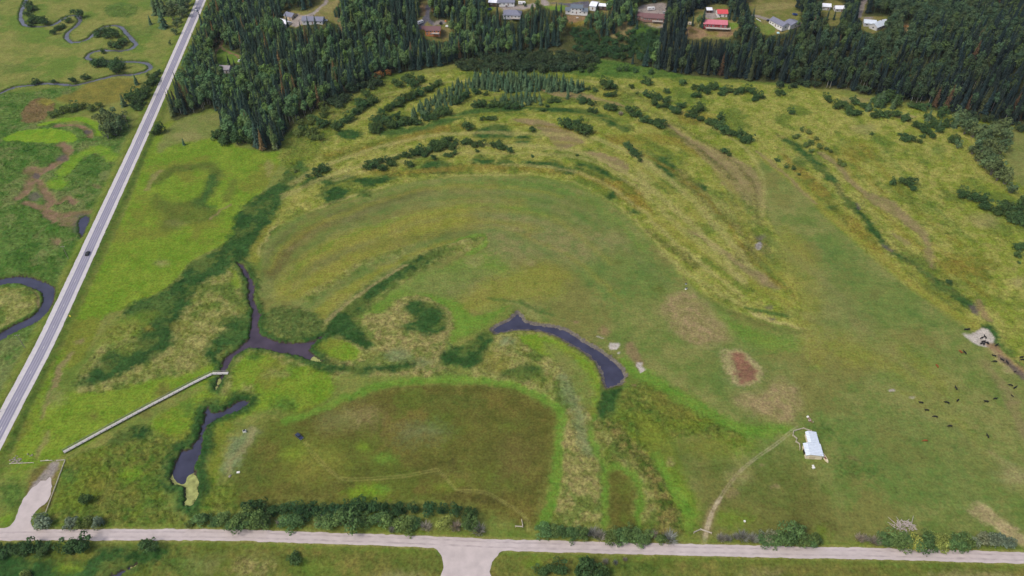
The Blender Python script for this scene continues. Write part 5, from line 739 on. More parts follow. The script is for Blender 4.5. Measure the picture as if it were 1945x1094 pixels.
ROCKS=M('-2385 2146 -2379 2155 -2361 2143 -2353 2152 -2378 2168 -2363 2164 -2340 2137 -2371 2134 -2351 2134 -2311 2171 -2306 2177 -2328 2180')
BRUSH=(173.8,179.7)
SIGNS=M('-2524 3113 -2643 3896 -3241 7651')
SCRAP=M('1489 2186 1494 2161 1502 2137 1427 2105 1428 2116 1488 2407 1492 2393 1496 2380 -1321 2315 1045 3381 1052 3425 -1288 2078 1035 1821 -1321 2058')
GATES=[M('799 1764 830 1779 875 1761'),
 M('15 1794 48 1792 43 1826')]
CORRAL=M('1391 2207 1398 2238 1384 2254 1394 2270 1380 2292 1392 2318 1443 2334 1478 2318 1482 2295')
import numpy as np
_fx=np.array([p[0] for p in FOOT]);_fy=np.array([p[1] for p in FOOT])
_PX=np.append(_fx,[2500.,-150.]);_PY=np.append(_fy,[2600.,2600.])
def sdf(px,py,X,Y):
    """signed distance to a closed polygon, negative inside"""
    px=np.asarray(px,float);py=np.asarray(py,float)
    d=np.full(X.shape,1e18);ins=np.zeros(X.shape,bool)
    n=len(px)
    for i in range(n):
        ax,ay=px[i],py[i];bx,by=px[(i+1)%n],py[(i+1)%n]
        ex,ey=bx-ax,by-ay;L=ex*ex+ey*ey
        if L<1e-12: continue
        wx=X-ax;wy=Y-ay
        t=np.clip((wx*ex+wy*ey)/L,0,1)
        d=np.minimum(d,(wx-ex*t)**2+(wy-ey*t)**2)
        c=((ay>Y)!=(by>Y))
        if c.any():
            xi=ax+(Y-ay)*ex/(by-ay if by!=ay else 1e-9)
            ins^=(c&(X<xi))
    d=np.sqrt(d)
    return np.where(ins,-d,d)
def sstep(a,b,x):
    t=np.clip((x-a)/(b-a),0,1);return t*t*(3-2*t)
def terrain(X,Y):
    """large relief: the terrace with the houses rises behind the foot line"""
    near=(Y>330)
    out=np.zeros(X.shape)
    if near.any():
        d=-sdf(_PX,_PY,X[near],Y[near])
        out[near]=24*sstep(4,78,d)+0.02*np.clip(d-78,0,400)
    return out
def terrain1(x,y): return float(terrain(np.array([x]),np.array([y]))[0])

# ------------------------------------------------------------------ helpers
def lin(c):
    c=c/255.0
    return c/12.92 if c<=.04045 else ((c+.055)/1.055)**2.4
def L(r,g,b,k=1.0): return (lin(r)*k,lin(g)*k,lin(b)*k)
def catmull(pts,closed,step=2.0,cap=8):
    p=np.array(pts,float);n=len(p);out=[]
    rng=range(n) if closed else range(n-1)
    for i in rng:
        if closed: a,b,c,d=p[(i-1)%n],p[i],p[(i+1)%n],p[(i+2)%n]
        else: a,b,c,d=p[max(i-1,0)],p[i],p[i+1],p[min(i+2,n-1)]
        m=max(1,min(cap,int(np.linalg.norm(c-b)/step)))
        for k in range(m):
            t=k/m
            out.append(.5*((2*b)+(c-a)*t+(2*a-5*b+4*c-d)*t*t+(3*b-a-3*c+d)*t**3))
    if not closed: out.append(p[-1])
    return np.array(out)
def sdist_line(pts,X,Y):
    d=np.full(X.shape,1e18)
    for (ax,ay),(bx,by) in zip(pts[:-1],pts[1:]):
        ex,ey=bx-ax,by-ay;Lq=ex*ex+ey*ey+1e-12
        t=np.clip(((X-ax)*ex+(Y-ay)*ey)/Lq,0,1)
        d=np.minimum(d,(X-ax-ex*t)**2+(Y-ay-ey*t)**2)
    return np.sqrt(d)
def _hash(ix,iy,s):
    h=(ix.astype(np.int64)*374761393+iy.astype(np.int64)*668265263+s*974711)&0x7fffffff
    h=((h^(h>>13))*1274126177)&0x7fffffff
    return ((h^(h>>16))&0xffff)/65535.0
def vnoise(X,Y,sc,s=0):
    x=X/sc;y=Y/sc;ix=np.floor(x);iy=np.floor(y);fx=x-ix;fy=y-iy
    fx=fx*fx*(3-2*fx);fy=fy*fy*(3-2*fy)
    a=_hash(ix,iy,s);b=_hash(ix+1,iy,s);c=_hash(ix,iy+1,s);d=_hash(ix+1,iy+1,s)
    return (a*(1-fx)+b*fx)*(1-fy)+(c*(1-fx)+d*fx)*fy-.5
def fbm(X,Y,sc,s=0,o=3):
    r=0;a=1;t=0
    ca,sa=math.cos(.7),math.sin(.7)
    for i in range(o):
        r=r+a*vnoise(X,Y,sc,s+17*i);t+=a;a*=.55;sc*=.47
        X,Y=X*ca-Y*sa+31.7,X*sa+Y*ca-12.3
    return r/t*1.6
class MB:
    def __init__(s): s.v=[];s.f=[];s.m=[]
    def add(s,vs_,fs,m=0):
        o=len(s.v);s.v.extend(vs_);s.f.extend([tuple(i+o for i in f) for f in fs]);s.m.extend([m]*len(fs))
    def box(s,c,size,rz=0,m=0,taper=1.0):
        hx,hy,hz=size[0]/2,size[1]/2,size[2]/2;cs,sn=math.cos(rz),math.sin(rz);V=[]
        for z in (-1,1):
            k=taper if z>0 else 1
            for x,y in ((-1,-1),(1,-1),(1,1),(-1,1)):
                a,b=x*hx*k,y*hy*k
                V.append((c[0]+a*cs-b*sn,c[1]+a*sn+b*cs,c[2]+z*hz))
        s.add(V,[(3,2,1,0),(4,5,6,7),(0,1,5,4),(1,2,6,5),(2,3,7,6),(3,0,4,7)],m)
    def bar(s,a,b,w,h=None,m=0):
        a=Vector(a);b=Vector(b);h=h or w;d=(b-a)
        if d.length<1e-6: return
        d.normalize();up=Vector((0,0,1)) if abs(d.z)<.95 else Vector((1,0,0))
        x=d.cross(up).normalized()*w/2;y=x.cross(d).normalized()*h/2
        V=[tuple(p+q) for p in (a,b) for q in (-x-y,x-y,x+y,-x+y)]
        s.add(V,[(3,2,1,0),(4,5,6,7),(0,1,5,4),(1,2,6,5),(2,3,7,6),(3,0,4,7)],m)
    def cone(s,a,b,r0,r1,n=8,m=0,cap=True):
        a=Vector(a);b=Vector(b);d=(b-a).normalized();up=Vector((0,0,1)) if abs(d.z)<.95 else Vector((1,0,0))
        x=d.cross(up).normalized();y=x.cross(d).normalized();V=[]
        for p,r in ((a,r0),(b,r1)):
            for i in range(n):
                t=2*math.pi*i/n;V.append(tuple(p+x*math.cos(t)*r+y*math.sin(t)*r))
        F=[(i,(i+1)%n,n+(i+1)%n,n+i) for i in range(n)]
        if cap: F+=[tuple(range(n-1,-1,-1)),tuple(range(n,2*n))]
        s.add(V,F,m)
    def loft(s,rings,m=0,cap=True):
        n=len(rings[0]);V=[p for r in rings for p in r];F=[]
        for k in range(len(rings)-1):
            for i in range(n): F.append((k*n+i,k*n+(i+1)%n,(k+1)*n+(i+1)%n,(k+1)*n+i))
        if cap: F+=[tuple(range(n-1,-1,-1)),tuple((len(rings)-1)*n+i for i in range(n))]
        s.add(V,F,m)
    def mesh(s,name,mats,smooth=False):
        me=bpy.data.meshes.new(name);me.from_pydata(s.v,[],s.f)
        for q in mats: me.materials.append(q)
        if len(mats)>1: me.polygons.foreach_set('material_index',s.m)
        if smooth: me.polygons.foreach_set('use_smooth',[True]*len(me.polygons))
        me.update();return me
def obj(name,data,parent=None,loc=None,rz=None,scale=None):
    o=bpy.data.objects.new(name,data);COL.objects.link(o)
    if parent: o.parent=parent
    if loc is not None: o.location=loc
    if rz is not None: o.rotation_euler=(0,0,rz)
    if scale is not None: o.scale=scale
    return o
def tag(o,label=None,cat=None,group=None,kind=None):
    if label: o['label']=label
    if cat: o['category']=cat
    if group: o['group']=group
    if kind: o['kind']=kind
    return o
def part(name,mb,mat_,parent,smooth=False):
    return obj(name,mb.mesh(name,[mat_],smooth),parent)
def gz(x,y): return terrain1(x,y)
# ------------------------------------------------------------------ materials
MATS={}
def mat(name,col,rough=.8,spec=.3,metal=0.0,noise=.12,nscale=1.5,bump=0.0,bscale=8.0,emit=None):
    if name in MATS: return MATS[name]
    m=bpy.data.materials.new(name);m.use_nodes=True;nt=m.node_tree;b=nt.nodes['Principled BSDF']
    b.inputs['Roughness'].default_value=rough;b.inputs['Specular IOR Level'].default_value=spec;b.inputs['Metallic'].default_value=metal
    tc=nt.nodes.new('ShaderNodeTexCoord');n=nt.nodes.new('ShaderNodeTexNoise');n.inputs['Scale'].default_value=nscale;n.inputs['Detail'].default_value=4
    nt.links.new(tc.outputs['Object'],n.inputs['Vector'])
    mr=nt.nodes.new('ShaderNodeMapRange');mr.inputs[1].default_value=.25;mr.inputs[2].default_value=.75;mr.inputs[3].default_value=1-noise*1.4;mr.inputs[4].default_value=1+noise*1.4
    nt.links.new(n.outputs['Fac'],mr.inputs[0])
    vm=nt.nodes.new('ShaderNodeVectorMath');vm.operation='SCALE';vm.inputs[0].default_value=col
    nt.links.new(mr.outputs[0],vm.inputs['Scale']);nt.links.new(vm.outputs[0],b.inputs['Base Color'])
    if bump:
        n2=nt.nodes.new('ShaderNodeTexNoise');n2.inputs['Scale'].default_value=bscale;nt.links.new(tc.outputs['Object'],n2.inputs['Vector'])
        bp=nt.nodes.new('ShaderNodeBump');bp.inputs['Strength'].default_value=bump;bp.inputs['Distance'].default_value=.1
        nt.links.new(n2.outputs['Fac'],bp.inputs['Height']);nt.links.new(bp.outputs[0],b.inputs['Normal'])
    MATS[name]=m;return m
def leaf_mat(name,default=(.05,.08,.03)):
    m=bpy.data.materials.new(name);m.use_nodes=True;nt=m.node_tree;b=nt.nodes['Principled BSDF']
    b.inputs['Roughness'].default_value=.9;b.inputs['Specular IOR Level'].default_value=.04
    a=nt.nodes.new('ShaderNodeAttribute');a.attribute_type='INSTANCER';a.attribute_name='tint'
    v=nt.nodes.new('ShaderNodeAttribute');v.attribute_type='GEOMETRY';v.attribute_name='v'
    s=nt.nodes.new('ShaderNodeVectorMath');s.operation='SCALE'
    nt.links.new(a.outputs['Vector'],s.inputs[0]);nt.links.new(v.outputs['Fac'],s.inputs['Scale'])
    nt.links.new(s.outputs[0],b.inputs['Base Color'])
    tr=nt.nodes.new('ShaderNodeBsdfTranslucent');nt.links.new(s.outputs[0],tr.inputs['Color'])
    mx=nt.nodes.new('ShaderNodeMixShader');mx.inputs[0].default_value=.25
    out=nt.nodes['Material Output'];nt.links.new(b.outputs[0],mx.inputs[1]);nt.links.new(tr.outputs[0],mx.inputs[2]);nt.links.new(mx.outputs[0],out.inputs[0])
    return m
LEAF=leaf_mat('foliage')
BARK=mat('bark',(.09,.075,.06),.9,.1,noise=.3,nscale=3)
PALEBARK=mat('pale_bark',(.36,.34,.30),.8,.2,noise=.35,nscale=2.5)
TWIG=mat('grey_twig',(.20,.18,.175),.9,.1,noise=.3,nscale=3)
ALB=.92     # display colour of the survey -> albedo
# ------------------------------------------------------------------ ground sheet
PAL={ # colour a, colour b, mottle scale, plant height, plant roughness
'base':((104,118,52),(122,124,62),14,.1,.15),
'farmeadow':((106,118,52),(128,128,66),9,.2,.25),
'marsh':((64,98,34),(96,118,56),5,.5,.5),
'ochre':((126,118,52),(104,104,46),6,.2,.25),
'brownhill':((124,104,70),(104,92,56),6,.8,.3),
'brightlime':((100,136,32),(118,142,40),6,.15,.2),
'greentall':((58,92,34),(82,112,46),5,.5,.5),
'mud':((128,104,82),(104,98,58),4,-.15,.1),
'wetmud':((84,78,74),(98,88,78),3,-.3,.05),
'verge':((92,112,40),(108,116,52),5,.1,.2),
'vergedark':((66,90,34),(84,104,42),4,.1,.3),
'lime':((98,126,34),(116,134,44),9,.2,.25),
'duskgrass':((106,116,60),(120,120,70),7,.1,.2),
'darkgrass':((76,92,36),(94,100,44),6,.2,.25),
'darkgreen':((52,84,36),(68,98,42),5,.3,.3),
'dirtgrass':((136,120,84),(120,112,70),3.5,.0,.15),
'tan':((150,138,92),(134,126,80),4,.1,.3),
'brownstain':((108,96,52),(94,92,46),6,.1,.2),
'tallgrass':((108,118,52),(144,140,82),4,.5,.6),
'cattail':((44,74,33),(60,90,42),5,.95,.3),
'cattail_lite':((58,86,38),(80,104,48),4,.84,.4),
'roughgreen':((80,104,38),(112,116,52),3.6,.6,.7),
'pasture':((96,114,52),(122,124,68),11,.05,.1),
'duskfield':((92,98,50),(104,104,60),9,.05,.1),
'yellowgrass':((120,124,46),(134,130,58),7,.2,.25),
'brightgrass':((88,124,40),(104,132,48),7,.1,.2),
'tanpasture':((128,122,76),(104,116,62),4,.05,.2),
'greenpasture':((84,110,50),(102,118,56),8,.05,.12),
'greenreed':((78,98,46),(100,112,56),3,1.0,.6),
'drygrass':((146,138,84),(112,118,58),3.2,.5,.6),
'greygreen':((106,122,78),(122,128,88),4,.3,.3),
'reedmix':((76,94,36),(136,126,70),2.6,1.0,.9),
'brownmeadow':((84,86,36),(104,98,45),9,.1,.18),
'greenmeadow':((82,90,36),(96,98,44),10,.1,.2),
'darkbrown':((66,62,30),(80,74,36),7,.1,.2),
'sandtrack':((176,162,132),(156,142,110),3,0,.05),
'trackpale':((142,138,76),(128,126,66),3,0,.05),
'paletan':((158,150,92),(140,136,76),3,.2,.3),
'yellowtall':((114,127,45),(147,145,74),5,.4,.5),
'ochretall':((116,108,40),(134,118,52),4,.5,.5),
'darktall':((76,88,36),(124,118,66),2.6,.8,.8),
'dirt':((138,112,84),(118,100,72),4,0,.1),
'paledry':((166,150,108),(140,130,88),3,.1,.15),
'tanpatch':((148,130,92),(122,118,70),3.5,.05,.25),
'redmud':((136,98,76),(118,90,68),5,-.3,.03),
'sand':((180,172,160),(164,156,144),3,0,.08),
'stone':((160,154,152),(140,134,130),2,.4,.3),
'darkpasture':((82,88,38),(96,98,46),9,.08,.15),
'southmeadow':((94,104,44),(116,112,54),6,.2,.3),
'forestfloor':((58,66,34),(80,80,48),6,.2,.5),
'yardgrass':((104,110,52),(124,114,70),6,.1,.15),
'gravelyard':((150,140,134),(136,128,120),4,0,.04),
'lawn':((88,118,42),(102,124,50),6,.05,.08),
'asphaltpath':((98,96,104),(88,86,94),5,.0,.02),
}
PAL3={'yellowtall':((92,110,42),17),'tallgrass':((84,106,42),12),'roughgreen':((98,114,38),14),'pasture':((112,112,58),22),'brownmeadow':((88,100,38),16),'lime':((110,116,44),24),'marsh':((108,118,66),13),'farmeadow':((92,116,44),26),'southmeadow':((84,98,36),15),'greenmeadow':((94,108,40),12),'drygrass':((100,116,52),9),'base':((92,112,44),30),'greenpasture':((104,112,56),16),'ochretall':((92,104,38),10),'cattail':((86,102,46),11),'duskfield':((108,112,52),14)}
def build_ground():
    rows=[];y=96.0
    while y<880:
        rows.append(y);y+=.46+.00155*max(0,y-150)+.0000006*max(0,y-150)**2
    rows=np.array([-3500,-1800,-700,-220,0,50,80]+rows+[900,940,1000,1100,1300,1700,2400,3300,4500],float)
    n=880
    s=np.concatenate([[-6,-3.6,-2.4,-1.7,-1.35,-1.15,-1.05],np.linspace(-1,1,n),[1.05,1.15,1.35,1.7,2.4,3.6,6]])
    Wd=np.where(rows>0,150+.60*np.minimum(rows,1000),250)
    X=(s[None,:]*Wd[:,None]).ravel();Y=np.repeat(rows,len(s))
    T=terrain(X,Y)
    XW=X+fbm(X,Y,11,3)*3.0+fbm(X,Y,3.2,9,2)*1.1
    YW=Y+fbm(X,Y,11,5)*3.0+fbm(X,Y,3.2,11,2)*1.1
    nz={}
    def noise(sc):
        k=round(sc)
        if k not in nz: nz[k]=fbm(X,Y,float(max(k,2)),100+k,3)
        return nz[k]
    fine=fbm(X,Y,1.5,77,2);rough=(vnoise(X,Y,1.0,55)+vnoise(X,Y,2.1,56))
    big=fbm(X,Y,55,8,3)
    def pal(c,idx=None):
        a,b,sc,vh,vr=PAL[c]
        nn=noise(sc);f=fine;bg_=big
        if idx is not None: nn=nn[idx];f=f[idx];bg_=bg_[idx]
        t=np.clip(.5+nn*1.25+f*.5+bg_*.35,0,1)[:,None]
        r=np.array(L(*a))[None]*(1-t)+np.array(L(*b))[None]*t
        if c in PAL3:
            c3,s3=PAL3[c];n3=noise(s3+1)
            if idx is not None: n3=n3[idx]
            k=(sstep(.02,.30,n3+f*.18)*.85)[:,None];r=r*(1-k)+np.array(L(*c3))[None]*k
        return r
    C=pal('base');VH=np.full(X.shape,PAL['base'][3]);VR=np.full(X.shape,PAL['base'][4])
    for r in REGIONS:
        kind,c,pts,soft,al,warp,veg=r[:7]
        p=catmull(pts,kind=='P',3.0)
        pad=soft+6+(r[7] if kind=='S' else 0)
        xs,ys=(XW,YW) if warp else (X,Y)
        sel=np.nonzero((xs>p[:,0].min()-pad)&(xs<p[:,0].max()+pad)&(ys>p[:,1].min()-pad)&(ys<p[:,1].max()+pad))[0]
        if len(sel)==0: continue
        if kind=='P': d=sdf(p[:,0],p[:,1],xs[sel],ys[sel])
        else: d=sdist_line(p,xs[sel],ys[sel])-r[7]/2
        keep=d<soft+5
        sel=sel[keep];d=d[keep]
        if len(sel)==0: continue
        if c.startswith('cattail') or c in('tanpatch','redmud','paledry'):
            e_=noise(8)[sel]*(3.6 if c[0]=='c' else 3.2)+fine[sel]*2.2;s2=max(soft,3.6 if c[0]=='c' else 2.2)
            m=(1-sstep(-s2*.8,s2*.8,d+e_))*al
        else: m=(1-sstep(-soft*.6,soft*.6,d+fine[sel]*soft*.5))*al
        cc=pal(c,sel)
        C[sel]=C[sel]*(1-m[:,None])+cc*m[:,None]
        VH[sel]=VH[sel]*(1-m)+PAL[c][3]*m;VR[sel]=VR[sel]*(1-m)+PAL[c][4]*m
    # dark fringe and basin of the water
    Z=T+fbm(X,Y,40,21,2)*.25+np.minimum(VH,.5)+VR*rough*1.1
    def basin(d,deep,fr,frc):
        nonlocal Z
        m=(1-sstep(0,fr,d))*.9;cc=pal(frc)
        C[:]=C*(1-m[:,None])+cc*m[:,None]
        Z=Z+m*.35*(d>0)
        k=1-sstep(-1.6,.6,d);Z=Z*(1-k)+(T-deep)*k
        C[d<-.2]=np.array(L(70,62,52))
    for nm,pp in PONDS.items():
        p=catmull(pp,True,3.0)
        sel=np.nonzero((X>p[:,0].min()-12)&(X<p[:,0].max()+12)&(Y>p[:,1].min()-12)&(Y<p[:,1].max()+12))[0]
        d=np.full(X.shape,99.);d[sel]=sdf(p[:,0],p[:,1],(X+.35*(XW-X))[sel],(Y+.35*(YW-Y))[sel])+fine[sel]*1.3
        if nm=='bend_pond':
            mm=(1-sstep(.5,1.4,d))[:,None]
            basin(d,.44,2.2,'darktall');k2=1-sstep(-3.2,-1.6,d);Z=Z-k2*.9;C[:]=np.where(((d<.1)&(d>-3))[:,None],np.array(L(104,98,90)),C)
        else: basin(d,1.3,{'ditch_pool':1.5,'lower_pond':6.5,'south_pond':4}.get(nm,4.2),'cattail')
    for rv,wd in ((RIVER,4.6),(RIVER2,7.5)):
        p=catmull(rv,False,4.0)
        sel=np.nonzero((X>p[:,0].min()-12)&(X<p[:,0].max()+12)&(Y>p[:,1].min()-12)&(Y<p[:,1].max()+12))[0]
        d=np.full(X.shape,99.);d[sel]=sdist_line(p,(X+.3*(XW-X))[sel],(Y+.3*(YW-Y))[sel])-wd/2+fine[sel]*1.1
        basin(d,1.4,2.4,'vergedark')
    # roads: lower the grass under them, lift the highway bank
    hp=catmull(HIGHWAY,False,10)
    dh=sdist_line(hp,X,Y);bank=1.3*(1-sstep(5.5,13,dh))
    Z=Z+bank;onr=dh<5.7;Z[onr]=T[onr]+1.12
    dg=sdist_line(catmull(GRAVEL,False,10),X,Y);k=1-sstep(2.6,4.2,dg);Z=Z*(1-k)+(T+.05)*k
    for poly in (JUNC,DRIVE):
        p=catmull(poly,True,3);d=sdf(p[:,0],p[:,1],X,Y);k=1-sstep(.2,1.6,d);Z=Z*(1-k)+(T+.05)*k
    me=bpy.data.meshes.new('ground')
    nr,ncl=len(rows),len(s)
    idx=np.arange(nr*ncl).reshape(nr,ncl)
    q=np.stack([idx[:-1,:-1],idx[:-1,1:],idx[1:,1:],idx[1:,:-1]],-1).reshape(-1,4)
    me.vertices.add(len(X));me.vertices.foreach_set('co',np.stack([X,Y,Z],1).astype(np.float32).ravel())
    me.loops.add(q.size);me.loops.foreach_set('vertex_index',q.astype(np.int32).ravel())
    me.polygons.add(len(q));me.polygons.foreach_set('loop_start',np.arange(0,q.size,4,dtype=np.int32));me.polygons.foreach_set('loop_total',np.full(len(q),4,np.int32))
    me.update(calc_edges=True)
    ca=me.attributes.new('Col','FLOAT_COLOR','POINT')
    ca.data.foreach_set('color',np.concatenate([C*ALB,np.ones((len(C),1))],1).astype(np.float32).ravel())
    ra=me.attributes.new('rgh','FLOAT','POINT');ra.data.foreach_set('value',VR.astype(np.float32))
    me.polygons.foreach_set('use_smooth',np.ones(len(q),bool))
    m=bpy.data.materials.new('meadow');m.use_nodes=True;nt=m.node_tree;b=nt.nodes['Principled BSDF']
    b.inputs['Roughness'].default_value=1;b.inputs['Specular IOR Level'].default_value=.05
    at=nt.nodes.new('ShaderNodeAttribute');at.attribute_name='Col'
    rt=nt.nodes.new('ShaderNodeAttribute');rt.attribute_name='rgh'
    tc=nt.nodes.new('ShaderNodeTexCoord')
    def nn(scale,detail):
        k=nt.nodes.new('ShaderNodeTexNoise');k.inputs['Scale'].default_value=scale;k.inputs['Detail'].default_value=detail;k.inputs['Roughness'].default_value=.65
        nt.links.new(tc.outputs['Object'],k.inputs['Vector']);return k
    def mth(op,a,b_=None):
        k=nt.nodes.new('ShaderNodeMath');k.operation=op
        for i,v in enumerate((a,b_)):
            if v is None: continue
            if isinstance(v,(int,float)): k.inputs[i].default_value=v
            else: nt.links.new(v,k.inputs[i])
        return k.outputs[0]
    f1=nn(.9,4);f2=nn(.16,3)
    a1=mth('SUBTRACT',f1.outputs['Fac'],.5);a2=mth('SUBTRACT',f2.outputs['Fac'],.5)
    st=mth('ADD',mth('MULTIPLY',rt.outputs['Fac'],1.5),1.35)
    val=mth('ADD',mth('ADD',mth('MULTIPLY',a1,st),mth('MULTIPLY',a2,.7)),1.0)
    sc=nt.nodes.new('ShaderNodeVectorMath');sc.operation='SCALE';nt.links.new(at.outputs['Color'],sc.inputs[0]);nt.links.new(val,sc.inputs['Scale'])
    fk=nn(.42,7);fk.inputs['Roughness'].default_value=.78
    def ramp(src,a,b_,lo,hi):
        k=nt.nodes.new('ShaderNodeMapRange');k.interpolation_type='SMOOTHSTEP';nt.links.new(src,k.inputs[0])
        for i,v in zip((1,2,3,4),(a,b_,lo,hi)): k.inputs[i].default_value=v
        return k.outputs[0]
    mxd=nt.nodes.new('ShaderNodeMix');mxd.data_type='RGBA';nt.links.new(ramp(fk.outputs['Fac'],.54,.70,0,.55),mxd.inputs[0])
    dry=nt.nodes.new('ShaderNodeVectorMath');dry.operation='MULTIPLY';nt.links.new(sc.outputs[0],dry.inputs[0]);dry.inputs[1].default_value=(1.55,1.28,1.35)
    nt.links.new(sc.outputs[0],mxd.inputs[6]);nt.links.new(dry.outputs[0],mxd.inputs[7])
    mp=nt.nodes.new('ShaderNodeMapping');mp.inputs['Rotation'].default_value=(0,0,.5);mp.inputs['Scale'].default_value=(.09,.8,1);nt.links.new(tc.outputs['Object'],mp.inputs['Vector'])
    stn=nt.nodes.new('ShaderNodeTexNoise');stn.inputs['Scale'].default_value=1;stn.inputs['Detail'].default_value=4;nt.links.new(mp.outputs[0],stn.inputs['Vector'])
    scd=nt.nodes.new('ShaderNodeVectorMath');scd.operation='SCALE';nt.links.new(mxd.outputs[2],scd.inputs[0])
    nt.links.new(mth('MULTIPLY',ramp(stn.outputs['Fac'],.3,.7,.95,1.05),ramp(fk.outputs['Fac'],.30,.46,.62,1.0)),scd.inputs['Scale'])
    hs=nt.nodes.new('ShaderNodeHueSaturation');nt.links.new(scd.outputs[0],hs.inputs['Color'])
    f3=nn(.45,3);nt.links.new(mth('ADD',mth('MULTIPLY',mth('SUBTRACT',f3.outputs['Fac'],.5),.09),.5),hs.inputs['Hue'])
    nt.links.new(hs.outputs[0],b.inputs['Base Color'])
    bp=nt.nodes.new('ShaderNodeBump');bp.inputs['Strength'].default_value=.6;nt.links.new(mth('MULTIPLY',rt.outputs['Fac'],1.2),bp.inputs['Distance'])
    f4=nn(1.6,5);nt.links.new(f4.outputs['Fac'],bp.inputs['Height']);nt.links.new(bp.outputs[0],b.inputs['Normal'])
    me.materials.append(m)
    g=obj('ground',me);tag(g,kind='structure');g['label']='patchy green and tan valley meadow with a wooded terrace behind'
    return X,Y,Z,C,VH,VR,rows,s,Wd
GX,GY,GZ,GC,GVH,GVR,GROWS,GS,GW=build_ground()
def gidx(x,y):
    r=np.clip(np.searchsorted(GROWS,y),1,len(GROWS)-1);r=np.where(np.abs(GROWS[r-1]-y)<np.abs(GROWS[r]-y),r-1,r)
    t=x/GW[r];c=np.clip(np.searchsorted(GS,t),1,len(GS)-1);c=np.where(np.abs(GS[c-1]-t)<np.abs(GS[c]-t),c-1,c)
    return r*len(GS)+c
def gtop(x,y): return float(GZ[gidx(np.array([x]),np.array([y]))[0]])
# ------------------------------------------------------------------ water
def water_mat(name,col,rough=.08):
    m=bpy.data.materials.new(name);m.use_nodes=True;nt=m.node_tree;b=nt.nodes['Principled BSDF']
    b.inputs['Base Color'].default_value=(*col,1);b.inputs['Roughness'].default_value=rough;b.inputs['IOR'].default_value=1.42
    tc=nt.nodes.new('ShaderNodeTexCoord')
    n=nt.nodes.new('ShaderNodeTexNoise');n.inputs['Scale'].default_value=.9;n.inputs['Detail'].default_value=3;nt.links.new(tc.outputs['Object'],n.inputs['Vector'])
    bp=nt.nodes.new('ShaderNodeBump');bp.inputs['Strength'].default_value=.15;bp.inputs['Distance'].default_value=.05;nt.links.new(n.outputs['Fac'],bp.inputs['Height']);nt.links.new(bp.outputs[0],b.inputs['Normal'])
    n2=nt.nodes.new('ShaderNodeTexNoise');n2.inputs['Scale'].default_value=.12;n2.inputs['Detail'].default_value=4;nt.links.new(tc.outputs['Object'],n2.inputs['Vector'])
    mr=nt.nodes.new('ShaderNodeMapRange');mr.inputs[1].default_value=.3;mr.inputs[2].default_value=.7;mr.inputs[3].default_value=.75;mr.inputs[4].default_value=1.25;nt.links.new(n2.outputs['Fac'],mr.inputs[0])
    v=nt.nodes.new('ShaderNodeVectorMath');v.operation='SCALE';v.inputs[0].default_value=col;nt.links.new(mr.outputs[0],v.inputs['Scale']);nt.links.new(v.outputs[0],b.inputs['Base Color'])
    return m
POND=water_mat('pond_water',L(60,60,76),.04);CREEK=water_mat('creek_water',L(68,58,68));STREAM=water_mat('stream_water',L(92,92,98),.15)
WEEDM=mat('duckweed',L(146,150,90),.9,.1,noise=.3,nscale=.45)
def polysheet(name,p,z,m,terr=False):
    tri=tessellate_polygon([[Vector((a,b,0)) for a,b in p]])
    me=bpy.data.meshes.new(name);me.from_pydata([(a,b,z+(terrain1(a,b) if terr else 0)) for a,b in p],[],[tuple(t) for t in tri]);me.materials.append(m)
    bm=bmesh.new();bm.from_mesh(me);bmesh.ops.recalc_face_normals(bm,faces=bm.faces)
    if bm.faces and sum(f.normal.z for f in bm.faces)<0: bmesh.ops.reverse_faces(bm,faces=bm.faces)
    bm.to_mesh(me);bm.free();return obj(name,me)
def ragged(p):
    q=np.stack([p[:,0]+fbm(p[:,0],p[:,1],2.2,81,3)*.7,p[:,1]+fbm(p[:,0],p[:,1],2.2,83,3)*.7],1);return [tuple(v) for v in q]
def grow(p,d):
    q=[];n=len(p);ar=sum(p[i][0]*p[(i+1)%n][1]-p[(i+1)%n][0]*p[i][1] for i in range(n));sg=1 if ar>0 else -1
    for i in range(n):
        a,b=p[i-1],p[(i+1)%n];tx,ty=b[0]-a[0],b[1]-a[1];l=math.hypot(tx,ty)+1e-9
        q.append((p[i][0]+sg*ty/l*d,p[i][1]-sg*tx/l*d))
    return q
PLAB={'creek_pond':'forked dark creek pool crossed by the boardwalk','lower_pond':'dark narrow pond with green scum at its end','bend_pond':'curved slate-coloured pond in the middle of the pasture','ditch_pool':'small dark pool against the highway bank','south_pond':'sliver of dark water below the gravel road'}
for nm,pp in PONDS.items():
    p=[tuple(v) for v in catmull(pp,True,3.0)]
    o=polysheet('water',grow(p,.6 if nm!='bend_pond' else -1.5),-.5,CREEK if nm=='creek_pond' else POND);tag(o,PLAB[nm],None,None,'structure')
for nm,pp in WEED.items():
    p=[tuple(v) for v in catmull(pp,True,2.0)]
    o=polysheet('duckweed',ragged(catmull(pp,True,.7,30)),-.46,WEEDM);tag(o,None,None,None,'stuff');o['label']={'creek':'pale green duckweed in the creek below the boardwalk','creek_tip':'pale scum at the right tip of the creek pool','lower':'yellow-green duckweed covering the end of the lower pond','south':'duckweed at the tip of the water below the gravel road'}[nm];o['category']='duckweed'
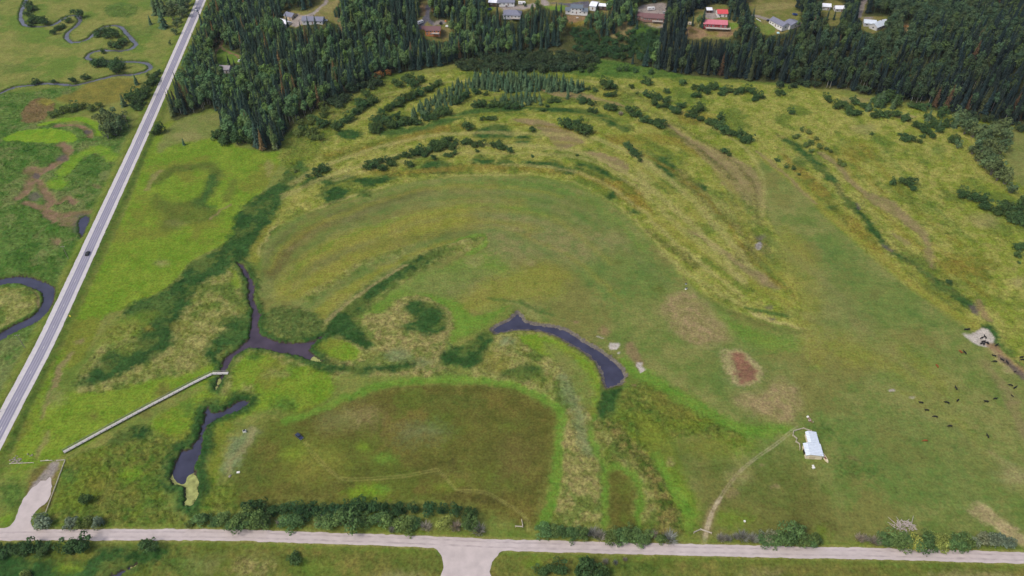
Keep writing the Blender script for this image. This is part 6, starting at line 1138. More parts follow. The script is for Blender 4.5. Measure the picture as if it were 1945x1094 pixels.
def ribbon(name,pts,w0_,w1_,z,m,closed=False,step=4,rag=0,cap=8):
    """strip between the offsets w0_ and w1_ (to the right of the direction of travel)"""
    p=catmull(pts,False,step,cap);t=np.gradient(p,axis=0);t/=np.linalg.norm(t,axis=1)[:,None];nr=np.stack([t[:,1],-t[:,0]],1)
    if rag:
        ja=fbm(p[:,0]*1.0,p[:,1]+900,2.5,71,3)*rag;jb=fbm(p[:,0]*1.0,p[:,1]+300,2.5,72,3)*rag
    else: ja=jb=np.zeros(len(p))
    a=p+nr*(w0_+ja)[:,None] if rag else p+nr*w0_;b=p+nr*(w1_+jb)[:,None] if rag else p+nr*w1_;V=[];F=[]
    for i in range(len(p)):
        for q in (a[i],b[i]): V.append((q[0],q[1],z+terrain1(q[0],q[1])))
    for i in range(len(p)-1): F.append((2*i,2*i+1,2*i+3,2*i+2))
    mb=MB();mb.add(V,F);me=mb.mesh(name,[m])
    if me.polygons[0].normal.z<0: me.flip_normals()
    return obj(name,me)
for nm,rv,wd,lb in (('stream',RIVER,5.6,'meandering grey stream at the top left'),('stream',RIVER2,8.6,'dark stream bend at the left edge')):
    o=ribbon(nm,rv,-wd/2,wd/2,-.55,STREAM if wd<6 else POND);tag(o,lb,kind='structure')
# ------------------------------------------------------------------ roads
def road_mat(name,c,c2,sx):
    m=mat(name,c,.9,.15,noise=.05,nscale=.25);return m
ASPH=mat('asphalt',L(156,152,162,.92),.85,.2,noise=.05,nscale=.15)
SHOUL=mat('shoulder_gravel',L(196,190,188,.92),.95,.1,noise=.06,nscale=.5)
WORN=mat('tyre_polished_asphalt',L(134,131,146,.92),.8,.2,noise=.06,nscale=.2)
LINEP=mat('road_paint',L(214,210,200,.92),.8,.2,noise=.1,nscale=.4)
GRAV=mat('road_gravel',L(188,176,171,.93),.95,.1,noise=.09,nscale=.25,bump=.3,bscale=3)
GRAVD=mat('gravel_wheel_track',L(178,166,162,.93),.95,.1,noise=.14,nscale=.3)
hw=ribbon('highway',HIGHWAY,-5.2,5.2,1.25,SHOUL,step=1.5,rag=.35,cap=120);tag(hw,'straight two-lane highway running up the left side',kind='structure')
LAN=[('asphalt_lane',-3.1,2.6,ASPH,1.256),('wheel_track',-2.7,-1.8,WORN,1.261),('wheel_track',-1.2,-.45,WORN,1.261),('wheel_track',.15,.9,WORN,1.261),('wheel_track',1.5,2.4,WORN,1.261),('edge_line',-3.08,-2.92,LINEP,1.265),('edge_line',2.42,2.58,LINEP,1.265)]
for nm,a,b,m,z in LAN: ribbon(nm,HIGHWAY,a,b,z,m,step=12).parent=hw
_p=catmull(HIGHWAY,False,6);mb=MB();acc=0
for i in range(len(_p)-1):
    if i%3: continue
    a,b=_p[i],_p[i]+(_p[i+1]-_p[i])*.35;t=(b-a)/np.linalg.norm(b-a);n_=np.array([t[1],-t[0]])*.08;c0=np.array([t[1],-t[0]])*-.25
    mb.add([(*(a+c0-n_),1.266),(*(a+c0+n_),1.266),(*(b+c0+n_),1.266),(*(b+c0-n_),1.266)],[(0,1,2,3)])
part('centre_line',mb,LINEP,hw)
gr=ribbon('gravel_road',GRAVEL,-2.7,2.7,.16,GRAV,step=.9,rag=.55,cap=120);tag(gr,'pale gravel road along the bottom of the picture',kind='structure')
for a,b in ((-1.7,-.9),(.7,1.5)): ribbon('wheel_track',GRAVEL,a,b,.166,GRAVD,step=1.2,rag=.5,cap=90).parent=gr
o=polysheet('side_road',ragged(catmull(JUNC,True,.9,40)),.152,GRAV);tag(o,'gravel side road joining from below',kind='structure')
o=polysheet('gravel_drive',ragged(catmull(DRIVE,True,.9,40)),.15,GRAV);tag(o,'short gravel drive curving up to the boardwalk',kind='structure')
# ------------------------------------------------------------------ trees: prototypes
def set_v(me,vals):
    a=me.attributes.new('v','FLOAT','FACE');a.data.foreach_set('value',np.asarray(vals,np.float32))
def spruce_mesh(seed,h=1.0,r=.13,nl=20,nb=8,base=.1):
    rg=random.Random(seed);V=[];F=[];vv=[]
    for i in range(nl):
        t=i/(nl-1);z=h*(base+(1-base)*t*.985);rad=r*(1-t)**.8*rg.uniform(.8,1.12)+.006
        for j in range(nb):
            a=2*math.pi*(j+rg.random()*.9)/nb+i*1.3;l=rad*rg.uniform(.65,1.2);w=l*rg.uniform(.28,.42)
            ca,sa=math.cos(a),math.sin(a);zz=z+rg.uniform(-.012,.012)*h
            dr=-l*rg.uniform(.25,.55);mid=.55
            o=len(V)
            V+=[(0,0,zz+.02*h),(ca*l*mid-sa*w,sa*l*mid+ca*w,zz+dr*.45-.012*h),(ca*l,sa*l,zz+dr),(ca*l*mid+sa*w,sa*l*mid-ca*w,zz+dr*.45-.012*h),(ca*l*mid,sa*l*mid,zz+dr*.25+.012*h)]
            F+=[(o,o+3,o+4),(o+3,o+2,o+4),(o+2,o+1,o+4),(o+1,o,o+4)]
            k=rg.uniform(.7,1.35);vv+=[k]*4
    o=len(V);V+=[(0,0,h*1.0),(.01*h,0,h*.93),(-.006*h,.009*h,h*.93),(-.006*h,-.009*h,h*.93)];F+=[(o,o+1,o+2),(o,o+2,o+3),(o,o+3,o+1)];vv+=[1]*3
    me=bpy.data.meshes.new('spruce_crown');me.from_pydata(V,[],F);me.materials.append(LEAF);set_v(me,vv);return me
def clump_mesh(seed,lobes,n,sz,name='crown',upbias=.35):
    """leaf-clump faces spread over a cluster of uneven lobes"""
    rg=np.random.RandomState(seed);V=[];F=[];vv=[]
    wts=np.array([l[3]*l[3] for l in lobes]);wts=wts/wts.sum()
    lv=rg.uniform(.8,1.22,len(lobes))
    for i in range(n):
        k=rg.choice(len(lobes),p=wts);cx,cy,cz,r,fz=lobes[k]
        d=rg.normal(size=3);d/=np.linalg.norm(d)
        if d[2]<-.55: d[2]*=-.6
        rr=r*(.62+.43*rg.rand()**.6)
        c=np.array([cx+d[0]*rr,cy+d[1]*rr,cz+d[2]*rr*fz])
        nrm=d+rg.normal(size=3)*.55+np.array([0,0,upbias]);nrm/=np.linalg.norm(nrm)
        t=np.cross(nrm,rg.normal(size=3));t/=np.linalg.norm(t)+1e-9;b=np.cross(nrm,t)
        s=sz*rg.uniform(.6,1.25);o=len(V)
        for (u,w) in ((-1,-.5),(-.1,-.95),(.95,-.25),(.5,.8),(-.55,.75)): V.append(tuple(c+t*u*s*rg.uniform(.6,1.1)+b*w*s*rg.uniform(.6,1.1)+nrm*rg.uniform(-.15,.15)*s))
        F.append((o,o+1,o+2,o+3,o+4));vv.append(lv[k]*rg.uniform(.72,1.3))
    me=bpy.data.meshes.new(name);me.from_pydata(V,[],F);me.materials.append(LEAF);set_v(me,vv);return me
def trunk_mesh(h,r,m,limbs=0,seed=0,z1=None,name='trunk'):
    rg=random.Random(seed);mb=MB();mb.cone((0,0,-.02*h),(rg.uniform(-.01,.01)*h,rg.uniform(-.01,.01)*h,h),r,r*.35,7)
    for i in range(limbs):
        z=h*rg.uniform(.45,.9);a=rg.uniform(0,6.28);l=h*rg.uniform(.1,.2)
        mb.cone((0,0,z),(math.cos(a)*l,math.sin(a)*l,z+l*.8),r*.35,r*.1,5)
    return mb.mesh(name,[m])
def aspen_lobes(seed,w=.13):
    rg=random.Random(seed);Ls=[]
    for i in range(8):
        t=i/7;z=.42+.5*t;k=math.sin(math.pi*(.18+.72*t))
        a=rg.uniform(0,6.28);d=w*.55*k*rg.random()
        Ls.append((math.cos(a)*d,math.sin(a)*d,z,w*k*rg.uniform(.6,.95),rg.uniform(.8,1.1)))
    return Ls
def bush_lobes(seed,h=.62,n=9):
    rg=random.Random(seed);Ls=[(rg.uniform(-.1,.1),rg.uniform(-.1,.1),h*.42,.30,.95)]
    for i in range(n):
        a=6.283*i/n+rg.uniform(-.4,.4);d=rg.uniform(.10,.40)
        Ls.append((math.cos(a)*d,math.sin(a)*d,h*rg.uniform(.2,.8),rg.uniform(.10,.24),rg.uniform(.8,1.1)))
    return Ls
def stems_mesh(seed,h,n,r,m,name='stems',spread=.3):
    rg=random.Random(seed);mb=MB()
    for i in range(n):
        a=rg.uniform(0,6.28);d=rg.uniform(.1,1)*spread
        mb.cone((math.cos(a)*d*.2,math.sin(a)*d*.2,-.03),(math.cos(a)*d,math.sin(a)*d,h*rg.uniform(.7,1)),r,r*.3,4,cap=False)
    return mb.mesh(name,[m])
def grey_mesh(seed):
    rg=random.Random(seed);V=[];F=[];vv=[]
    for i in range(230):
        a=rg.uniform(0,6.28);d=rg.random()**.6*.46;z0=rg.uniform(.02,.35);x0,y0=math.cos(a)*d*.5,math.sin(a)*d*.5
        l=rg.uniform(.2,.45)*(1-d*.5);x1,y1=math.cos(a)*d+rg.uniform(-.1,.1),math.sin(a)*d+rg.uniform(-.1,.1);w=rg.uniform(.008,.022)
        o=len(V);b=a+rg.uniform(-1.5,1.5);V+=[(x0-math.sin(b)*w,y0+math.cos(b)*w,z0),(x0+math.sin(b)*w,y0-math.cos(b)*w,z0),(x1,y1,z0+l)];F.append((o,o+1,o+2));vv.append(rg.uniform(.7,1.3))
    me=bpy.data.meshes.new('twigs');me.from_pydata(V,[],F);me.materials.append(LEAF);set_v(me,vv);return me
SPR=[spruce_mesh(i,1,rr) for i,rr in enumerate((.115,.13,.10,.14,.12))]
SSPR=[spruce_mesh(20+i,1,rr,14,8,.03) for i,rr in enumerate((.30,.34,.27))]
SPRT=trunk_mesh(.9,.011,BARK)
ASP=[clump_mesh(40+i,aspen_lobes(i,ww),330,.032,'aspen_crown') for i,ww in enumerate((.15,.17,.13,.16,.14))]
ASPT=[trunk_mesh(.8,.009,PALEBARK,5,i) for i in range(3)]
BUS=[clump_mesh(60+i,bush_lobes(i,.8),620,.046,'bush_crown') for i in range(5)]
BUST=[stems_mesh(i,.4,7,.018,BARK) for i in range(2)]
HED=[clump_mesh(80+i,bush_lobes(30+i,.85,13),900,.040,'hedge_crown') for i in range(4)]
HEDT=[stems_mesh(10+i,.6,6,.02,TWIG) for i in range(2)]
TALL=[clump_mesh(90+i,[(l[0]*.8,l[1]*.8,l[2]*1.5,l[3]*.85,1.3) for l in bush_lobes(50+i,.7,10)],460,.05,'tall_crown') for i in range(3)]
GREY=[grey_mesh(i) for i in range(3)]
TINT={'spruce':(45,61,51),'aspen':(74,96,60),'willow':(58,78,44),'dark':(52,66,44),'shrub':(76,92,50),'pale':(76,90,58),'hedge':(76,96,54),'hedgedark':(50,73,43),'grey':(120,116,104),'palegreen':(114,122,62),'rust':(124,92,56),'greygreen':(92,100,78),'smallspruce':(66,86,60)}
TG=1.65
rng=random.Random(3)
def tint(kind,amp=.16):
    c=TINT[kind];k=TG*rng.uniform(1-amp,1+amp);h=rng.uniform(-.10,.10)
    r,g,b=L(*c,k);return [r*(1+h*1.3),g,b*(1-h)]
def tree(name,kind,x,y,size,label,cat,group,rz=None):
    z=gz(x,y)-.05;e=bpy.data.objects.new(name,None);COL.objects.link(e);e.location=(x,y,z);e.rotation_euler=(rng.uniform(-.03,.03),rng.uniform(-.03,.03),rng.uniform(0,6.28));e.empty_display_size=.3
    tag(e,label,cat,group)
    sx=size*rng.uniform(.82,1.2)
    if kind=='spruce': cm,tm,tn='crown',None,'trunk';ms=rng.choice(SPR);mt=SPRT
    elif kind=='smallspruce': ms=rng.choice(SSPR);mt=SPRT
    elif kind=='aspen': ms=rng.choice(ASP);mt=rng.choice(ASPT)
    elif kind in('hedge','hedgedark','palegreen'): ms=rng.choice(HED);mt=rng.choice(HEDT)
    elif kind=='pale': ms=rng.choice(TALL);mt=rng.choice(HEDT)
    elif kind=='grey': ms=rng.choice(GREY);mt=rng.choice(HEDT)
    else: ms=rng.choice(BUS);mt=rng.choice(BUST)
    if kind=='aspen': sx*=1.18
    e.scale=(sx,sx,size) if kind in('spruce','smallspruce','aspen') else (sx*rng.uniform(.85,1.25),sx*rng.uniform(.85,1.2),size*rng.uniform(.75,1.12))
    c=obj('crown' if kind!='grey' else 'twigs',ms,e);c['tint']=tint(kind)
    obj('trunk' if kind in('spruce','smallspruce','aspen') else 'stem',mt,e)
    return e
NAMES={'dark':('undergrowth_bush','bush'),'willow':('willow_bush','bush'),'shrub':('scrub_bush','bush'),'pale':('tall_shrub','shrub'),'hedge':('hedge_tree','tree'),'hedgedark':('hedge_tree','tree'),'grey':('bare_shrub','shrub'),'palegreen':('hedge_tree','tree'),'rust':('rusty_bush','bush'),'greygreen':('scrub_bush','bush'),'smallspruce':('young_spruce','tree'),'spruce':('spruce_tree','tree'),'aspen':('aspen_tree','tree')}
ORD='first second third fourth fifth sixth seventh eighth ninth tenth eleventh twelfth thirteenth fourteenth fifteenth sixteenth seventeenth eighteenth nineteenth'.split()
def ordinal(i,n):
    tens={2:'twenty',3:'thirty',4:'forty',5:'fifty',6:'sixty',7:'seventy',8:'eighty',9:'ninety'}
    j=i+1
    if j<20: w=ORD[i]
    elif j<100: w=tens[j//10]+('-'+ORD[j%10-1] if j%10 else 'th')
    else: w='%dth'%j
    return 'leftmost' if i==0 else 'rightmost' if i==n-1 else w+' from left'
for (kd,lb,g,tab) in BUSHES:
    n,c=NAMES[kd];a=[int(q)/10 for q in tab.split()]
    L3=sorted(zip(a[::3],a[1::3],a[2::3]),key=lambda q:q[0]/(q[1]*.749+198.8))
    if n=='willow_bush' and not any(w in lb for w in ('willow','stream')): n='round_bush'
    if len(L3)>7 and kd=='willow':
        M3=[]
        for q in L3:
            w_=sorted(L3,key=lambda p:(p[0]-q[0])**2+(p[1]-q[1])**2)[1]
            if rng.random()<.75: M3.append(((q[0]+w_[0])/2+rng.uniform(-1.5,1.5),(q[1]+w_[1])/2+rng.uniform(-2.5,2.5),min(q[2],w_[2])*rng.uniform(.7,1.0)))
        L3=sorted(L3+M3,key=lambda q:q[0]/(q[1]*.749+198.8))
    for i,(x,y,s) in enumerate(L3): tree(n,kd,x,y,s,lb if len(L3)==1 else lb+', '+ordinal(i,len(L3)),c,g)
def inside(poly,x,y):
    p=np.array(poly);return sdf(p[:,0],p[:,1],np.array([x]),np.array([y]))[0]<0
def scatter(poly,sp,seed):
    rg=random.Random(seed);p=np.array(poly);out=[]
    x0,y0=p.min(0);x1,y1=p.max(0);y=y0;k=0
    while y<y1:
        x=x0+(k%2)*sp/2
        while x<x1:
            out.append((x+rg.uniform(-.38,.38)*sp,y+rg.uniform(-.38,.38)*sp));x+=sp
        y+=sp*.87;k+=1
    if not out: return []
    a=np.array(out);d=sdf(p[:,0],p[:,1],a[:,0],a[:,1]);return a[d<0]
for (x,y,h,kd,lb) in YTREES: tree(NAMES[kd][0],kd,x,y,h,lb,NAMES[kd][1],'trees standing in the house yards')
for i,(poly,sp_,(a,b),lb,g) in enumerate(GROVES):
    S_=sorted(scatter(poly,sp_,i),key=lambda q:q[0]/(q[1]*.749+198.8))
    for j,(x,y) in enumerate(S_): tree('young_spruce','smallspruce',x,y,rng.uniform(a,b),lb+', '+ordinal(j,len(S_)),'tree',g)
for i,(poly,sp_,(a,b),kd,lb,g) in enumerate(BANDS):
    S_=sorted(scatter(poly,sp_,50+i),key=lambda q:q[0]/(q[1]*.749+198.8))
    for j,(x,y) in enumerate(S_): tree('brushwood_tree',kd,x,y,rng.uniform(a,b),lb+', '+ordinal(j,len(S_)),'tree',g)
# ------------------------------------------------------------------ forest
def project(x,y,z):
    sp,cp=math.sin(R(41.5)),math.cos(R(41.5));zz=z-300
    depth=y*cp-zz*sp;return (972.5+1430*x/depth, 547-1430*(y*sp+zz*cp)/depth, depth)
pts=[]
for poly,sd in ((FOREST_L,1),(FOREST_R,2)):
    a=scatter(poly,4.9,sd)
    ok=np.ones(len(a),bool)
    for yd in YARDS+[GAP]:
        p=np.array(yd);ok&=sdf(p[:,0],p[:,1],a[:,0],a[:,1])>1.0
    for h in HOUSES: ok&=np.hypot(a[:,0]-h[0],a[:,1]-h[1])>8
    ok&=sdist_line(catmull(HIGHWAY,False,12),a[:,0],a[:,1])>17
    pts.append(a[ok])
pts=np.concatenate(pts)
zt=terrain(pts[:,0],pts[:,1]);nm_=fbm(pts[:,0],pts[:,1],42,301,3);big_=fbm(pts[:,0],pts[:,1],20,302,2)
YPX=[np.array([project(a,b,terrain1(a,b))[:2] for a,b in yd]) for yd in YARDS]
def open_yard(x,y,z,h):
    """trees below a yard are young enough to leave the houses in view"""
    for q in np.linspace(.25,1,6):
        u,v,_=project(x,y,z+h*q)
        for yp in YPX:
            if yp[:,0].min()<u<yp[:,0].max() and yp[:,1].min()<v<yp[:,1].max() and sdf(yp[:,0],yp[:,1],np.array([u]),np.array([v]))[0]<-2: return q
    return 9
trees=[]
for i,(x,y) in enumerate(pts):
    u,v,d=project(x,y,zt[i])
    if d<100 or v<-70 or u<-120 or u>2060: continue
    frac=(.62 if v<170 else .52) if u<1000 else (.55 if u<1250 else .62)
    if u>1500 and v<160: frac=.42
    kd='spruce' if rng.random()<frac+nm_[i]*.9 else 'aspen'
    if kd=='spruce' and rng.random()<.12: h=rng.uniform(9,15)
    else: h=rng.triangular(12,27,20) if kd=='spruce' else rng.uniform(12,19)
    oy=open_yard(x,y,zt[i],h)
    if oy<9:
        h*=max(0,oy-.15)
        if h<4: continue
    tn=tint(kd,.22)
    if kd=='spruce' and rng.random()<.10: tn=[c*TG for c in L(96,80,52)] if rng.random()<.4 else [c*TG for c in L(78,88,52)]
    if kd=='aspen' and rng.random()<.12: tn=[c*TG for c in L(84,106,56)]
    if u>1250: q=.56 if v>120 else .66;tn=[tn[0]*.95*q,tn[1]*.9*q,tn[2]*1.15*q]  # shade of the camera-facing slope put into the right forest's tint
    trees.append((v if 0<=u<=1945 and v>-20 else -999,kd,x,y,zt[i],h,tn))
trees.sort(key=lambda t:-t[0])
cnt={'spruce':0,'aspen':0};rest=[]
def forest_label(kd,x,y,z,h,tn):
    u,v,_=project(x,y,z)
    sec=('beside the highway' if u<400 else 'above the lime field corner' if u<545 else 'above the left willow line' if u<720 else 'left of the brushwood foot' if u<880 else 'behind the brushwood foot' if u<1090 else 'right of the treeless gap' if u<1350 else 'above the loose willow thicket' if u<1560 else 'above the ragged bush band' if u<1760 else 'by the right picture edge')
    dep='in the front row' if v>215-.13*abs(u-500) and u<1090 or u>=1090 and v>135+.09*max(0,u-1250) else 'deeper in the forest'
    r,g_,b_=tn;hue='brownish' if r>g_*.95 else 'olive' if r>g_*.72 else 'blue-green' if b_>g_*.62 else 'dark green' if g_<.1 else 'fresh green'
    sz='stunted' if h<10 else 'short' if h<15 else 'tall' if h<19 else 'towering'
    return '%s %s %s %s %s'%(sz,hue,kd,dep,sec),('spruces' if kd=='spruce' else 'aspens')+' '+sec
for (v,kd,x,y,z,h,tn) in trees:
    if cnt[kd]<300 and v>-500:
        cnt[kd]+=1;lb,g=forest_label(kd,x,y,z,h,tn)
        t=tree(NAMES[kd][0],kd,x,y,h,lb,'tree',g)
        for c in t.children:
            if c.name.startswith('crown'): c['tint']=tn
    else: rest.append((kd,x,y,z,h,tn))
def proto_coll(name,meshes):
    c=bpy.data.collections.new(name)
    for i,ms in enumerate(meshes):
        o=bpy.data.objects.new('%s_%02d'%(name,i),ms);c.objects.link(o)
    return c
def join_mesh(name,a,b):
    bm=bmesh.new();bm.from_mesh(a);n0=len(bm.faces);bm.from_mesh(b)
    bm.faces.ensure_lookup_table();ly=bm.faces.layers.float.get('v')
    for f in bm.faces[n0:]:
        f.material_index=1
        if ly: f[ly]=1
    me=bpy.data.meshes.new(name);bm.to_mesh(me);bm.free()
    me.materials.clear();me.materials.append(a.materials[0]);me.materials.append(b.materials[0]);return me
def scatter_obj(name,P,rot,scl,idx,tints,coll):
    me=bpy.data.meshes.new(name);me.vertices.add(len(P));me.vertices.foreach_set('co',np.asarray(P,np.float32).ravel())
    def att(n,ty,arr,key): 
        a=me.attributes.new(n,ty,'POINT');a.data.foreach_set(key,np.asarray(arr).ravel())
    att('rot','FLOAT_VECTOR',np.asarray(rot,np.float32),'vector');att('scl','FLOAT_VECTOR',np.asarray(scl,np.float32),'vector')
    att('idx','INT',np.asarray(idx,np.int32),'value');att('tint','FLOAT_VECTOR',np.asarray(tints,np.float32),'vector')
    o=obj(name,me);ng=bpy.data.node_groups.new(name,'GeometryNodeTree')
    ng.interface.new_socket('Geometry',in_out='INPUT',socket_type='NodeSocketGeometry');ng.interface.new_socket('Geometry',in_out='OUTPUT',socket_type='NodeSocketGeometry')
    N=ng.nodes;gi=N.new('NodeGroupInput');go=N.new('NodeGroupOutput');ip=N.new('GeometryNodeInstanceOnPoints')
    ci=N.new('GeometryNodeCollectionInfo');ci.inputs['Collection'].default_value=coll;ci.inputs['Separate Children'].default_value=True;ci.inputs['Reset Children'].default_value=True
    def na(n,ty):
        k=N.new('GeometryNodeInputNamedAttribute');k.data_type=ty;k.inputs['Name'].default_value=n
        return [s for s in k.outputs if s.enabled and s.name=='Attribute'][0]
    lk=ng.links.new
    lk(gi.outputs[0],ip.inputs['Points']);lk(ci.outputs[0],ip.inputs['Instance']);ip.inputs['Pick Instance'].default_value=True
    lk(na('idx','INT'),ip.inputs['Instance Index'])
    er=N.new('FunctionNodeEulerToRotation');lk(na('rot','FLOAT_VECTOR'),er.inputs[0]);lk(er.outputs[0],ip.inputs['Rotation'])
    lk(na('scl','FLOAT_VECTOR'),ip.inputs['Scale']);lk(ip.outputs[0],go.inputs[0])
    md=o.modifiers.new('scatter','NODES');md.node_group=ng
    return o
FP=[join_mesh('f',a,SPRT) for a in SPR]+[join_mesh('f',a,ASPT[i%3]) for i,a in enumerate(ASP)]
fc=proto_coll('forestproto',FP)
if rest:
    P=[];ro=[];sc_=[];ix=[];ti=[]
    for (kd,x,y,z,h,tn) in rest:
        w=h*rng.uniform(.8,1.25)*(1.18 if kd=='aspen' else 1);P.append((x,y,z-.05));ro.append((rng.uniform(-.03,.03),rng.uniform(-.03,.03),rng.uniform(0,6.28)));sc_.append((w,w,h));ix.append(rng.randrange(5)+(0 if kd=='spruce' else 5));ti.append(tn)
    fo=scatter_obj('forest',P,ro,sc_,ix,ti,fc);tag(fo,'dense mixed spruce and aspen forest covering the terrace behind its front trees','forest',None,'stuff')
print('forest_rest',len(rest),cnt,len(BUSHES))
# ------------------------------------------------------------------ buildings
WALLC={'white':L(214,212,208),'beige':L(176,160,136),'palegrey':L(184,184,184),'orange':L(196,124,72),'darkwood':L(76,62,56),'tanwall':L(140,108,96),'red':L(142,52,58),'cream':L(214,200,172)}
ROOFC={'slate':L(116,118,132),'whitemetal':L(222,224,230),'brownroof':L(112,84,84),'bluegrey':L(96,106,116),'pinkroof':L(190,112,122),'redroof':L(198,78,82),'palemetal':L(196,204,212),'warmgrey':L(150,142,146),'barn':L(206,214,222)}
def wallm(k): return mat('wall_'+k,WALLC[k],.85,.2,noise=.06,nscale=.8)
def roofm(k): return mat('roof_'+k,ROOFC[k],.55 if 'metal' in k or k in('pinkroof','redroof','barn') else .9,.3,noise=.07,nscale=.7,bump=.15,bscale=2)
GLASS=mat('window_glass',(.03,.035,.045),.12,.5,noise=.1);FRAME=mat('window_frame',L(216,214,210),.7,.3,noise=.04);DOORM=mat('door_paint',L(120,92,76),.7,.3,noise=.08)
WOOD=mat('weathered_wood',L(168,160,150),.9,.15,noise=.16,nscale=1.2);RAILM=mat('white_rail',L(210,206,200),.8,.2,noise=.08);BRICK=mat('chimney_block',L(120,104,98),.9,.1,noise=.15);METAL=mat('grey_metal',L(120,120,124),.5,.5,.4)
def xf(mb,cx,cy,a):
    c,s=math.cos(a),math.sin(a);mb.v=[(cx+x*c-y*s,cy+x*s+y*c,z) for x,y,z in mb.v];return mb
def block(root,w,d,h,rh,wall,roof,hip=False,cx=0,cy=0,a=0,z0=0,win=True,ridge_y=0.0,chim=False,door=True):
    mb=MB();x,y=w/2,d/2
    mb.add([(-x,-y,z0-1.2),(x,-y,z0-1.2),(x,y,z0-1.2),(-x,y,z0-1.2),(-x,-y,h),(x,-y,h),(x,y,h),(-x,y,h),(-x,ridge_y,h+rh),(x,ridge_y,h+rh)],
           [(0,1,5,4),(2,3,7,6),(1,2,6,9,5),(3,0,4,8,7),(3,2,1,0)] if not hip else [(0,1,5,4),(2,3,7,6),(1,2,6,5),(3,0,4,7)])
    part('wall',xf(mb,cx,cy,a),wallm(wall),root)
    mb=MB();o=.55;t=.14
    if hip:
        hx=max(0.5,x-y*.8);V=[(-x-o,-y-o,h-.1),(x+o,-y-o,h-.1),(x+o,y+o,h-.1),(-x-o,y+o,h-.1),(-hx,0,h+rh),(hx,0,h+rh)]
        mb.add(V,[(0,1,5,4),(1,2,5),(2,3,4,5),(3,0,4),(3,2,1,0)])
    else:
        for sg in (-1,1):
            ye=sg*(y+o);k=rh/abs(sg*y-ridge_y);ze=h-k*o;q=t
            V=[(-x-o,ridge_y,h+rh+q+.05),(x+o,ridge_y,h+rh+q+.05),(x+o,ye,ze+q),(-x-o,ye,ze+q)]
            V+=[(p[0],p[1],p[2]-q) for p in V]
            F=[(0,1,2,3),(7,6,5,4),(0,4,5,1),(1,5,6,2),(2,6,7,3),(3,7,4,0)]
            if sg>0: F=[f[::-1] for f in F]
            mb.add(V,F)
    rf=part('roof',xf(mb,cx,cy,a),roofm(roof),root)
    if chim:
        mb=MB();mb.box((w*.2,y*.25,h+rh*.9),(.7,.7,1.5));part('chimney',xf(mb,cx,cy,a),BRICK,rf)
    if win:
        n=max(1,int(w//3.4));lv=[h*.5] if h<4.5 else [h*.26,h*.74]
        for z in lv:
            for i in range(n):
                wx=-x+w*(i+.5)/n
                if door and z==lv[0] and i==n//2:
                    mb=MB();mb.box((wx,-y-.04,1.05),(1.0,.1,2.1));dr=part('door',xf(mb,cx,cy,a),DOORM,root)
                    mb=MB();mb.box((wx+.36,-y-.11,1.0),(.1,.06,.1));part('handle',xf(mb,cx,cy,a),METAL,dr);continue
                ww=1.5;wh=1.15
                mb=MB()
                for (bx,bz,sx,sz) in ((0,wh/2,ww+.16,.12),(0,-wh/2,ww+.16,.12),(-ww/2,0,.12,wh-.12),(ww/2,0,.12,wh-.12)): mb.box((wx+bx,-y-.04,z+bz),(sx,.1,sz))
                wd=part('window',xf(mb,cx,cy,a),FRAME,root)
                mb=MB();mb.box((wx,-y-.025,z),(ww-.12,.05,wh-.12));part('pane',xf(mb,cx,cy,a),GLASS,wd)
        for sg in (-1,1):
            mb=MB();mb.box((sg*(x+.03),0,h*.5),(.08,1.3,1.1));wd=part('window',xf(mb,cx,cy,a),GLASS,root)
    return rf
def railing(root,a,b,z,h=1.0,mt=None,n=None):
    a=Vector((*a,z));b=Vector((*b,z));l=(b-a).length;n=n or max(2,int(l/2)+1);mb=MB()
    mb.bar(a+Vector((0,0,h)),b+Vector((0,0,h)),.12,.1);mb.bar(a+Vector((0,0,h*.5)),b+Vector((0,0,h*.5)),.1,.08)
    part('rail',mb,mt or RAILM,root)
    pm=MB();pm.box((0,0,h/2),(.12,.12,h));me=pm.mesh('post',[mt or RAILM])
    for i in range(n):
        q=a.lerp(b,i/(n-1));obj('post',me,root,(q.x,q.y,q.z))
HCAT={'house':'house','garage':'garage','carport':'carport','shed':'shed','cabin':'cabin'}
for (hx,hy,ang,d) in HOUSES:
    e=bpy.data.objects.new(d['name'],None);COL.objects.link(e);e.location=(hx,hy,gz(hx,hy)+.3);e.rotation_euler=(0,0,R(ang));tag(e,d['label'],HCAT[d['name']])
    op=d['wall']=='darkwood'
    block(e,d['w'],d['d'],d['h'],d['rh'],d['wall'],d['roof'],d['k']=='hip',chim=d['name'] in('house','cabin'))
    for k in ('wing','wing2'):
        if k in d:
            q=d[k];block(e,q[2],q[3],q[4],1.7,d['wall'],d['roof'],False,q[0],q[1],R(q[5]) if len(q)>5 else 0,win=True,door=False)
    if d.get('deck'):
        w,dd=d['w'],d['d'];mb=MB();z=2.3 if d['h']>4 else .5;mb.box((w*.2,-dd/2-1.4,z),(w*.5,2.6,.2));part('deck',mb,WOOD,e)
        railing(e,(w*.2-w*.25,-dd/2-2.6),(w*.2+w*.25,-dd/2-2.6),z+.1)
        pm=MB();pm.box((0,0,z/2-.6),(.2,.2,z+1.2));me=pm.mesh('deck_post',[WOOD])
        for sg in (-1,1): obj('deck_post',me,e,(w*.2+sg*w*.23,-dd/2-2.4,-.1))
    if d.get('rail'):
        w,dd=d['w'],d['d'];mb=MB();mb.box((w*.12,-dd/2-1.9,.3),(w*1.05,3.4,.3));part('deck',mb,WOOD,e)
        railing(e,(-w*.40,-dd/2-3.5),(w*.64,-dd/2-3.5),.45);railing(e,(w*.64,-dd/2-3.5),(w*.64,-dd/2-.4),.45)
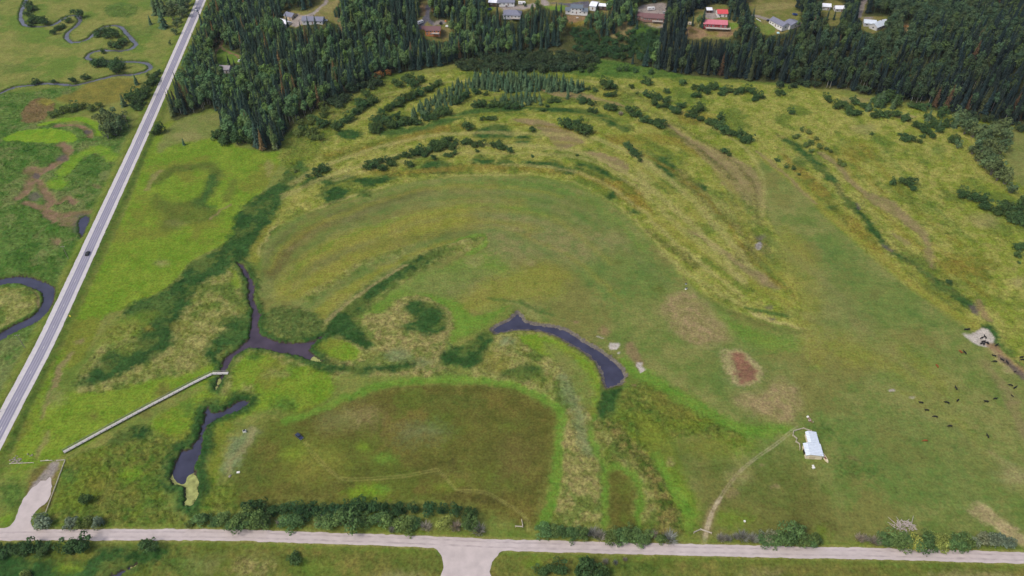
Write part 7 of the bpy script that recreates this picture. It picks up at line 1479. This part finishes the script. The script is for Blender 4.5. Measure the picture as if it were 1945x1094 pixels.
# barn
se,sw,nw,ne=[Vector((*p,0)) for p in BARN]
an=math.atan2((ne-se).y,(ne-se).x)-math.pi/2
e=bpy.data.objects.new('barn',None);COL.objects.link(e);e.location=(se.x,se.y,0);e.rotation_euler=(0,0,an+R(3));e.scale=(.92,.92,.92);tag(e,'white metal-roofed L-shaped barn standing alone in the pasture','barn')
def barnblock(x0,x1,y0,y1,h0,h1,rx,tilt=False):
    mb=MB();hr=max(h0,h1)
    V=[(x0,y0,-.3),(x1,y0,-.3),(x1,y1,-.3),(x0,y1,-.3),(x0,y0,h0),(x1,y0,h1),(x1,y1,h1),(x0,y1,h0),(rx,y0,hr+.55),(rx,y1,hr+.55)]
    mb.add(V,[(0,1,5,8,4),(2,3,7,9,6),(1,2,6,5),(3,0,4,7)]);part('wall',mb,wallm('cream'),e)
    mb=MB();o=.35
    for xa,za in ((x0-o,h0),(x1+o,h1)):
        V=[(rx,y0-o,hr+.72),(rx,y1+o,hr+.72),(xa,y1+o,za+.14),(xa,y0-o,za+.14)];V+=[(p[0],p[1],p[2]-.12) for p in V]
        F=[(0,1,2,3),(7,6,5,4),(0,4,5,1),(1,5,6,2),(2,6,7,3),(3,7,4,0)]
        if xa>rx: F=[f[::-1] for f in F]
        mb.add(V,F)
    return part('roof',mb,roofm('barn'),e)
r1=barnblock(-8.3,0,.0,7.2,3.0,3.3,-6.6);r2=barnblock(-5.3,-.3,7.5,15.2,2.6,3.0,-4.3)
for rf,(rx,xa,xb,h0,h1,ya,yb) in ((r1,(-6.6,-8.65,.35,3.0,3.3,-.3,7.5)),(r2,(-4.3,-5.65,.05,2.6,3.0,7.3,15.5))):
    mb=MB();zt_=max(h0,h1)+.74;n_=int((yb-ya)/.95)
    for i in range(n_+1):
        yy=ya+(yb-ya)*i/n_
        mb.bar((rx,yy,zt_+.03),(xb,yy,h1+.17),.07,.06);mb.bar((rx,yy,zt_+.03),(xa,yy,h0+.17),.07,.06)
    part('seam',mb,mat('roof_seam',L(150,162,176),.6,.3),rf)
mb=MB();mb.box((-5.0,-.06,1.2),(3.0,.1,2.4));part('door',mb,mat('barn_door',L(190,176,148),.85,.2,noise=.08),e)
mb=MB();mb.box((-8.36,3.5,1.3),(.1,3,2.4));part('opening',mb,mat('dark_opening',(.02,.018,.016),.9,.1),e)
# ------------------------------------------------------------------ vehicles
CARC={'black':(.012,.012,.014),'white':L(222,222,222),'navy':L(44,52,78),'maroon':L(86,30,34),'silver':L(150,152,156),'cream':L(210,196,164)}
RUB=mat('tyre_rubber',(.02,.02,.02),.9,.1);CG=mat('car_glass',(.02,.025,.03),.08,.6);LAMP=mat('lamp_lens',L(220,216,200),.3,.5);HUB=mat('wheel_rim',L(150,150,152),.4,.5,.6)
def wheel(root,x,y,r,w):
    mb=MB();mb.cone((0,-w/2,0),(0,w/2,0),r,r,12);t=obj('wheel',mb.mesh('wheel',[RUB]),root,(x,y,r))
    mb=MB();mb.cone((0,-w/2-.02,0),(0,w/2+.02,0),r*.55,r*.55,8);obj('rim',mb.mesh('rim',[HUB]),t)
def prof(mb,pts,hw,inset=0.06):
    n=len(pts);V=[(x,-hw*k,z) for x,z,k in pts]+[(x,hw*k,z) for x,z,k in pts]
    mb.add(V,[tuple(range(n)),tuple(range(2*n-1,n-1,-1))]+[(i,n+i,n+(i+1)%n,(i+1)%n) for i in range(n)])
def car(x,y,ang,kind,colour,label):
    nm={'car':'car','suv':'car','pickup':'pickup_truck','camper':'camper_trailer','cargo':'cargo_trailer'}[kind]
    z=gz(x,y)
    if abs(x)>1 and sdist_line(catmull(HIGHWAY,False,12),np.array([x]),np.array([y]))[0]<6: z=1.27
    else: z=max(z,gtop(x,y)-.1)
    e=bpy.data.objects.new(nm,None);COL.objects.link(e);e.location=(x,y,z);e.rotation_euler=(0,0,R(ang));tag(e,label,{'car':'car','suv':'car','pickup':'pickup','camper':'trailer','cargo':'trailer'}[kind])
    pm=mat('paint_'+colour,CARC[colour],.35,.5,noise=.04)
    if kind in('car','suv','pickup'):
        h=1.0 if kind=='car' else 1.15;l=2.25 if kind!='pickup' else 2.8
        mb=MB();prof(mb,[(-l,.35,1),(l,.35,.96),(l,.7,.94),(l*.45,h*.92,.97),(-l*.75,h,.97),(-l,h*.95,.95)],.92);part('body',mb,pm,e)
        rx=-.85*l if kind!='pickup' else -.25*l
        top=h+.55;cb=MB();prof(cb,[(rx,h-.02,.9),(l*.42,h-.06,.9),(l*.12,top,.76),(rx+.3,top,.76)],.9);part('cabin',cb,CG,e)
        cb=MB();prof(cb,[(rx+.22,top-.03,.80),(l*.16,top-.03,.80),(l*.10,top+.06,.74),(rx+.36,top+.06,.74)],.9);part('car_roof',cb,pm,e)
        if kind=='pickup':
            mb=MB();mb.box((-l*.64,0,h*.99),(l*.62,1.5,.12));part('truck_bed',mb,mat('bed_liner',(.03,.03,.03),.9,.1),e)
        for sx in (-.62,.64):
            for sy in (-1,1): wheel(e,sx*l,sy*.84,.36,.24)
        for sy in (-1,1):
            mb=MB();mb.box((l-.04,sy*.6,.66),(.12,.36,.16));part('headlight',mb,LAMP,e)
    else:
        l,hw,h=(3.6,1.2,2.9) if kind=='camper' else (2.2,1.1,2.4)
        mb=MB();prof(mb,[(-l,.5,1),(l*.9,.5,1),(l,1.3,1),(l*.86,h-.1,.97),(-l*.9,h,.97),(-l,h-.3,1)],hw);part('body',mb,pm,e)
        mb=MB();mb.bar((l*.9,0,.5),(l+1.3,0,.45),.14);part('drawbar',mb,METAL,e)
        for sy in (-1,1): wheel(e,-.2,sy*(hw-.1),.36,.24)
        for wx in ((-l*.5,l*.45) if kind=='camper' else (-.5,)):
            mb=MB();mb.box((wx,-hw-.01,1.8),(1.1,.06,.6));part('window',mb,CG,e)
        mb=MB();mb.box((.2,-hw-.01,1.45),(.7,.05,1.7));part('door',mb,FRAME,e)
        mb=MB();mb.box((0,0,h+.08),(.8,.7,.24));part('roof_vent',mb,FRAME,e)
for v in VEHICLES: car(*v)
# ------------------------------------------------------------------ cows
def skin_mesh(name,nodes,edges,m):
    me=bpy.data.meshes.new(name);me.from_pydata([n[:3] for n in nodes],edges,[])
    o=bpy.data.objects.new(name,me);COL.objects.link(o);sm=o.modifiers.new('s','SKIN')
    for i,n in enumerate(nodes): me.skin_vertices[0].data[i].radius=(n[3],n[4] if len(n)>4 else n[3])
    me.skin_vertices[0].data[0].use_root=True
    ss=o.modifiers.new('u','SUBSURF');ss.levels=1;ss.render_levels=1
    dg=bpy.context.evaluated_depsgraph_get();r=bpy.data.meshes.new_from_object(o.evaluated_get(dg));r.name=name
    bpy.data.objects.remove(o);r.materials.clear();r.materials.append(m);r.polygons.foreach_set('use_smooth',[True]*len(r.polygons));return r
def cow_mesh(pose,m):
    low=pose=='graze';lie=pose=='lie';k=.62 if lie else 1.0;dz=-.55 if lie else 0
    N=[(0,0,1.05+dz,.40,.38),(.55,0,1.08+dz,.38,.36),(-.6,0,1.1+dz,.36,.34),(-.95,0,1.15+dz,.26,.28),
       (.95,0,(1.0 if low else 1.2)+dz,.24,.2),(1.25,0,(.62 if low else 1.42)+dz,.17,.16),(1.42,0,(.38 if low else 1.5)+dz,.14,.14),(1.68,0,(.16 if low else 1.34)+dz,.09,.09)]
    E=[(0,1),(0,2),(2,3),(1,4),(4,5),(5,6),(6,7)]
    for sx,par in ((.62,1),(-.78,3)):
        for sy in (-1,1):
            b=len(N)
            if lie: N+=[(sx,sy*.34,.30,.12),(sx+.3*(1 if sx>0 else 1),sy*.42,.14,.08),(sx+.05,sy*.46,.09,.06)]
            else: N+=[(sx,sy*.24,.78,.14),(sx+(.02 if sx>0 else -.08),sy*.24,.42,.08),(sx+(.02 if sx>0 else .0),sy*.24,.04,.07)]
            E+=[(par,b),(b,b+1),(b+1,b+2)]
    b=len(N);N+=[(-1.12,0,1.2+dz,.05),(-1.2,0,.9+dz,.035),(-1.2,0,.55+(.0 if not lie else -.3),.05)];E+=[(3,b),(b,b+1),(b+1,b+2)]
    for sy in (-1,1):
        h=N[6];b=len(N);N+=[(h[0]-.06,sy*.2,h[2]+.05,.05,.03),(h[0]-.1,sy*.32,h[2]+.02,.03,.02)];E+=[(6,b),(b,b+1)]
    return skin_mesh('cow',N,E,m)
HIDE={'black':mat('black_hide',(.012,.011,.011),.7,.25,noise=.2,nscale=2),'brown':mat('brown_hide',L(132,74,38),.75,.2,noise=.15,nscale=2)}
CM={}
for (x,y,hd,colr,pose,lb) in COWS:
    if (pose,colr) not in CM: CM[(pose,colr)]=cow_mesh(pose,HIDE[colr])
    k=rng.uniform(.86,1.0)*(.7 if pose=='lie' else 1)
    o=obj('cow',CM[(pose,colr)],None,(x,y,gtop(x,y)-.05),R(hd),(k,k,k));tag(o,lb,'cow','cattle herd on the pasture')
# ------------------------------------------------------------------ boardwalk, rails, rocks, poles, signs
e=bpy.data.objects.new('boardwalk',None);COL.objects.link(e);b0=BOARDWALK[0];e.location=(b0[0],b0[1],0);tag(e,'long pale wooden boardwalk with handrails crossing the marsh to the creek','boardwalk')
DK=mat('grey_decking',L(188,184,178),.85,.2,noise=.1,nscale=1.5);DKR=mat('weathered_handrail',L(120,116,112),.9,.15,noise=.12)
pp=[Vector((p[0]-b0[0],p[1]-b0[1],.9)) for p in BOARDWALK]
pm=MB();pm.box((0,0,-.05),(.16,.16,2.2));pme=pm.mesh('post',[DKR])
for a,b in zip(pp[:-1],pp[1:]):
    mb=MB();mb.bar(a,b,1.7,.16);part('deck',mb,DK,e)
    t=(b-a).normalized();n_=Vector((t.y,-t.x,0))
    for sg in (-1,1):
        mb=MB();mb.bar(a+n_*.95*sg+Vector((0,0,1.05)),b+n_*.95*sg+Vector((0,0,1.05)),.16,.08);mb.bar(a+n_*.95*sg+Vector((0,0,.55)),b+n_*.95*sg+Vector((0,0,.55)),.06,.14)
        part('handrail',mb,DKR if sg<0 else DK,e)  # left-hand rail takes the darker grey, the other the deck colour
        l=(b-a).length;k=max(1,int(l/2.6))
        for i in range(k):
            q=a.lerp(b,i/k)+n_*.95*sg;obj('post',pme,e,(q.x,q.y,q.z+.05))
LOGM=mat('grey_log',L(176,166,150),.9,.1,noise=.18,nscale=1.5)
for i,(rl,lb) in enumerate(zip(RAILS,('grey log rail below the rock heap at lower left','long log rail edging the gravel drive','short log rail at the foot of the boardwalk','barrier bar across the top of the gravel drive'))):
    a,b=rl[0],rl[1];nm='barrier' if i==3 else 'log_rail'
    e=bpy.data.objects.new(nm,None);COL.objects.link(e);e.location=(a[0],a[1],gz(*a));tag(e,lb,'barrier' if i==3 else 'fence')
    a3=Vector((0,0,.75));b3=Vector((b[0]-a[0],b[1]-a[1],.75));mb=MB();mb.cone(a3,b3,.2,.17,8);part('log',mb,LOGM,e)
    k=max(2,int((b3-a3).length/5)+1);pm=MB();pm.cone((0,0,-.2),(0,0,.8),.14,.13,7);me=pm.mesh('post',[LOGM])
    for j in range(k): q=a3.lerp(b3,(j+.02)/(k-1+.04));obj('post',me,e,(q.x,q.y,0))
    if i==3:
        mb=MB();mb.box((b3.x*.6,b3.y*.6,.98),(1.4,.08,.5));part('sign_board',mb,FRAME,e)
ROCKM=mat('field_stone',L(140,132,118),.95,.1,noise=.2,nscale=1.4)
def rock_mesh(seed):
    bm=bmesh.new();bmesh.ops.create_icosphere(bm,subdivisions=2,radius=1);rg=random.Random(seed)
    ax=[Vector((rg.gauss(0,1),rg.gauss(0,1),rg.gauss(0,1))).normalized() for _ in range(7)]
    for v in bm.verts:
        for q in ax:
            dd=v.co.dot(q)
            if dd>.62: v.co-=q*(dd-.62)*.9
    me=bpy.data.meshes.new('boulder');bm.to_mesh(me);bm.free();me.materials.append(ROCKM);return me
RK=[rock_mesh(i) for i in range(3)]
for i,(x,y) in enumerate(ROCKS):
    heap=i<9
    for j in range(3 if heap else 1):
        s=rng.uniform(.3,.6) if heap else rng.uniform(.4,.65)
        px,py=x+rng.uniform(-1,1)*(.9 if heap else .1),y+rng.uniform(-1,1)*(.9 if heap else .1)
        o=obj('boulder',RK[(i+j)%3],None,(px,py,gtop(px,py)+s*.25),rng.uniform(0,6),(s,s*rng.uniform(.8,1.2),s*.75));tag(o,'grey boulder in the heap above the log rail' if heap else 'boulder of the three loose ones right of the heap','rock','boulder heap' if heap else 'loose boulders')
POLEM=mat('utility_pole_wood',L(132,122,112),.9,.1,noise=.15)
for i,((x,y),lb) in enumerate(zip(POLES,('utility pole left of the highway near the black car','utility pole beside the dark stream bend','utility pole in the thicket left of the highway','utility pole at the top by the highway spruces','utility pole at the left edge below the stream bend'))):
    e=bpy.data.objects.new('utility_pole',None);COL.objects.link(e);e.location=(x,y,gz(x,y));e.rotation_euler=(0,0,R(8));tag(e,lb,'utility pole','poles along the highway')
    mb=MB();mb.cone((0,0,-.5),(0,0,11),.19,.12,8);part('pole',mb,POLEM,e)
    mb=MB();mb.bar((-1.3,0,10.3),(1.3,0,10.3),.16,.2);ca=part('crossarm',mb,POLEM,e)
    for xx in (-1.2,-.45,.45,1.2):
        mb=MB();mb.cone((xx,0,10.4),(xx,0,10.68),.06,.05,6);part('insulator',mb,FRAME,ca)
YEL=mat('sign_yellow',L(224,190,60),.5,.4,noise=.03)
for (x,y),lb,cm in zip(SIGNS,('yellow diamond warning sign right of the highway at left','small white marker sign right of the highway by the black car','white marker sign beside the far highway'),(YEL,FRAME,FRAME)):
    e=bpy.data.objects.new('road_sign',None);COL.objects.link(e);zz=gtop(x,y);e.location=(x,y,zz-.1);tag(e,lb,'road sign')
    mb=MB();mb.box((0,0,1.2),(.09,.09,2.6));part('post',mb,METAL,e)
    mb=MB();s=.75 if cm is YEL else .5
    V=[(0,-.07,2.3-s),(s,-.07,2.3),(0,-.07,2.3+s),(-s,-.07,2.3)];V+=[(a,b+.04,c) for a,b,c in V];mb.add(V,[(0,1,2,3),(7,6,5,4),(0,4,5,1),(1,5,6,2),(2,6,7,3),(3,7,4,0)]);part('sign_plate',mb,cm,e)
# brush pile
bx,by=BRUSH;e=bpy.data.objects.new('brush_pile',None);COL.objects.link(e);e.location=(bx,by,gtop(bx,by));tag(e,'heap of bleached grey branches above the last roadside hedge','brush pile')
rg=random.Random(5);BLM=mat('bleached_wood',L(176,164,158),.9,.1,noise=.18,nscale=2)
for i in range(90):
    a=rg.uniform(0,6.28);d=rg.random()**.6;cx,cy=math.cos(a)*d*4.6,math.sin(a)*d*2.6;h=1.7*(1-d)+.15;l=rg.uniform(1.2,3.0);b=rg.uniform(0,6.28);ti=rg.uniform(-.25,.3)
    mb=MB();mb.cone((cx-math.cos(b)*l/2,cy-math.sin(b)*l/2,max(.1,h-l*ti/2)),(cx+math.cos(b)*l/2,cy+math.sin(b)*l/2,max(.1,h+l*ti/2)),rg.uniform(.07,.17),.05,6);part('branch',mb,BLM,e)
for (x0,y0,x1,y1,z1) in ((-4,1.4,-6,4.2,.9),(3.6,1.5,5.4,4.6,1.2),(-4.4,.2,-7.2,1.8,.7),(-4.6,-1,-6.4,1.0,.4),(-1.5,2,-2.4,4.4,1.0),(1,2,3,3,1.2)):
    mb=MB();mb.cone((x0,y0,.5),(x1,y1,z1),.16,.06,6);part('branch',mb,BLM,e)
# scraps by the barn and in the fields
SC=SCRAP
def boxthing(name,p,size,rz,m,label,cat,extra=None):
    e=bpy.data.objects.new(name,None);COL.objects.link(e);e.location=(p[0],p[1],gtop(*p)-.05);e.rotation_euler=(0,0,rz);tag(e,label,cat)
    mb=MB();mb.box((0,0,size[2]/2),size,taper=.94);part('body',mb,m,e)
    mb=MB();mb.box((0,0,size[2]+.04),(size[0]*.8,size[1]*.8,.08));part('top',mb,extra or m,e);return e
WH=mat('white_plastic',L(224,222,214),.6,.3,noise=.05);RUST=mat('rusty_scrap',L(132,92,78),.9,.1,noise=.25,nscale=2)
a=Vector((*SC[0],0));b=Vector((*SC[2],0));c=(a+b)/2;an2=math.atan2((b-a).y,(b-a).x)
e=bpy.data.objects.new('scrap_boat',None);COL.objects.link(e);e.location=(c.x,c.y,gtop(c.x,c.y));e.rotation_euler=(0,0,an2);tag(e,'old pale boat-shaped trailer lying beside the white barn','trailer')
mb=MB();mb.loft([[(x,-w,.15),(x,-w*1.1,.8),(x,w*1.1,.8),(x,w,.15)] for x,w in ((-3,.55),(-1.5,.75),(.5,.75),(2,.55),(3.1,.08))]);part('hull',mb,mat('faded_cream_hull',L(206,192,160),.8,.2,noise=.15),e)
for xx,ln in ((-1.5,1.5),(.6,1.3)):
    mb=MB();mb.box((xx,0,.84),(ln,.9,.1));part('seat',mb,RUST,e)
boxthing('crate',SC[3],(1.2,1.0,.7),.3,WH,'lower white crate on the grass below the barn','crate');boxthing('crate',SC[4],(.9,.7,.5),.1,WH,'upper smaller white crate on the grass below the barn','crate')
for i,p in enumerate(SC[5:8]):
    if i==0: boxthing('feed_tub',p,(.9,.9,.8),.4,WH,'small white tub at the head of the scrap heap behind the barn','tub');continue
    e=bpy.data.objects.new('scrap_heap',None);COL.objects.link(e);e.location=(p[0],p[1],gtop(*p));tag(e,('upper' if i==1 else 'lower')+' part of the rusty plank heap behind the barn','scrap heap')
    for j in range(9):
        aa=rg.uniform(0,3.14);l=rg.uniform(.8,1.8);q=(rg.uniform(-.8,.8),rg.uniform(-.8,.8),.1+.08*j);mb=MB();mb.bar((q[0]-math.cos(aa)*l/2,q[1]-math.sin(aa)*l/2,q[2]),(q[0]+math.cos(aa)*l/2,q[1]+math.sin(aa)*l/2,q[2]+rg.uniform(-.1,.2)),.22,.08);part('plank',mb,RUST if j%2 else LOGM,e)
boxthing('pump_box',SC[8],(1.6,1.2,1.3),.3,WH,'white box on the pale patch left of the blue car','box',GLASS)
boxthing('water_trough',SC[9],(1.6,.9,.7),.9,WH,'lower white trough in the upper middle of the pasture','trough',GLASS);boxthing('water_trough',SC[10],(1.0,.8,.6),.2,mat('grey_plastic',L(160,160,160),.6,.3),'upper grey trough just above the white trough','trough',GLASS)
boxthing('white_sack',SC[11],(1.5,.9,.5),.2,WH,'white sack at the lower end of the pale patch by the pond','sack');boxthing('marker_tub',SC[12],(.8,.8,.6),.2,WH,'white tub in the grass right of the farm track hedge','tub')
o=obj('boulder',RK[0],None,(SC[13][0],SC[13][1],.2),1,(.9,.7,.6));tag(o,'grey stone by the green-scummed pond bank','rock')
def logfence(name,P_,label,cat,r=.11,z=1.1):
    a=P_[0];e=bpy.data.objects.new(name,None);COL.objects.link(e);e.location=(a[0],a[1],gz(*a));tag(e,label,cat)
    pm=MB();pm.cone((0,0,-.2),(0,0,z+.2),r*1.2,r,7);me=pm.mesh('post',[LOGM])
    for i,p in enumerate(P_):
        obj('post',me,e,(p[0]-a[0],p[1]-a[1],0))
        if i:
            q=P_[i-1]
            for zz in (z,z*.55):
                mb=MB();mb.cone((q[0]-a[0],q[1]-a[1],zz),(p[0]-a[0],p[1]-a[1],zz-.05),r,r*.85,6);part('rail',mb,LOGM,e)
logfence('gate',GATES[0],'pale wooden gate across the farm track beside the gravel road','gate',.16);logfence('gate_post_fence',GATES[1],'bent pale rail in the brown meadow corner above the road','fence',.14)
logfence('corral_fence',CORRAL,'broken wooden corral rails left of the barn','fence',.13)
# yard things
for (k,x,y,s,c,lb) in MISC:
    z=gz(x,y)+.15;e=bpy.data.objects.new({'trampoline':'trampoline','tub':'hot_tub','dish':'tank','plank':'slide','table':'picnic_table','tarp':'tarp_heap','crate':'crate','logpile':'log_pile'}[k],None);COL.objects.link(e);e.location=(x,y,z);tag(e,lb,{'trampoline':'trampoline','tub':'hot tub','dish':'tank','plank':'slide','table':'table','tarp':'tarp','crate':'crate','logpile':'log pile'}[k])
    m=mat('misc_'+c,{'blue':L(40,76,140),'paleblue':L(178,214,222),'white':L(220,220,216),'orange':L(206,128,76),'wood':L(206,160,104)}[c],.7,.3,noise=.06)
    if k=='trampoline':
        mb=MB();mb.cone((0,0,.85),(0,0,.95),s,s,16);part('pad',mb,m,e);mb=MB();mb.cone((0,0,.93),(0,0,.97),s*.78,s*.78,16);part('mat',mb,mat('tramp_mat',(.02,.03,.06),.8,.1),e)
        for j in range(4):
            t=j*1.57+.4;mb=MB();mb.bar((math.cos(t)*s*.9,math.sin(t)*s*.9,0),(math.cos(t)*s*.9,math.sin(t)*s*.9,.86),.08);part('leg',mb,METAL,e)
    elif k=='dish':
        mb=MB();mb.loft([[(math.cos(t*.785)*r_,math.sin(t*.785)*r_,z_) for t in range(8)] for r_,z_ in ((s*.5,0),(s*.52,.8),(s*.4,1.2),(s*.15,1.4))]);part('shell',mb,m,e);mb=MB();mb.cone((0,0,1.38),(0,0,1.5),.2,.2,8);part('lid',mb,METAL,e)
    elif k=='plank':
        mb=MB();mb.bar((-2,2.2,1.3),(1.6,-1.8,.2),.7,.12);part('chute',mb,m,e);mb=MB();mb.bar((-2,2.2,0),(-2,2.2,1.5),.12);part('ladder',mb,METAL,e)
    elif k=='table':
        mb=MB();mb.box((0,0,.75),(2.2,.9,.1));part('top',mb,m,e)
        for sy in (-1,1):
            mb=MB();mb.box((0,sy*.8,.45),(2.2,.3,.08));part('bench',mb,m,e);mb=MB();mb.bar((sy*.8,-.7,0),(sy*.8,.3,.72),.1);part('leg',mb,m,e)
    elif k=='logpile':
        for j in range(16):
            zz=.25+.42*(j//6);xx=(j%6-2.5)*.9+.4*(j//6)*.5;mb=MB();mb.cone((xx-.5,-1.4,zz),(xx+.5,1.4,zz),.24,.22,8);part('log',mb,m,e)
    else:
        mb=MB();mb.box((0,0,.45),(s*.7,s*.6,.9),taper=.8);part('body',mb,m,e);mb=MB();mb.box((0,0,.93),(s*.5,s*.42,.08),taper=.8);part('lid',mb,m,e)
# ------------------------------------------------------------------ cattails and tall grass
def tuft_mesh(seed,n,lean,wd):
    rg=random.Random(seed);V=[];F=[];vv=[]
    for i in range(n):
        a=rg.uniform(0,6.28);d=rg.random()**.5*.5;x,y=math.cos(a)*d,math.sin(a)*d;b=rg.uniform(0,6.28);w=wd*rg.uniform(.6,1.3)
        h=rg.uniform(.6,1.0);o=len(V);lx,ly=math.cos(a)*lean*rg.random()+rg.uniform(-.1,.1),math.sin(a)*lean*rg.random()+rg.uniform(-.1,.1)
        V+=[(x-math.sin(b)*w,y+math.cos(b)*w,0),(x+math.sin(b)*w,y-math.cos(b)*w,0),(x+lx+math.sin(b)*w*.3,y+ly-math.cos(b)*w*.3,h),(x+lx-math.sin(b)*w*.3,y+ly+math.cos(b)*w*.3,h)]
        F.append((o,o+1,o+2,o+3));vv.append(rg.uniform(.75,1.3))
    me=bpy.data.meshes.new('tuft');me.from_pydata(V,[],F);me.materials.append(LEAF);set_v(me,vv);return me
tc_=proto_coll('tuftproto',[tuft_mesh(i,11,.5,.10) for i in range(4)]);cc_=proto_coll('cattailproto',[tuft_mesh(10+i,12,.25,.09) for i in range(4)])
ng_=np.random.RandomState(4)
vis=(np.abs(GX)<.69*GY+60)&(GY>125)&(GY<780)
ar=np.gradient(GROWS)[:,None]*(np.gradient(GS)[None,:]*GW[:,None]);ar=np.abs(ar).ravel()
def scat(name,label,cat,sel,dens,coll,w,h,gain,amp):
    pr=np.clip(ar*dens,0,1);ok=np.nonzero(sel&vis&(ng_.rand(len(GX))<pr))[0]
    j=ng_.uniform(-.45,.45,(len(ok),2));n=len(ok)
    P=np.stack([GX[ok]+j[:,0],GY[ok]+j[:,1],GZ[ok]-.15],1);ro=np.zeros((n,3));ro[:,2]=ng_.uniform(0,6.28,n)
    s=ng_.uniform(.7,1.3,n);sc=np.stack([s*w,s*w,ng_.uniform(.6,1.25,n)*h],1)
    tn=GC[ok]*ALB*gain*(1+ng_.uniform(-amp,amp,(n,1)))*(1+ng_.uniform(-.08,.08,(n,3)))
    o=scatter_obj(name,P,ro,sc,ng_.randint(0,4,n),tn,coll);tag(o,label,cat,None,'stuff');print(name,n)
scat('cattails','dark green cattail beds along the old channels','cattails',GVH>.78,.6,cc_,1.0,.5,1.3,.2)
scat('tall_grass','tall tangled meadow grass in tufts','grass',(GVH>.33)&(GVH<=.78),.25,tc_,1.0,.6,1.25,.28)

# ------------------------------------------------------------------ thin summer haze over the valley
mb=MB();mb.box((0,500,155),(9600,8400,318));hz=obj('haze',mb.mesh('haze',[]));tag(hz,'thin pale haze in the air over the valley','haze',None,'stuff')
hm=bpy.data.materials.new('haze');hm.use_nodes=True;hn=hm.node_tree;hn.nodes.clear()
pv=hn.nodes.new('ShaderNodeVolumePrincipled');pv.inputs['Color'].default_value=(.86,.91,1,1);pv.inputs['Density'].default_value=HAZE;pv.inputs['Anisotropy'].default_value=.2
ho=hn.nodes.new('ShaderNodeOutputMaterial');hn.links.new(pv.outputs[0],ho.inputs['Volume']);hz.data.materials.append(hm)
